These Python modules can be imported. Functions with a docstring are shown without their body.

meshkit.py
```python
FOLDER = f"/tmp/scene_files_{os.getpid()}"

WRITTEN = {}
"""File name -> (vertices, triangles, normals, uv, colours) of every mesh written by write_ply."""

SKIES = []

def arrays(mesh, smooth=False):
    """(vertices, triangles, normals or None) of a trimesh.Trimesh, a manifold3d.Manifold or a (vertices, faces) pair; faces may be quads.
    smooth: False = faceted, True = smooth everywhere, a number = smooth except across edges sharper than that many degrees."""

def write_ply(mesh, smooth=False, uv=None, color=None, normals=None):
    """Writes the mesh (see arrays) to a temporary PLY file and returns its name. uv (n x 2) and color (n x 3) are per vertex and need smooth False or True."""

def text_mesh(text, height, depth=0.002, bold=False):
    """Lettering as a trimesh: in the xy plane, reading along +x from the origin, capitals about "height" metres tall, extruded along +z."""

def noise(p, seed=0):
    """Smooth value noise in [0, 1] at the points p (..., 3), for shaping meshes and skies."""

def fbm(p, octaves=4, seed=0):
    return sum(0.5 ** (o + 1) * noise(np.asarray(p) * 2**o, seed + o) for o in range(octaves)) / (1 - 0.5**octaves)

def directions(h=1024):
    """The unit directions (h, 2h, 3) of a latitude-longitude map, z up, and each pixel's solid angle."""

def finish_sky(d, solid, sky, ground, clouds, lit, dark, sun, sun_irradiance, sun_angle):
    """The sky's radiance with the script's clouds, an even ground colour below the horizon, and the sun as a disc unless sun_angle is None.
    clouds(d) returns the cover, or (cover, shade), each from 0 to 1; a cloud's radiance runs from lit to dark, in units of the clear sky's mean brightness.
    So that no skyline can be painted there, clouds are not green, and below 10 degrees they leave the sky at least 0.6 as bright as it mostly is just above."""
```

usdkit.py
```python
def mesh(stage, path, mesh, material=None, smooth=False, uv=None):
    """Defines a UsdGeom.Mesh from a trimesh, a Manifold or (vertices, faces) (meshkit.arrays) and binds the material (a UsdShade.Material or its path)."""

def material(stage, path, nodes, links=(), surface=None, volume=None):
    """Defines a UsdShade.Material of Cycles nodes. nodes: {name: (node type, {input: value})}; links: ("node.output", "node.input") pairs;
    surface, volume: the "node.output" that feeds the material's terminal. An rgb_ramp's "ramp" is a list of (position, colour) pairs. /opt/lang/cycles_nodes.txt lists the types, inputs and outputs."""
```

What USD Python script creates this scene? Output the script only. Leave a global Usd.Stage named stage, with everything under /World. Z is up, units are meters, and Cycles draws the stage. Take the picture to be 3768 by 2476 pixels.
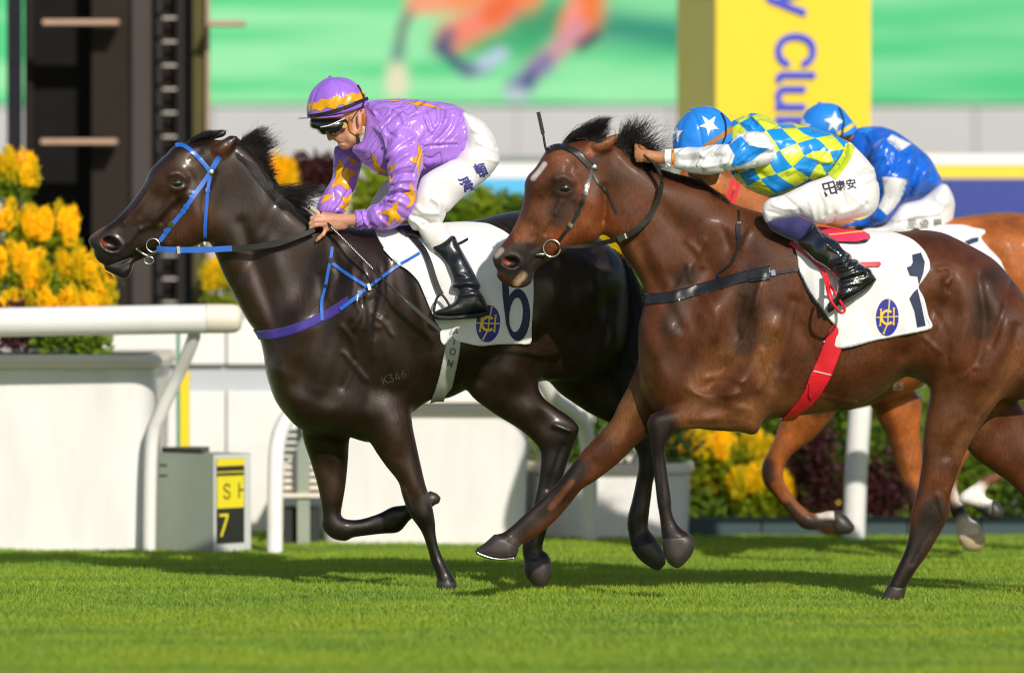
import math, random
import numpy as np
import trimesh
import shapely
from shapely.geometry import Polygon, LineString, MultiPoint, Point
from scipy import ndimage
from scipy.spatial import Delaunay, cKDTree
from pxr import Usd, UsdGeom, UsdLux, UsdShade, Gf, Sdf, Vt
import usdkit, meshkit

stage = Usd.Stage.CreateInMemory()
UsdGeom.SetStageUpAxis(stage, UsdGeom.Tokens.z)
UsdGeom.SetStageMetersPerUnit(stage, 1.0)
world = UsdGeom.Xform.Define(stage, '/World')
stage.SetDefaultPrim(world.GetPrim())
UsdGeom.Scope.Define(stage, '/World/Looks')
random.seed(7)
rng = np.random.default_rng(7)

# ---------------------------------------------------------------- camera, sky, sun
CAM_Y, CAM_Z = -30.0, 1.55            # a long lens from the far side of the track
FPX = 25173.0                         # focal length in the photograph's pixels (3768 wide)
HZ, CX = 886.6, 1884.0                # horizon row, centre column
cam = UsdGeom.Camera.Define(stage, '/World/camera')
cam.AddTranslateOp().Set(Gf.Vec3d(0, CAM_Y, CAM_Z))
PITCH = -math.degrees(math.atan((1238.0 - HZ) / FPX))
cam.AddRotateXOp().Set(90.0 + PITCH)
cam.CreateHorizontalApertureAttr(36.0)
cam.CreateVerticalApertureAttr(36.0 * 672 / 1024)
cam.CreateFocalLengthAttr(36.0 * FPX / 3768)
cam.CreateFStopAttr(1.6)
cam.CreateFocusDistanceAttr(29.65)
cam.CreateClippingRangeAttr(Gf.Vec2f(1, 500))
cam.CreateExposureAttr(0.1)

SUN = np.array([0.27, -0.80, 0.50]); SUN /= np.linalg.norm(SUN)
SUN_ELEV, SUN_ROT = math.asin(SUN[2]), math.atan2(SUN[0], SUN[1])
def look_mat(d):
    z = np.asarray(d, float); x = np.cross([0, 0, 1.0], z); x /= np.linalg.norm(x); y = np.cross(z, x)
    return Gf.Matrix4d(*x, 0, *y, 0, *z, 0, 0, 0, 0, 1)
sun = UsdLux.DistantLight.Define(stage, '/World/sun')
sun.CreateIntensityAttr(1.02); sun.CreateAngleAttr(0.8); sun.CreateNormalizeAttr(True)
sun.CreateColorAttr(Gf.Vec3f(1.0, 0.93, 0.83))
sun.AddTransformOp().Set(look_mat(SUN))
dome = UsdLux.DomeLight.Define(stage, '/World/sky')
skym = usdkit.material(stage, '/World/Looks/sky_look', {
    's': ('sky_texture', {'sky_type': 'single_scattering', 'sun_disc': False, 'sun_elevation': SUN_ELEV, 'sun_rotation': SUN_ROT}),
    'b': ('background_shader', {'strength': 0.092})}, [('s.color', 'b.color')], surface='b.background')
UsdShade.MaterialBindingAPI.Apply(dome.GetPrim()).Bind(skym)
dome.GetPrim().SetCustomDataByKey('kind', 'structure')
# ---------------------------------------------------------------- the scene tree
used = {}
def numbered(path):
    n = used.get(path, -1) + 1
    used[path] = n
    return path if n == 0 else f'{path}_{n:03d}'
def data(p, **kw):
    p = p.GetPrim() if hasattr(p, 'GetPrim') else p
    for k, v in kw.items():
        if v: p.SetCustomDataByKey(k, v)
    return p
def thing(name, label, category, loc=(0, 0, 0), group=None, kind=None):
    x = UsdGeom.Xform.Define(stage, numbered('/World/' + name))
    if any(loc): x.AddTranslateOp().Set(Gf.Vec3d(*map(float, loc)))
    data(x, label=label, category=category, group=group, kind=kind)
    return x
def par(parent): return '/World' if parent is None else str(parent.GetPath())
def off(parent):
    if parent is None: return np.zeros(3)
    m = UsdGeom.Xformable(parent.GetPrim()).ComputeLocalToWorldTransform(Usd.TimeCode.Default())
    return np.array(m.ExtractTranslation())
def obj(name, mesh, mat, parent=None, smooth=False, color=None, uv=None, **kw):
    v, f = (mesh.vertices, mesh.faces) if isinstance(mesh, trimesh.Trimesh) else mesh
    v = np.asarray(v) - off(parent)
    m = usdkit.mesh(stage, numbered(par(parent) + '/' + name), (v, f), MATS[mat], smooth=smooth, uv=uv)
    if color is not None:
        UsdGeom.PrimvarsAPI(m).CreatePrimvar('tint', Sdf.ValueTypeNames.Color3fArray, 'vertex').Set(Vt.Vec3fArray.FromNumpy(np.asarray(color, np.float32)))
    data(m, **kw)
    return m
def cat(*ms):
    return trimesh.util.concatenate([m for m in ms])
def hair(name, curves, width, mat, parent, **kw):
    """curves: list of (n,3) arrays; width at the root in metres, tapering."""
    c = UsdGeom.BasisCurves.Define(stage, numbered(par(parent) + '/' + name))
    o = off(parent)
    pts = np.vstack(curves) - o
    w = np.concatenate([np.linspace(1, 0.35, len(k)) * width for k in curves])
    c.CreateTypeAttr('linear')
    c.CreatePointsAttr(Vt.Vec3fArray.FromNumpy(pts.astype(np.float32)))
    c.CreateCurveVertexCountsAttr(Vt.IntArray.FromNumpy(np.array([len(k) for k in curves], np.int32)))
    c.CreateWidthsAttr(Vt.FloatArray.FromNumpy(w.astype(np.float32)))
    c.SetWidthsInterpolation('vertex')
    UsdShade.MaterialBindingAPI.Apply(c.GetPrim()).Bind(MATS[mat])
    data(c, **kw)
    return c

# ---------------------------------------------------------------- points measured in the photograph
SP = {'N': (0, 0, 1.0), 'F': (0, 0, 1 / 1.58319), 'A': (300, 450, 2.234), 'B': (1050, 250, 2.6067), 'C': (1700, 350, 2.085),
      'D': (2400, 350, 1.98333), 'E': (900, 700, 1.9545), 'G': (2500, 750, 1.84), 'H': (900, 1400, 1.4), 'I': (2300, 1400, 1.6213),
      'J': (0, 0, 1.422), 'K': (0, 1050, 1.4218), 'L': (1300, 0, 1.98333), 'M': (2400, 0, 1.7398), 'R': (1800, 350, 1.36),
      'T': (500, 1100, 1.56375), 'U': (1500, 700, 2.6067), 'V': (900, 500, 2.38), 'X': (3000, 500, 2.2344)}
def nums(s):
    if isinstance(s, str): return np.array([[float(q) for q in p.split(',')] for p in s.split()])
    return np.asarray(s, float)
def W(space, s, y):
    """measured points -> world (x, z) on the plane at depth y"""
    p = nums(s)
    x0, y0, k = SP[space]
    n = np.stack([x0 + p[..., 0] / k, y0 + p[..., 1] / k], -1)
    d = (np.asarray(y) - CAM_Y) / FPX
    return np.stack([(n[..., 0] - CX) * d, CAM_Z + (HZ - n[..., 1]) * d], -1)
def W3(space, s, y):
    w = W(space, s, y)
    return np.stack([w[..., 0], np.broadcast_to(np.asarray(y, float), w[..., 0].shape), w[..., 1]], -1)
def unit(space, y):          # metres per measured pixel
    return (y - CAM_Y) / FPX / SP[space][2]
def round_poly(p, n=5, t=0.5):
    """closed Catmull-Rom curve through the points"""
    p = np.asarray(p, float)
    a, b, c, d = np.roll(p, 1, 0), p, np.roll(p, -1, 0), np.roll(p, -2, 0)
    out = []
    L = np.linalg.norm
    for k in range(n):
        u = k / n
        m0, m1 = t * (c - a), t * (d - b)
        # keep tangents short where neighbours are near
        l = np.linalg.norm(c - b, axis=1, keepdims=True) + 1e-9
        m0 = m0 * np.minimum(1, 1.2 * l / (np.linalg.norm(m0, axis=1, keepdims=True) + 1e-9))
        m1 = m1 * np.minimum(1, 1.2 * l / (np.linalg.norm(m1, axis=1, keepdims=True) + 1e-9))
        out.append((2*u**3-3*u**2+1)*b + (u**3-2*u**2+u)*m0 + (-2*u**3+3*u**2)*c + (u**3-u**2)*m1)
    return np.stack(out, 1).reshape(-1, 2)
def smooth_line(p, n=6):
    p = np.asarray(p, float)
    if len(p) < 3:
        return np.array([p[0] + (p[-1] - p[0]) * t for t in np.linspace(0, 1, n + 1)])
    q = np.vstack([2 * p[0] - p[1], p, 2 * p[-1] - p[-2]])
    out = []
    for i in range(len(p) - 1):
        a, b, c, d = q[i:i + 4]
        for k in range(n):
            u = k / n
            out.append(0.5 * ((2*b) + (-a+c)*u + (2*a-5*b+4*c-d)*u*u + (-a+3*b-3*c+d)*u**3))
    out.append(p[-1])
    return np.array(out)

# ---------------------------------------------------------------- implicit bodies
def sd_poly(poly, X, Z):
    """signed distance (inside negative) of grid points to a polygon"""
    sh = X.shape
    P = np.stack([X.ravel(), Z.ravel()], 1)
    a, b = poly, np.roll(poly, -1, 0)
    best = np.full(len(P), 1e9); ins = np.zeros(len(P), bool)
    for (ax, az), (bx, bz) in zip(a, b):
        ex, ez = bx - ax, bz - az
        px, pz = P[:, 0] - ax, P[:, 1] - az
        t = np.clip((px * ex + pz * ez) / (ex * ex + ez * ez + 1e-15), 0, 1)
        best = np.minimum(best, (px - t * ex) ** 2 + (pz - t * ez) ** 2)
        c = (az > P[:, 1]) != (bz > P[:, 1])
        if c.any():
            xi = ax + (P[:, 1] - az) / ((bz - az) if bz != az else 1e-12) * ex
            ins ^= c & (P[:, 0] < xi)
    d = np.sqrt(best)
    return np.where(ins, -d, d).reshape(sh)
def d_line(line, X, Z):
    best = np.full(X.shape, 1e9)
    for (ax, az), (bx, bz) in zip(line[:-1], line[1:]):
        ex, ez = bx - ax, bz - az
        t = np.clip(((X - ax) * ex + (Z - az) * ez) / (ex * ex + ez * ez + 1e-15), 0, 1)
        best = np.minimum(best, (X - ax - t * ex) ** 2 + (Z - az - t * ez) ** 2)
    return np.sqrt(best)
def smin(a, b, k):
    h = np.maximum(k - np.abs(a - b), 0) / k
    return np.minimum(a, b) - h * h * k * 0.25
class Body:
    def __init__(s, y0, lo, hi, h):
        """a box of samples: lo, hi world corners; y0 the plane the outlines are measured in"""
        s.y0, s.h = y0, h
        s.xs, s.ys, s.zs = (np.arange(a, b + h, h, dtype=np.float32) for a, b in zip(lo, hi))
        s.f = np.full((len(s.xs), len(s.ys), len(s.zs)), 0.3, np.float32)
        s.X, s.Z = np.meshgrid(s.xs, s.zs, indexing='ij')
    def inflate(s, space, outline, ctrl, k=0.02, yc=0.0, soft=0.3, rounded=True, p=2.0, sub=False, bumps=()):
        """a closed outline blown up to a rounded solid. ctrl: rows px, py, R (rounding radius in the plane), b (half width), [yc]."""
        c = nums(ctrl)
        cy = (c[:, 4] if c.shape[1] > 4 else np.full(len(c), yc)) + s.y0
        ym = float(cy.mean())
        poly = W(space, outline, ym)
        if rounded: poly = round_poly(poly)
        cw = W(space, c[:, :2], ym)
        m = 0.07
        i0, i1 = np.searchsorted(s.xs, [poly[:, 0].min() - m, poly[:, 0].max() + m])
        k0, k1 = np.searchsorted(s.zs, [poly[:, 1].min() - m, poly[:, 1].max() + m])
        X, Z = s.X[i0:i1, k0:k1], s.Z[i0:i1, k0:k1]
        if X.size == 0: return
        sd = sd_poly(poly, X, Z)
        w = 1 / (((X[..., None] - cw[:, 0]) ** 2 + (Z[..., None] - cw[:, 1]) ** 2) + 2e-4) ** 1.5
        w /= w.sum(-1, keepdims=True)
        R, b, yc_ = (w * c[:, 2]).sum(-1), (w * c[:, 3]).sum(-1), (w * cy).sum(-1)
        K = np.maximum(1 + sd / R, 0)
        sig = soft * float(np.median(c[:, 2])) / s.h
        deep = np.clip(-sd / R * 1.4, 0, 1)
        K = K * (1 - deep) + ndimage.gaussian_filter(K, sig) * deep
        for (line, r, hgt) in bumps:
            ln = smooth_line(W(space, line, ym))
            b = b + hgt * np.exp(-(d_line(ln, X, Z) / r) ** 2)
        j0, j1 = np.searchsorted(s.ys, [float((yc_ - b).min()) - m, float((yc_ + b).max()) + m])
        Y = s.ys[None, j0:j1, None]
        q = (Y - yc_[:, None, :]) / b[:, None, :]
        Kx, Rx, bx = K[:, None, :], R[:, None, :], b[:, None, :]
        if p == 2.0: k_0 = np.sqrt(Kx * Kx + q * q)
        else: k_0 = (Kx ** p + np.abs(q) ** p) ** (1 / p)
        g = np.sqrt((Kx / Rx) ** 2 + (q / bx) ** 2) + 1e-6
        d = (k_0 - 1) * k_0 / g
        d = np.maximum(d, -0.12).astype(np.float32)
        d = np.where(k_0 < 0.25, np.minimum(d, -0.75 * np.minimum(Rx, bx)), d).astype(np.float32)
        V = s.f[i0:i1, j0:j1, k0:k1]
        if sub: s.f[i0:i1, j0:j1, k0:k1] = -smin(-V, d, k)
        else: s.f[i0:i1, j0:j1, k0:k1] = smin(V, d, k)
    def cut(s, space, outline):
        sd = sd_poly(W(space, outline, s.y0), s.X, s.Z)
        s.f = np.maximum(s.f, -sd[:, None, :]).astype(np.float32)
    def balls(s, pts, k=0.01, sub=False):
        """tapered chain of spheres: rows x, y, z, r in world coordinates"""
        pts = np.asarray(pts, float)
        if len(pts) == 1: pts = np.vstack([pts, pts + [0, 0, 1e-4, 0]])
        for a, b in zip(pts[:-1], pts[1:]):
            m = max(a[3], b[3]) + 0.035
            lo, hi = np.minimum(a[:3], b[:3]) - m, np.maximum(a[:3], b[:3]) + m
            i0, i1 = np.searchsorted(s.xs, [lo[0], hi[0]]); j0, j1 = np.searchsorted(s.ys, [lo[1], hi[1]]); k0, k1 = np.searchsorted(s.zs, [lo[2], hi[2]])
            if min(i1 - i0, j1 - j0, k1 - k0) <= 0: continue
            X, Y, Z = s.xs[i0:i1, None, None] - a[0], s.ys[None, j0:j1, None] - a[1], s.zs[None, None, k0:k1] - a[2]
            e = b[:3] - a[:3]
            t = np.clip((X * e[0] + Y * e[1] + Z * e[2]) / (e @ e + 1e-12), 0, 1)
            d = np.sqrt((X - t * e[0]) ** 2 + (Y - t * e[1]) ** 2 + (Z - t * e[2]) ** 2) - (a[3] + t * (b[3] - a[3]))
            V = s.f[i0:i1, j0:j1, k0:k1]
            s.f[i0:i1, j0:j1, k0:k1] = (-smin(-V, d, k) if sub else smin(V, d, k)).astype(np.float32)
    def relief(s, space, strokes, side=(-9, 9)):
        """push the surface out (height > 0) or in along soft strokes: (points, radius m, height m)"""
        H = np.zeros(s.X.shape, np.float32)
        for (line, r, hgt) in strokes:
            p = nums(line)
            ln = W(space, p, s.y0 - 0.15)
            ln = smooth_line(ln) if len(ln) > 1 else np.vstack([ln, ln + 1e-4])
            a, b = ln.min(0) - 3 * r, ln.max(0) + 3 * r
            i0, i1 = np.searchsorted(s.xs, [a[0], b[0]]); k0, k1 = np.searchsorted(s.zs, [a[1], b[1]])
            if i1 <= i0 or k1 <= k0: continue
            H[i0:i1, k0:k1] += hgt * np.exp(-(d_line(ln, s.X[i0:i1, k0:k1], s.Z[i0:i1, k0:k1]) / r) ** 2)
        ii = np.nonzero(np.abs(H).max(1) > 1e-5)[0]; kk = np.nonzero(np.abs(H).max(0) > 1e-5)[0]
        if len(ii) == 0: return
        j = (s.ys > s.y0 + side[0]) & (s.ys < s.y0 + side[1])
        j0, j1 = np.nonzero(j)[0][[0, -1]]
        s.f[ii[0]:ii[-1] + 1, j0:j1 + 1, kk[0]:kk[-1] + 1] -= H[ii[0]:ii[-1] + 1, None, kk[0]:kk[-1] + 1]
    def ripple(s, amp, scale, seed=0, stretch=(1, 1, 1), where=None):
        """folds: a smooth noise added to the field near its surface"""
        n = np.stack(np.meshgrid(s.xs, s.ys, s.zs, indexing='ij'), -1)
        near = np.abs(s.f) < 0.03
        p = n[near]
        if where is not None:
            wgt = where(p)
        else: wgt = 1.0
        v = meshkit.noise(p * np.array(stretch) * scale, seed) - 0.5
        s.f[near] -= (amp * 2 * v * wgt).astype(np.float32)
    def mesh(s, blur=0.7, grow=0.0):
        f = ndimage.gaussian_filter(s.f, blur) if blur else s.f
        f = f - grow
        f[0], f[-1], f[:, 0], f[:, -1], f[:, :, 0], f[:, :, -1] = 0.1, 0.1, 0.1, 0.1, 0.1, 0.1
        v, q = surface_nets(f)
        v = v * s.h + np.array([s.xs[0], s.ys[0], s.zs[0]])
        m = trimesh.Trimesh(v, np.vstack([q[:, [0, 1, 2]], q[:, [0, 2, 3]]]), process=False)
        return m
def surface_nets(f):
    ins = f < 0
    nx, ny, nz = f.shape
    c = np.zeros((nx - 1, ny - 1, nz - 1), np.uint8)
    for a, b, d in np.ndindex(2, 2, 2):
        c += ins[a:nx - 1 + a, b:ny - 1 + b, d:nz - 1 + d]
    act = np.argwhere((c > 0) & (c < 8))
    idx = np.full(c.shape, -1, np.int32)
    idx[tuple(act.T)] = np.arange(len(act))
    acc, cnt = np.zeros((len(act), 3)), np.zeros(len(act))
    corners = {k: f[act[:, 0] + k[0], act[:, 1] + k[1], act[:, 2] + k[2]] for k in np.ndindex(2, 2, 2)}
    for ax in range(3):
        for o in np.ndindex(2, 2):
            k0 = list(o); k0.insert(ax, 0); k1 = list(o); k1.insert(ax, 1)
            a, b = corners[tuple(k0)], corners[tuple(k1)]
            m = (a < 0) != (b < 0)
            t = a[m] / (a[m] - b[m])
            p = np.tile(np.array(k0, float), (m.sum(), 1)); p[:, ax] += t
            acc[m] += p; cnt[m] += 1
    v = act + acc / np.maximum(cnt, 1)[:, None]
    quads = []
    for ax in range(3):
        sl0, sl1 = [slice(1, -1)] * 3, [slice(1, -1)] * 3
        sl0[ax], sl1[ax] = slice(0, -1), slice(1, None)
        a, b = ins[tuple(sl0)], ins[tuple(sl1)]
        e = np.argwhere(a != b)
        flip = a[tuple(e.T)]
        e = e + np.array([0 if k == ax else 1 for k in range(3)])
        u, w = [(1, 2), (2, 0), (0, 1)][ax]
        def cell(du, dw):
            g = e.copy(); g[:, u] -= du; g[:, w] -= dw
            return idx[g[:, 0], g[:, 1], g[:, 2]]
        q = np.stack([cell(1, 1), cell(0, 1), cell(0, 0), cell(1, 0)], 1)
        q[~flip] = q[~flip][:, ::-1]
        quads.append(q[(q >= 0).all(1)])
    return v, np.vstack(quads)

# ---------------------------------------------------------------- things that lie on a surface
class Drape:
    """finds the side of a surface that faces the track's far side (towards -y)"""
    def __init__(s, *meshes):
        s.m = cat(*[trimesh.Trimesh(m.vertices, m.faces, process=False) for m in meshes])
        s.ray = trimesh.ray.ray_pyembree.RayMeshIntersector(s.m)
        s.y0 = s.m.bounds[0][1] - 0.3
    def y(s, xz, far=False):
        o = np.stack([xz[:, 0], np.full(len(xz), s.m.bounds[1][1] + 0.3 if far else s.y0), xz[:, 1]], 1)
        d = np.tile([0, -1.0 if far else 1.0, 0], (len(o), 1))
        loc, ir, it = s.ray.intersects_location(o, d, multiple_hits=False)
        y = np.full(len(o), np.nan); y[ir] = loc[:, 1]
        bad = np.isnan(y)
        if bad.any() and (~bad).any():
            t = cKDTree(xz[~bad]); y[bad] = y[~bad][t.query(xz[bad])[1]]
        if bad.all(): y[:] = s.m.bounds.mean(0)[1]
        return y
    def patch(s, poly, lift=0.002, thick=0.002, step=0.012, smooth_n=0, fold=None):
        """a slab in the shape of the outline (world x, z) laid on the surface; the outline may be a shapely polygon"""
        pg = poly if isinstance(poly, shapely.geometry.base.BaseGeometry) else Polygon(poly)
        if not pg.is_valid: pg = pg.buffer(0)
        parts = list(getattr(pg, 'geoms', [pg]))
        out = []
        for g in parts:
            if g.area < 1e-7: continue
            g2 = g.segmentize(step)
            ring = [np.array(r.coords)[:-1] for r in [g2.exterior, *g2.interiors]]
            pts = np.vstack(ring)
            x0, z0, x1, z1 = g.bounds
            gx, gz = np.meshgrid(np.arange(x0, x1, step), np.arange(z0, z1, step))
            gp = np.stack([gx.ravel(), gz.ravel()], 1)
            inside = g.buffer(-step * 0.45)
            if not inside.is_empty and len(gp):
                keep = shapely.contains_xy(inside, gp[:, 0], gp[:, 1])
                pts = np.vstack([pts, gp[keep]])
            if len(pts) < 3: continue
            tri = Delaunay(pts).simplices
            cen = pts[tri].mean(1)
            ok = shapely.contains_xy(g.buffer(1e-6), cen[:, 0], cen[:, 1])
            a = pts[tri]
            ar = np.cross(a[:, 1] - a[:, 0], a[:, 2] - a[:, 0])
            tri = tri[ok & (np.abs(ar) > 1e-12)]
            y = s.y(pts)
            for _ in range(smooth_n):
                nb = np.zeros(len(pts)); ct = np.zeros(len(pts))
                for i in range(3):
                    np.add.at(nb, tri[:, i], y[tri[:, (i + 1) % 3]]); np.add.at(ct, tri[:, i], 1)
                ya = nb / np.maximum(ct, 1)
                y = np.minimum(y, 0.5 * y + 0.5 * ya)
            if fold is not None: y = y - fold(pts)
            top = np.stack([pts[:, 0], y - lift - thick, pts[:, 1]], 1)
            bot = np.stack([pts[:, 0], y - lift + 0.003, pts[:, 1]], 1)
            n = len(pts)
            ar = np.cross(pts[tri[:, 1]] - pts[tri[:, 0]], pts[tri[:, 2]] - pts[tri[:, 0]])
            tri = np.where((ar > 0)[:, None], tri, tri[:, ::-1])
            ed = np.vstack([tri[:, [0, 1]], tri[:, [1, 2]], tri[:, [2, 0]]])
            key = np.sort(ed, 1); _, inv, cnt = np.unique(key, axis=0, return_inverse=True, return_counts=True)
            be = ed[cnt[inv.ravel()] == 1]
            side = np.vstack([np.stack([be[:, 1], be[:, 0], be[:, 0] + n], 1), np.stack([be[:, 1], be[:, 0] + n, be[:, 1] + n], 1)])
            out.append(trimesh.Trimesh(np.vstack([top, bot]), np.vstack([tri, tri[:, ::-1] + n, side]), process=False))
        return cat(*out) if out else None
    def strap(s, line, width, lift=0.002, thick=0.003, n=8, step=0.008, join='round', **kw):
        """a band along a line (world x, z), lying on the surface"""
        ln = smooth_line(line, n)
        return s.patch(LineString(ln).buffer(width / 2, cap_style='flat', join_style=join), lift, thick, step=step, **kw)
def ribbon(pts, width, thick, side=(0, 0, 1), n=6, twist=None):
    """a flat band through the air along 3-D points; width runs along 'side'"""
    p = smooth_line(pts, n)
    t = np.gradient(p, axis=0); t /= np.linalg.norm(t, axis=1, keepdims=True)
    u = np.asarray(side, float) - t * (t @ np.asarray(side, float))[:, None]
    u /= np.linalg.norm(u, axis=1, keepdims=True)
    w = np.cross(t, u)
    if twist is not None:
        a = np.interp(np.linspace(0, 1, len(p)), np.linspace(0, 1, len(twist)), twist)[:, None]
        u, w = np.cos(a) * u + np.sin(a) * w, -np.sin(a) * u + np.cos(a) * w
    wd = np.interp(np.linspace(0, 1, len(p)), np.linspace(0, 1, np.size(width)), np.atleast_1d(width))[:, None]
    ring = np.stack([p + u * wd / 2 + w * thick / 2, p - u * wd / 2 + w * thick / 2, p - u * wd / 2 - w * thick / 2, p + u * wd / 2 - w * thick / 2], 1)
    return loft(ring)
def loft(ring, cap=True):
    n, m = ring.shape[:2]
    v = ring.reshape(-1, 3)
    i, j = np.meshgrid(np.arange(n - 1), np.arange(m), indexing='ij')
    a, b, c, d = i * m + j, i * m + (j + 1) % m, (i + 1) * m + (j + 1) % m, (i + 1) * m + j
    f = np.vstack([np.stack([a, b, c], -1).reshape(-1, 3), np.stack([a, c, d], -1).reshape(-1, 3)])
    if cap:
        k = np.arange(1, m - 1)
        f = np.vstack([f, np.stack([np.zeros_like(k), k + 1, k], 1), (n - 1) * m + np.stack([np.zeros_like(k), k, k + 1], 1)])
    t = trimesh.Trimesh(v, f, process=False)
    if t.volume < 0: t.invert()
    return t
def tube(pts, r, n=6, sides=10, closed=False):
    p = smooth_line(pts, n) if n else np.asarray(pts, float)
    t = np.gradient(p, axis=0); t /= np.linalg.norm(t, axis=1, keepdims=True) + 1e-12
    a = np.cross(t[0], [0.31, 0.2, 0.93]); a /= np.linalg.norm(a)
    ring = []
    rr = np.interp(np.linspace(0, 1, len(p)), np.linspace(0, 1, np.size(r)), np.atleast_1d(r))
    for k in range(len(p)):
        a = a - t[k] * (a @ t[k]); a /= np.linalg.norm(a)
        b = np.cross(t[k], a)
        an = np.arange(sides) / sides * 2 * np.pi
        ring.append(p[k] + rr[k] * (np.cos(an)[:, None] * a + np.sin(an)[:, None] * b))
    return loft(np.array(ring))
def box(x0, x1, y0, y1, z0, z1, r=0.0):
    m = trimesh.creation.box((x1 - x0, y1 - y0, z1 - z0))
    if r > 0:
        import manifold3d as mf
        h = np.array([x1 - x0, y1 - y0, z1 - z0]) / 2 - r
        s = mf.Manifold.sphere(r, 12)
        mm = mf.Manifold.batch_hull([s.translate([sx * h[0], sy * h[1], sz * h[2]]) for sx in (-1, 1) for sy in (-1, 1) for sz in (-1, 1)]).to_mesh()
        m = trimesh.Trimesh(mm.vert_properties[:, :3], mm.tri_verts, process=False)
    m.apply_translation(((x0 + x1) / 2, (y0 + y1) / 2, (z0 + z1) / 2))
    return m
def rotz(m, deg, c=(0, 0, 0)):
    m = m.copy(); m.apply_transform(trimesh.transformations.rotation_matrix(math.radians(deg), (0, 0, 1), c)); return m
def prism(poly, y0, y1):
    """extrude an outline (world x, z) from y0 to y1"""
    pg = poly if isinstance(poly, shapely.geometry.base.BaseGeometry) else Polygon(poly)
    m = trimesh.creation.extrude_polygon(pg, abs(y1 - y0), engine='earcut')
    v = m.vertices.copy()
    m.vertices = np.stack([v[:, 0], max(y0, y1) - v[:, 2], v[:, 1]], 1)
    if m.volume < 0: m.invert()
    return m
def to_photo(v):
    """world -> measured N coordinates, for laying out colour areas of a coat"""
    d = (v[:, 1] - CAM_Y) / FPX
    return np.stack([v[:, 0] / d + CX, HZ - (v[:, 2] - CAM_Z) / d], 1)

# ---------------------------------------------------------------- materials
MATS = {}
def mat(name, nodes, links=(), surface='p.BSDF'):
    MATS[name] = usdkit.material(stage, '/World/Looks/' + name, nodes, links, surface=surface)
def plain(name, color, rough=0.5, spec=0.5, var=0.12, scale=14.0, bump=0.0, bscale=60.0, coat=0.0, metal=0.0, sheen=0.0, bdist=0.002, stretch=(1, 1, 1), crough=0.1):
    """a paint, cloth or leather: base colour with soft unevenness, and fine relief"""
    c = np.array(color, float)
    nodes = {'g': ('geometry', {}), 'm': ('mapping', {'scale': stretch}),
             'n': ('noise_texture', {'scale': scale, 'detail': 5.0, 'roughness': 0.6}),
             'r': ('rgb_ramp', {'ramp': [(0.25, c * (1 - var)), (0.75, np.minimum(c * (1 + var), 1))]}),
             'rr': ('map_range', {'from_min': 0.2, 'from_max': 0.8, 'to_min': max(rough - 0.08, 0.03), 'to_max': min(rough + 0.08, 1)}),
             'p': ('principled_bsdf', {'specular_ior_level': spec, 'metallic': metal, 'coat_weight': coat, 'coat_roughness': crough, 'sheen_weight': sheen, 'sheen_roughness': 0.4})}
    links = [('g.position', 'm.vector'), ('m.vector', 'n.vector'), ('n.fac', 'r.fac'), ('r.color', 'p.base_color'), ('n.fac', 'rr.value'), ('rr.result', 'p.roughness')]
    if bump:
        nodes['bn'] = ('noise_texture', {'scale': bscale, 'detail': 4.0, 'roughness': 0.6})
        nodes['b'] = ('bump', {'strength': bump, 'distance': bdist})
        links += [('m.vector', 'bn.vector'), ('bn.fac', 'b.height'), ('b.normal', 'p.normal')]
    mat(name, nodes, links)
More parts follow.
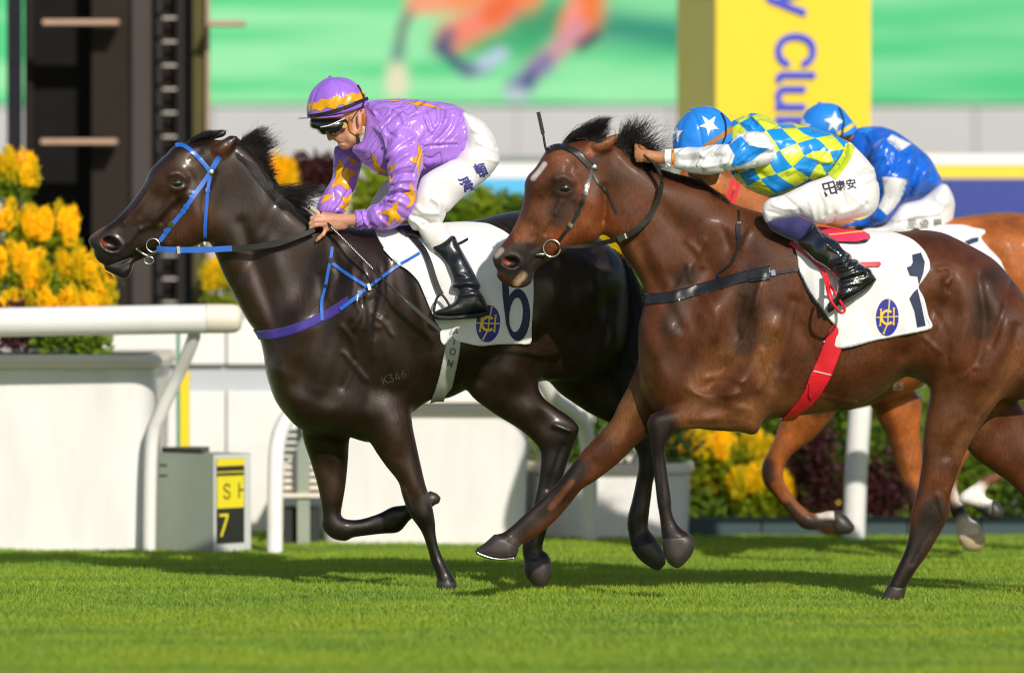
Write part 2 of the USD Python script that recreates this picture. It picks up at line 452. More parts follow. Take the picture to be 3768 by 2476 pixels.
def coat(name, rough=0.42, sheen=0.05, sheen_tint=(0.6, 0.5, 0.45), spec=0.30, stretch=(6, 10, 1.6), cw=0.05):
    """a horse's short glossy coat; the colour areas come from the mesh's 'tint'"""
    mat(name, {'a': ('attribute', {'attribute': 'tint'}), 'g': ('geometry', {}), 'm': ('mapping', {'scale': stretch, 'rotation': (0, 0.5, 0)}),
               'n': ('noise_texture', {'scale': 22.0, 'detail': 6.0, 'roughness': 0.65}),
               'n2': ('noise_texture', {'scale': 6.0, 'detail': 4.0, 'roughness': 0.6}),
               'mv': ('mapping', {'scale': (1.5, 1.0, 0.8), 'rotation': (0, -0.6, 0)}),
               'vn': ('noise_texture', {'scale': 7.0, 'detail': 1.0, 'distortion': 0.3}), 'va': ('math', {'math_type': 'subtract', 'value2': 0.5}), 'vb': ('math', {'math_type': 'absolute'}),
               'vc': ('map_range', {'from_min': 0.0, 'from_max': 0.05, 'to_min': 1.0, 'to_max': 0.0, 'clamp': True}), 'vm': ('math', {'math_type': 'multiply'}), 'vr': ('map_range', {'from_min': 0.5, 'from_max': 0.62, 'to_min': 0.0, 'to_max': 1.0, 'clamp': True}),
               'hr': ('noise_texture', {'scale': 120.0, 'detail': 3.0}),
               'v': ('map_range', {'from_min': 0.25, 'from_max': 0.75, 'to_min': 0.55, 'to_max': 1.5}), 'v2': ('map_range', {'from_min': 0.3, 'from_max': 0.7, 'to_min': 0.6, 'to_max': 1.5}), 'vv': ('math', {'math_type': 'multiply'}),
               'mx': ('mix_color', {'blend_type': 'multiply', 'fac': 1.0, 'use_clamp': False}),
               'rr': ('map_range', {'from_min': 0.3, 'from_max': 0.7, 'to_min': rough - 0.10, 'to_max': rough + 0.14}),
               'b': ('bump', {'strength': 0.22, 'distance': 0.004}), 'b2': ('bump', {'strength': 0.7, 'distance': 0.0015}), 'b3': ('bump', {'strength': 0.22, 'distance': 0.003}),
               'p': ('principled_bsdf', {'specular_ior_level': spec, 'specular_tint': (1.0, 0.86, 0.76), 'sheen_weight': sheen, 'sheen_roughness': 0.35, 'sheen_tint': sheen_tint, 'coat_weight': cw, 'coat_roughness': 0.2})},
        [('g.position', 'm.vector'), ('m.vector', 'n.vector'), ('g.position', 'n2.vector'), ('m.vector', 'hr.vector'), ('n.fac', 'v.value'), ('n2.fac', 'v2.value'), ('v.result', 'vv.value1'), ('v2.result', 'vv.value2'), ('a.color', 'mx.a'), ('vv.value', 'mx.b'),
         ('g.position', 'mv.vector'), ('mv.vector', 'vn.vector'), ('vn.fac', 'va.value1'), ('va.value', 'vb.value1'), ('vb.value', 'vc.value'), ('n2.fac', 'vr.value'), ('vc.result', 'vm.value1'), ('vr.result', 'vm.value2'), ('vm.value', 'b3.height'), ('b2.normal', 'b3.normal'),
         ('mx.result', 'p.base_color'), ('n2.fac', 'rr.value'), ('rr.result', 'p.roughness'), ('n.fac', 'b.height'), ('hr.fac', 'b2.height'), ('b.normal', 'b2.normal'), ('b3.normal', 'p.normal')])
def silk(name, color, rough=0.3, folds=0.5, fscale=10.0, uvcheck=None, fang=-0.95):
    """satin racing silk: soft gloss, long folds and fine creases"""
    c = np.array(color, float)
    nodes = {'g': ('geometry', {}), 'm': ('mapping', {'mapping_type': 'texture', 'scale': (3.6, 1.3, 1.0), 'rotation': (0.0, fang, 0.0)}),
               'n': ('noise_texture', {'scale': fscale, 'detail': 2.0, 'roughness': 0.45, 'distortion': 1.0}),
               'a1': ('math', {'math_type': 'subtract', 'value2': 0.5}), 'a2': ('math', {'math_type': 'absolute'}), 'a3': ('math', {'math_type': 'power', 'value2': 0.7}),
               'w': ('noise_texture', {'scale': fscale * 2.2, 'detail': 1.0, 'distortion': 0.8}),
               'f': ('noise_texture', {'scale': 900.0, 'detail': 1.0}),
               'b': ('bump', {'strength': folds, 'distance': 0.035}), 'bw': ('bump', {'strength': folds * 0.4, 'distance': 0.008}), 'b2': ('bump', {'strength': 0.12, 'distance': 0.0006}),
               'p': ('principled_bsdf', {'base_color': c, 'roughness': rough, 'specular_ior_level': 0.7, 'specular_tint': np.minimum(c * 0.4 + 0.6, 1), 'sheen_weight': 0.3, 'sheen_roughness': 0.3, 'sheen_tint': np.minimum(c * 0.5 + 0.5, 1)})}
    links = [('g.position', 'm.vector'), ('m.vector', 'n.vector'), ('n.fac', 'a1.value1'), ('a1.value', 'a2.value1'), ('a2.value', 'a3.value1'), ('m.vector', 'w.vector'), ('g.position', 'f.vector'), ('a3.value', 'b.height'), ('w.fac', 'bw.height'), ('b.normal', 'bw.normal'), ('f.fac', 'b2.height'), ('bw.normal', 'b2.normal'), ('b2.normal', 'p.normal')]
    if uvcheck:
        nodes |= {'uv': ('uvmap', {'attribute': 'st'}), 'um': ('mapping', {'location': (0.0, 0.0, 0.5)}), 'c': ('checker_texture', {'scale': 1.0, 'color1': uvcheck[0], 'color2': uvcheck[1]})}
        links += [('uv.UV', 'um.vector'), ('um.vector', 'c.vector'), ('c.color', 'p.base_color')]
    mat(name, nodes, links)
# ---------------------------------------------------------------- ground and turf
mat('turf_base', {'g': ('geometry', {}), 'n': ('noise_texture', {'scale': 1.6, 'detail': 5.0}), 'r': ('rgb_ramp', {'ramp': [(0.3, (0.12, 0.20, 0.014)), (0.7, (0.16, 0.25, 0.02))]}),
                  'p': ('principled_bsdf', {'roughness': 0.9, 'specular_ior_level': 0.2})}, [('g.position', 'n.vector'), ('n.fac', 'r.fac'), ('r.color', 'p.base_color')])
def blade(name, c, trans):
    c = np.array(c)
    mat(name, {'o': ('object_info', {}), 'g': ('geometry', {}), 'n': ('noise_texture', {'scale': 2.2, 'detail': 3.0}), 'm': ('math', {'math_type': 'add'}), 'm2': ('math', {'math_type': 'multiply', 'value2': 0.5}),
               'r': ('rgb_ramp', {'ramp': [(0.3, c * np.array([.72, .80, .8])), (0.7, c * np.array([1.35, 1.15, 1.0]))]}),
               'p': ('principled_bsdf', {'roughness': 0.55, 'specular_ior_level': 0.3}), 't': ('translucent_bsdf', {}), 'x': ('mix_closure', {'fac': trans})},
        [('g.position', 'n.vector'), ('n.fac', 'm.value1'), ('o.random', 'm.value2'), ('m.value', 'm2.value1'), ('m2.value', 'r.fac'), ('r.color', 'p.base_color'), ('r.color', 't.color'), ('p.BSDF', 'x.closure1'), ('t.BSDF', 'x.closure2')], surface='x.closure')
mat('grass_blade', {'o': ('object_info', {}), 'g': ('geometry', {}), 'mp': ('mapping', {'scale': (0.30, 1.3, 1.0)}), 'n': ('noise_texture', {'scale': 1.7, 'detail': 5.0, 'roughness': 0.62}),
                    'n2': ('noise_texture', {'scale': 40.0, 'detail': 2.0}), 'ad': ('math', {'math_type': 'multiply_add', 'value2': 0.45, 'value3': -0.22}), 'm': ('math', {'math_type': 'add'}),
                    'r': ('rgb_ramp', {'ramp': [(0.30, (0.17, 0.30, 0.05)), (0.50, (0.28, 0.42, 0.045)), (0.66, (0.37, 0.48, 0.035)), (0.85, (0.46, 0.47, 0.13))]}),
                    'p': ('principled_bsdf', {'roughness': 0.55, 'specular_ior_level': 0.3}), 't': ('translucent_bsdf', {}), 'x': ('mix_closure', {'fac': 0.4})},
    [('g.position', 'mp.vector'), ('mp.vector', 'n.vector'), ('g.position', 'n2.vector'), ('n2.fac', 'ad.value1'), ('n.fac', 'm.value1'), ('ad.value', 'm.value2'), ('m.value', 'r.fac'), ('r.color', 'p.base_color'), ('r.color', 't.color'), ('p.BSDF', 'x.closure1'), ('t.BSDF', 'x.closure2')], surface='x.closure')
blade('leaf_green', (0.10, 0.19, 0.012), 0.3); blade('leaf_lime', (0.20, 0.29, 0.012), 0.35); blade('leaf_dark', (0.03, 0.065, 0.01), 0.2); blade('leaf_plum', (0.05, 0.012, 0.016), 0.2)
blade('petal_yellow', (0.90, 0.70, 0.010), 0.5)
g = trimesh.Trimesh([(-90, -60, 0), (90, -60, 0), (90, 7, 0), (-90, 7, 0)], [[0, 1, 2], [0, 2, 3]], process=False)
obj('turf', g, 'turf_base', kind='structure')
plain('paving', (0.30, 0.29, 0.27), 0.85, bump=0.3, bscale=8)
obj('paved_ground', trimesh.Trimesh([(-90, 7, -.02), (90, 7, -.02), (90, 160, -.02), (-90, 160, -.02)], [[0, 1, 2], [0, 2, 3]], process=False), 'paving', kind='structure')
def grass_tile(name, n, size, hmin, hmax, seed):
    r = np.random.default_rng(seed)
    x, y = r.random(n) * size - size / 2, r.random(n) * size - size / 2
    a = r.random(n) * 2 * math.pi; h = hmin + (hmax - hmin) * r.random(n) ** 1.5; w = 0.0022 + 0.002 * r.random(n)
    lx, ly = r.normal(size=n) * 0.35 * h, r.normal(size=n) * 0.35 * h
    b0 = np.stack([x - w * np.cos(a), y - w * np.sin(a), np.zeros(n)], 1); b1 = np.stack([x + w * np.cos(a), y + w * np.sin(a), np.zeros(n)], 1)
    m0 = np.stack([x + .35 * lx - .8 * w * np.cos(a), y + .35 * ly - .8 * w * np.sin(a), .6 * h], 1); m1 = np.stack([x + .35 * lx + .8 * w * np.cos(a), y + .35 * ly + .8 * w * np.sin(a), .6 * h], 1)
    t = np.stack([x + lx, y + ly, h], 1)
    v = np.stack([b0, b1, m0, m1, t], 1).reshape(-1, 3); k = np.arange(n)[:, None] * 5
    return v, np.vstack([k + [0, 1, 3], k + [0, 3, 2], k + [2, 3, 4]])
def scatter(path, protos, mat_, places, **kw):
    pi = UsdGeom.PointInstancer.Define(stage, path)
    rel = pi.CreatePrototypesRel()
    for i, (v, f) in enumerate(protos):
        pm = usdkit.mesh(stage, f'{path}/blades_{i:03d}', (v, f), MATS[mat_])
        rel.AddTarget(pm.GetPath())
    pos, ang, sc, idx = places
    pi.CreatePositionsAttr(Vt.Vec3fArray.FromNumpy(pos.astype(np.float32)))
    pi.CreateOrientationsAttr(Vt.QuathArray([Gf.Quath(math.cos(a / 2), 0, 0, math.sin(a / 2)) for a in ang]))
    pi.CreateScalesAttr(Vt.Vec3fArray.FromNumpy(sc.astype(np.float32)))
    pi.CreateProtoIndicesAttr(Vt.IntArray.FromNumpy(idx.astype(np.int32)))
    data(pi, **kw)
tiles = [grass_tile('t', 2800, 0.5, 0.02, 0.045, s) for s in range(4)]
gx, gy = np.meshgrid(np.arange(-3.6, 3.7, 0.42), np.arange(-7.4, 6.6, 0.42))
P = np.stack([gx.ravel(), gy.ravel(), np.zeros(gx.size)], 1); P[:, :2] += rng.normal(size=(len(P), 2)) * 0.04
S = np.ones((len(P), 3)) * rng.uniform(0.85, 1.2, len(P))[:, None]; S[:, 2] *= np.where(P[:, 1] > 2.2, 1.1, 1.0)
scatter('/World/grass', tiles, 'grass_blade', (P, rng.random(len(P)) * 6.28, S, rng.integers(0, 4, len(P))), label='short bright green turf of the racecourse', category='grass', kind='stuff')

blade('dry_blade', (0.55, 0.46, 0.25), 0.2)
def clippings(n, seed):
    r = np.random.default_rng(seed); x, y = r.uniform(-3.2, 3.2, n), r.uniform(-6.5, 2.8, n); a = r.normal(size=n) * .9; l = r.uniform(.02, .06, n)
    d = np.stack([np.cos(a), np.sin(a), r.normal(size=n) * .2], 1) * l[:, None]; p = np.stack([x, y, r.uniform(.03, .05, n)], 1); sd_ = np.stack([-np.sin(a), np.cos(a), np.zeros(n)], 1) * .003
    v = np.stack([p - sd_, p + d - sd_, p + d + sd_, p + sd_], 1).reshape(-1, 3); k = np.arange(n)[:, None] * 4
    return v, np.vstack([k + [0, 1, 2], k + [0, 2, 3]])
obj('grass_clippings', clippings(420, 5), 'dry_blade', label='scattered pale dry clippings lying on the turf', category='grass', kind='stuff')

# ---------------------------------------------------------------- rails, tubs, boxes behind the track
plain('white_paint', (0.74, 0.73, 0.70), 0.35, var=0.06, scale=5, bump=0.06, bscale=8)
plain('cream_paint', (0.74, 0.68, 0.56), 0.45, var=0.05, scale=4)
plain('tub_white', (0.72, 0.71, 0.69), 0.5, var=0.08, scale=3.5, stretch=(2, 2, .5), bump=0.1, bscale=6)
plain('grey_band', (0.42, 0.45, 0.47), 0.4, var=0.06, scale=2)
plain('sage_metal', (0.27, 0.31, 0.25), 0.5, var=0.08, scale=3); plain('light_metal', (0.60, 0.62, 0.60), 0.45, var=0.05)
plain('soil', (0.02, 0.014, 0.010), 0.95, bump=0.8, bscale=40)
plain('sign_yellow', (0.80, 0.68, 0.02), 0.4, var=0.03); plain('sign_black', (0.02, 0.02, 0.015), 0.4); plain('sign_blue', (0.04, 0.06, 0.55), 0.4, var=0.03)
plain('post_yellow', (0.76, 0.56, 0.012), 0.45, var=0.03, scale=2); plain('post_green', (0.10, 0.28, 0.2), 0.5)
plain('teal_kerb', (0.03, 0.06, 0.065), 0.7, bump=0.2, bscale=20); plain('dark_slot', (0.012, 0.014, 0.014), 0.6)
def X_(space, x, y): return float(W(space, [[x, 0]], y)[0, 0])
def Z_(space, zy, y): return float(W(space, [[0, zy]], y)[0, 1])

t = thing('running_rail', 'white running rail ending in a rounded cap, at the left', 'rail', (X_('F', 300, 3.25), 3.25, 0))
p = np.array([[X_('F', -400, 3.25), 3.25, Z_('F', 757, 3.25)], [X_('F', 0, 3.25), 3.25, Z_('F', 749, 3.25)], [X_('F', 480, 3.25), 3.25, Z_('F', 741, 3.25)]])
obj('rail', tube(p, 0.0713, sides=28), 'white_paint', t, smooth=40)
p = np.array([[X_('F', q, 3.25), 3.25, Z_('F', 740.5, 3.25)] for q in (481, 520, 540, 552, 560, 564)])
obj('end_cap', tube(p, [.071, .071, .070, .064, .046, .01], n=4, sides=28), 'cream_paint', t, smooth=50)
q = lambda f, yy: W3('F', f, yy)
obj('support', tube(np.vstack([q('452,778', 3.3), q('440,812', 3.35), q('410,880', 3.45), q('372,965', 3.5), q('352,1040', 3.52), q('346,1300', 3.52)]), 0.032, sides=14), 'white_paint', t, smooth=True)
t = thing('running_rail', 'white running rail on a curved support behind the dark horse', 'rail', (X_('F', 900, 4.0), 4.0, 0))
obj('rail', tube(np.array([[X_('F', 742, 4.0), 4.0, Z_('F', 820, 4.0)], [X_('F', 1500, 4.0), 4.0, Z_('F', 822, 4.0)], [X_('F', 2700, 4.0), 4.0, Z_('F', 824, 4.0)]]), 0.0695, sides=24), 'white_paint', t, smooth=40)
for pts in (['770,850', '735,905', '690,945', '660,985', '645,1030', '640,1100', '638,1325'], ['1235,840', '1262,885', '1290,930', '1330,960', '1360,1000', '1370,1100', '1370,1310']):
    yy = np.linspace(3.95, 3.4, len(pts)) if pts[0] == '770,850' else np.linspace(4.0, 4.6, len(pts))
    obj('support', tube(np.vstack([q(a, b) for a, b in zip(pts, yy)]), 0.040, sides=14), 'white_paint', t, smooth=True)
t = thing('rail_post', 'white upright post behind the chestnut horse legs', 'post', (X_('F', 1990, 5.0), 5.0, 0))
obj('post', tube(np.vstack([q('1984,1272', 5.0), q('1990,1100', 5.0), q('1998,970', 5.0), q('2004,880', 5.0)]), 0.058, sides=18), 'white_paint', t, smooth=True)

def tub(name, label, cx, y, w, d, h, rim, corner=0.12, rimmat='cream_paint', fill=True):
    """a flower tub: tapered wall with a rolled rim and soil"""
    t = thing(name, label, 'planter', (cx, y, 0))
    def ring(k, z): 
        return shapely.box(cx - w / 2 * k, y - d / 2 * k, cx + w / 2 * k, y + d / 2 * k).buffer(-corner).buffer(corner, quad_segs=6), z
    def wall(a, b):
        A = np.array(ring(*a)[0].exterior.coords)[:-1]; B_ = np.array(ring(*b)[0].exterior.coords)[:-1]
        n = min(len(A), len(B_))
        return np.array([np.c_[A[:n], np.full(n, a[1])], np.c_[B_[:n], np.full(n, b[1])]])
    obj('wall', loft(wall((0.97, -0.02), (1.0, h - rim * 0.9))), 'tub_white', t, smooth=30)
    obj('rim', loft(np.vstack([wall((1.0, h - rim), (1.04, h - rim * .8)), wall((1.045, h - rim * .4), (1.03, h)), wall((0.97, h), (0.94, h - 0.02))])), rimmat, t, smooth=30)
    if fill: obj('soil', loft(wall((0.93, h - 0.05), (0.93, h - 0.012))), 'soil', t, smooth=30)
    return t
# big tub at the left, a middle one and a grey one
y = 3.62
xr, xl = X_('F', 358, y), X_('F', -420, y)
tub('flower_tub', 'large white flower tub under the rail, at the far left', (xl + xr) / 2, y + 0.85, xr - xl, 1.7, Z_('F', 824, y), 0.075)
y = 4.4
tub('flower_tub', 'white flower tub standing behind the dark horse legs', (X_('F', 742, y) + X_('F', 1226, y)) / 2, y + 0.5, X_('F', 1226, y) - X_('F', 742, y), 1.0, Z_('F', 940, y), 0.06)
y = 4.9
tub('flower_tub', 'white flower tub with a pale rim, behind the bay forelegs', (X_('F', 1232, y) + X_('F', 1608, y)) / 2, y + 0.4, X_('F', 1608, y) - X_('F', 1232, y), 0.8, Z_('F', 1078, y), 0.06, corner=0.3)
# white barrier with a grey recessed band
y = 5.6
t = thing('barrier', 'white panelled barrier with a grey band behind the green box', 'barrier', (X_('F', 550, y), y, 0))
x0, x1 = X_('F', 200, y), X_('F', 1500, y)
for k in range(4): obj('top_panel', box(x0 + (x1 - x0) * k / 4 + .003, x0 + (x1 - x0) * (k + 1) / 4 - .003, y, y + 0.25, Z_('F', 848, y), Z_('F', 742, y), 0.012), 'white_paint', t, smooth=40)
obj('band', box(x0 + .01, x1 - .01, y + 0.05, y + 0.22, Z_('F', 911, y), Z_('F', 847.0, y)), 'grey_band', t)
for k in range(4): obj('lower_panel', box(x0 + (x1 - x0) * k / 4 + .003, x0 + (x1 - x0) * (k + 1) / 4 - .003, y - 0.02, y + 0.25, -0.02, Z_('F', 910, y), 0.012), 'white_paint', t, smooth=40)
# striped pole
y = 4.6
t = thing('striped_pole', 'yellow and green pole under the end of the rail', 'pole', (X_('F', 426, y), y, 0))
obj('yellow_face', box(X_('F', 418, y), X_('F', 440, y), y, y + 0.05, -0.02, Z_('F', 862, y), .004), 'post_yellow', t)
obj('green_side', box(X_('F', 409, y), X_('F', 417.6, y), y + .005, y + 0.05, -0.02, Z_('F', 775, y), .003), 'post_green', t)
# green-grey cabinet with the FINISH strip
t0 = (X_('T', 452, 3.35), 3.35)
t = thing('cabinet', 'grey-green steel box with a yellow and black sign strip', 'cabinet', (*t0, 0))
zt, zb = Z_('T', 892, 3.4), -0.02
A, B_, C = np.array([X_('T', 112, 3.62), 3.62]), np.array([X_('T', 445, 3.36), 3.36]), np.array([X_('T', 655, 3.6), 3.6])
D_ = A + C - B_
def slab(poly, z0, z1):
    m = trimesh.creation.extrude_polygon(Polygon(poly), z1 - z0, engine='earcut'); m.apply_translation((0, 0, z0)); return m
obj('case', slab([A, B_, C, D_], zb, zt), 'sage_metal', t)
obj('lid', slab([A + [.03, .03], A * .2 + B_ * .8 + [0.0, .03], C * .3 + D_ * .7, D_ + [0, -.02]], zt + 0.001, zt + 0.026), 'gloss_black' if 'gloss_black' in MATS else 'sign_black', t)
n_ = np.array([C[1] - B_[1], -(C[0] - B_[0])]); n_ /= np.linalg.norm(n_)
if n_[1] > 0: n_ = -n_
def face(a, b, z0, z1, lift, thick):
    """a plate on the cabinet's right-hand face; a, b along the face 0..1"""
    P0, P1 = B_ + (C - B_) * a, B_ + (C - B_) * b
    return slab([P0 + n_ * lift, P1 + n_ * lift, P1 + n_ * (lift + thick), P0 + n_ * (lift + thick)], z0, z1)
zT = lambda v: Z_('T', v, 3.48)
obj('door', face(0.0, 1.0, zb, zt - .004, 0.0005, 0.006), 'light_metal', t)  # covers the right face; its brighter lighting is put into the paler colour
sg = obj('sign', face(0.05, 0.80, zT(1402), zT(914), 0.007, 0.004), 'sign_black', t)
obj('sign_band', face(0.05, 0.80, zT(958), zT(915), 0.0115, 0.001), 'sign_yellow', sg); obj('sign_panel', face(0.05, 0.78, zT(1200), zT(1016), 0.0115, 0.001), 'sign_yellow', sg); obj('sign_line', face(0.05, 0.78, zT(997), zT(990), 0.0115, 0.001), 'sign_yellow', sg)
def letters(text, mat_, u, zc, h, parent, name='letter', bold=False, clip=None):
    m = meshkit.text_mesh(text, h, 0.0015, bold)
    if clip is not None: m = m.slice_plane((clip, 0, 0), (-1, 0, 0), cap=False)
    dvec = (C - B_) / np.linalg.norm(C - B_)
    v = m.vertices
    base = B_ + (C - B_) * u + n_ * 0.0125
    w = np.stack([base[0] + dvec[0] * v[:, 0] + n_[0] * v[:, 2], base[1] + dvec[1] * v[:, 0] + n_[1] * v[:, 2], zc + v[:, 1]], 1)
    obj(name, trimesh.Trimesh(w, m.faces, process=False), mat_, parent)
hh = zT(1060) - zT(1148)
letters('S', 'sign_black', 0.20, zT(1148), hh, sg); letters('H', 'sign_black', 0.60, zT(1145), hh, sg, clip=0.052); letters('7', 'sign_yellow', 0.06, zT(1362), zT(1232) - zT(1362), sg)
for k in range(2): 
    zz = zT(955 + 60 * k); P0 = A * .93 + B_ * .07; P1 = A * .80 + B_ * .20
    obj('vent_slot', slab([P0 + [0, -.003], P1 + [0, -.003], P1 + [0, .004], P0 + [0, .004]], zz - .008, zz), 'dark_slot', t)
# open steel stand between the box and the tub
y = 4.3
t = thing('equipment_stand', 'sage steel stand with louvres between the white tub and the rail support', 'stand', (X_('T', 960, y), y, 0))
obj('upright', box(X_('T', 925, y), X_('T', 1000, y), y, y + .06, -.02, Z_('T', 640, y), .006), 'sage_metal', t)
obj('shelf', box(X_('T', 840, y), X_('T', 1060, y), y - .02, y + .3, Z_('T', 1140, y), Z_('T', 1118, y)), 'cream_paint', t)
obj('lower_case', box(X_('T', 850, y), X_('T', 1048, y), y + .08, y + .28, -.02, Z_('T', 1200, y)), 'dark_slot', t)
for k in range(9): 
    z_ = Z_('T', 760 + 40 * k, y)
    obj('louvre', box(X_('T', 845, y), X_('T', 1060, y), y + .09, y + .26, z_ - .018, z_ + .002, .003), 'cream_paint', t)
# low dark kerb under the flower bed at the right
y = 5.3
t = thing('kerb', 'low dark green kerb in front of the flower bed', 'kerb', (X_('F', 1950, y), y, 0))
n_seg = 6; xa, xb = X_('F', 1600, y), X_('F', 2620, y)
for k in range(n_seg):
    a_, b_ = xa + (xb - xa) * k / n_seg, xa + (xb - xa) * (k + 1) / n_seg
    obj('kerb_block', box(a_ + .002, b_ - .002, y, y + 0.12, -0.03, Z_('F', 1203, y), .008), 'teal_kerb', t, smooth=40)

# ---------------------------------------------------------------- plants
def leaves(c, ext, n, size, seed, up=0.5):
    """leaf-sized pointed faces spread through an uneven crown"""
    r = np.random.default_rng(seed)
    d = r.normal(size=(n, 3)); d /= np.linalg.norm(d, axis=1, keepdims=True)
    rad = r.random(n) ** 0.45
    p = d * rad[:, None]
    p *= (0.75 + 0.5 * meshkit.noise(d * 2.2 + seed, seed))[:, None]
    p = p * np.array(ext) + np.array(c)
    p[:, 2] = np.maximum(p[:, 2], c[2] - ext[2] * 0.9)
    ax = d * 0.6 + r.normal(size=(n, 3)) * 0.6 + np.array([0, 0, up]); ax /= np.linalg.norm(ax, axis=1, keepdims=True)
    sd_ = np.cross(ax, r.normal(size=(n, 3))); sd_ /= np.linalg.norm(sd_, axis=1, keepdims=True)
    s = size * r.uniform(0.6, 1.3, n)[:, None]
    nn = np.cross(ax, sd_)
    v = np.stack([p, p + ax * s * .5 + sd_ * s * .28 + nn * s * .08, p + ax * s, p + ax * s * .5 - sd_ * s * .28 + nn * s * .08], 1).reshape(-1, 3)
    k = np.arange(n)[:, None] * 4
    return trimesh.Trimesh(v, np.vstack([k + [0, 1, 2], k + [0, 2, 3]]), process=False)
def plume(c, h, r0, n, seed):
    """an upright feathery flower head"""
    r = np.random.default_rng(seed)
    u = r.random(n); a = r.random(n) * 2 * math.pi
    rr = r0 * np.sin(np.clip(u * 0.85 + 0.15, 0, 1) * math.pi) ** 0.7 * (0.6 + 0.5 * r.random(n))
    p = np.stack([c[0] + rr * np.cos(a), c[1] + rr * np.sin(a), c[2] + u * h], 1)
    ax = np.stack([np.cos(a) * .5, np.sin(a) * .5, np.ones(n)], 1) + r.normal(size=(n, 3)) * .25; ax /= np.linalg.norm(ax, axis=1, keepdims=True)
    sd_ = np.cross(ax, r.normal(size=(n, 3))); sd_ /= np.linalg.norm(sd_, axis=1, keepdims=True)
    s = h * 0.22
    v = np.stack([p - sd_ * s * .22, p + sd_ * s * .22, p + ax * s], 1).reshape(-1, 3); k = np.arange(n)[:, None] * 3
    return trimesh.Trimesh(v, k + [0, 1, 2], process=False)
def plant(name, label, space, at, y, wpx, hpx, mat_, flowers=0, fh=0.15, seed=0, cat_='flowering plant', group=None, n=420, size=0.045):
    """at: measured point of the plant's top centre; wpx, hpx its measured width and height"""
    k = unit(space, y)
    top = W3(space, [at], y)[0]; w, h = wpx * k, hpx * k
    t = thing(name, label, cat_, (top[0], y, top[2] - h), group=group)
    z1 = top[2] - (fh * 0.75 if flowers else 0)
    hh = max(z1 - (top[2] - h), 0.08)
    obj('foliage', leaves((top[0], y, z1 - hh * .55), (w / 2, w / 2 * .8, hh * .6), n, size, seed), mat_, t, kind='stuff')
    obj('stem', tube(np.array([[top[0], y, z1 - hh * 1.0], [top[0] + .01, y, z1 - hh * .5], [top[0], y, z1]]), [0.012, 0.006], n=2, sides=6), 'leaf_dark', t)
    r = np.random.default_rng(seed + 50)
    for i in range(int(flowers * 1.7)):
        x_ = top[0] + (r.random() - .5) * w * 1.0; yy = y + (r.random() - .6) * w * .7
        e = 1 - 0.35 * abs((x_ - top[0]) / (w / 2)) - 0.45 * r.random()
        zz = z1 - hh * .35 * (1 - e) * 2 - 0.02
        obj('flower_plume', plume((x_, yy, zz), fh * (0.75 + .4 * r.random()), fh * .24, 130, seed * 31 + i), 'petal_yellow', t)
    return t
LFT = [((20, 345), 5.0, 120, 130, 9, 'tall yellow plumed plant, topmost at the left edge'), ((-60, 360), 5.0, 110, 130, 6, 'yellow plumed plant cut by the left edge, upper row'), ((30, 470), 4.7, 130, 130, 9, 'yellow plumed plant at the left edge, second row down'), ((120, 475), 4.7, 110, 130, 8, 'yellow plumed plant beside the dark tower, second row'),
       ((-70, 480), 4.7, 120, 130, 6, 'yellow plumed plant beyond the left edge, second row'), ((20, 572), 4.45, 130, 140, 10, 'yellow plumed plant at the left edge, third row'), ((110, 585), 4.45, 120, 130, 9, 'yellow plumed plant in the third row under the horse muzzle'), ((200, 575), 4.5, 110, 130, 9, 'rightmost yellow plumed plant in the third row'), ((-70, 580), 4.45, 120, 130, 6, 'yellow plumed plant beyond the left edge, third row'),
       ((60, 668), 4.2, 130, 120, 8, 'low yellow plumed plant just above the rail, left'), ((160, 675), 4.2, 120, 120, 8, 'low yellow plumed plant just above the rail, below the muzzle'), ((228, 640), 4.4, 70, 150, 4, 'narrow yellow plumed plant at the end of the tub')]
for i, (at, y, w, h, nf, lb) in enumerate(LFT): plant('flowering_plant', lb, 'F', at, y, w, h, 'leaf_lime', nf, 0.14, 100 + i)
plant('foliage_plant', 'dark red leafed plant under the rail in the left tub', 'F', (40, 700), 4.0, 110, 110, 'leaf_plum', 0, seed=140, cat_='plant', n=350)
plant('foliage_plant', 'low green plant behind the rail in the left tub', 'F', (140, 745), 3.95, 130, 80, 'leaf_green', 0, seed=141, cat_='plant', n=350); plant('foliage_plant', 'yellow-green low plant at the tub edge under the rail', 'F', (215, 770), 3.9, 90, 60, 'leaf_lime', 0, seed=142, cat_='plant', n=200)
plant('flowering_plant', 'yellow plumed plant behind the dark horse mane', 'F', (640, 362), 7.5, 95, 110, 'leaf_lime', 12, 0.15, 150)
plant('flowering_plant', 'yellow plumed plant under the dark horse throat', 'F', (520, 585), 6.5, 90, 130, 'leaf_lime', 9, 0.15, 151)
for i, (x, w) in enumerate(((700, 80), (760, 90))): plant('foliage_plant', ('dark red leafed plant beside the yellow flowers, behind the mane', 'dark red leafed plant behind the purple sleeve')[i], 'F', (x, 370), 7.6, w, 70, 'leaf_plum', 0, seed=160 + i, cat_='plant', n=500, size=.05)
HEDGE = [(880, 402, 'leaf_lime', 'bright hedge plant between the purple arms'), (960, 420, 'leaf_green', 'hedge plant behind the white breeches knee'), (1050, 455, 'leaf_green', 'hedge plant above the white saddlecloth, left'), (1120, 452, 'leaf_lime', 'yellowish hedge plant above the white saddlecloth'), (1190, 458, 'leaf_green', 'hedge plant just left of the bay face'), (1260, 452, 'leaf_dark', 'dark hedge plant behind the bay face')]
for i, (x, yy, m_, lb) in enumerate(HEDGE): plant('hedge_plant', lb, 'F', (x, yy), 7.0, 120, 130, m_, 0, seed=170 + i, cat_='shrub', n=900, size=.055)
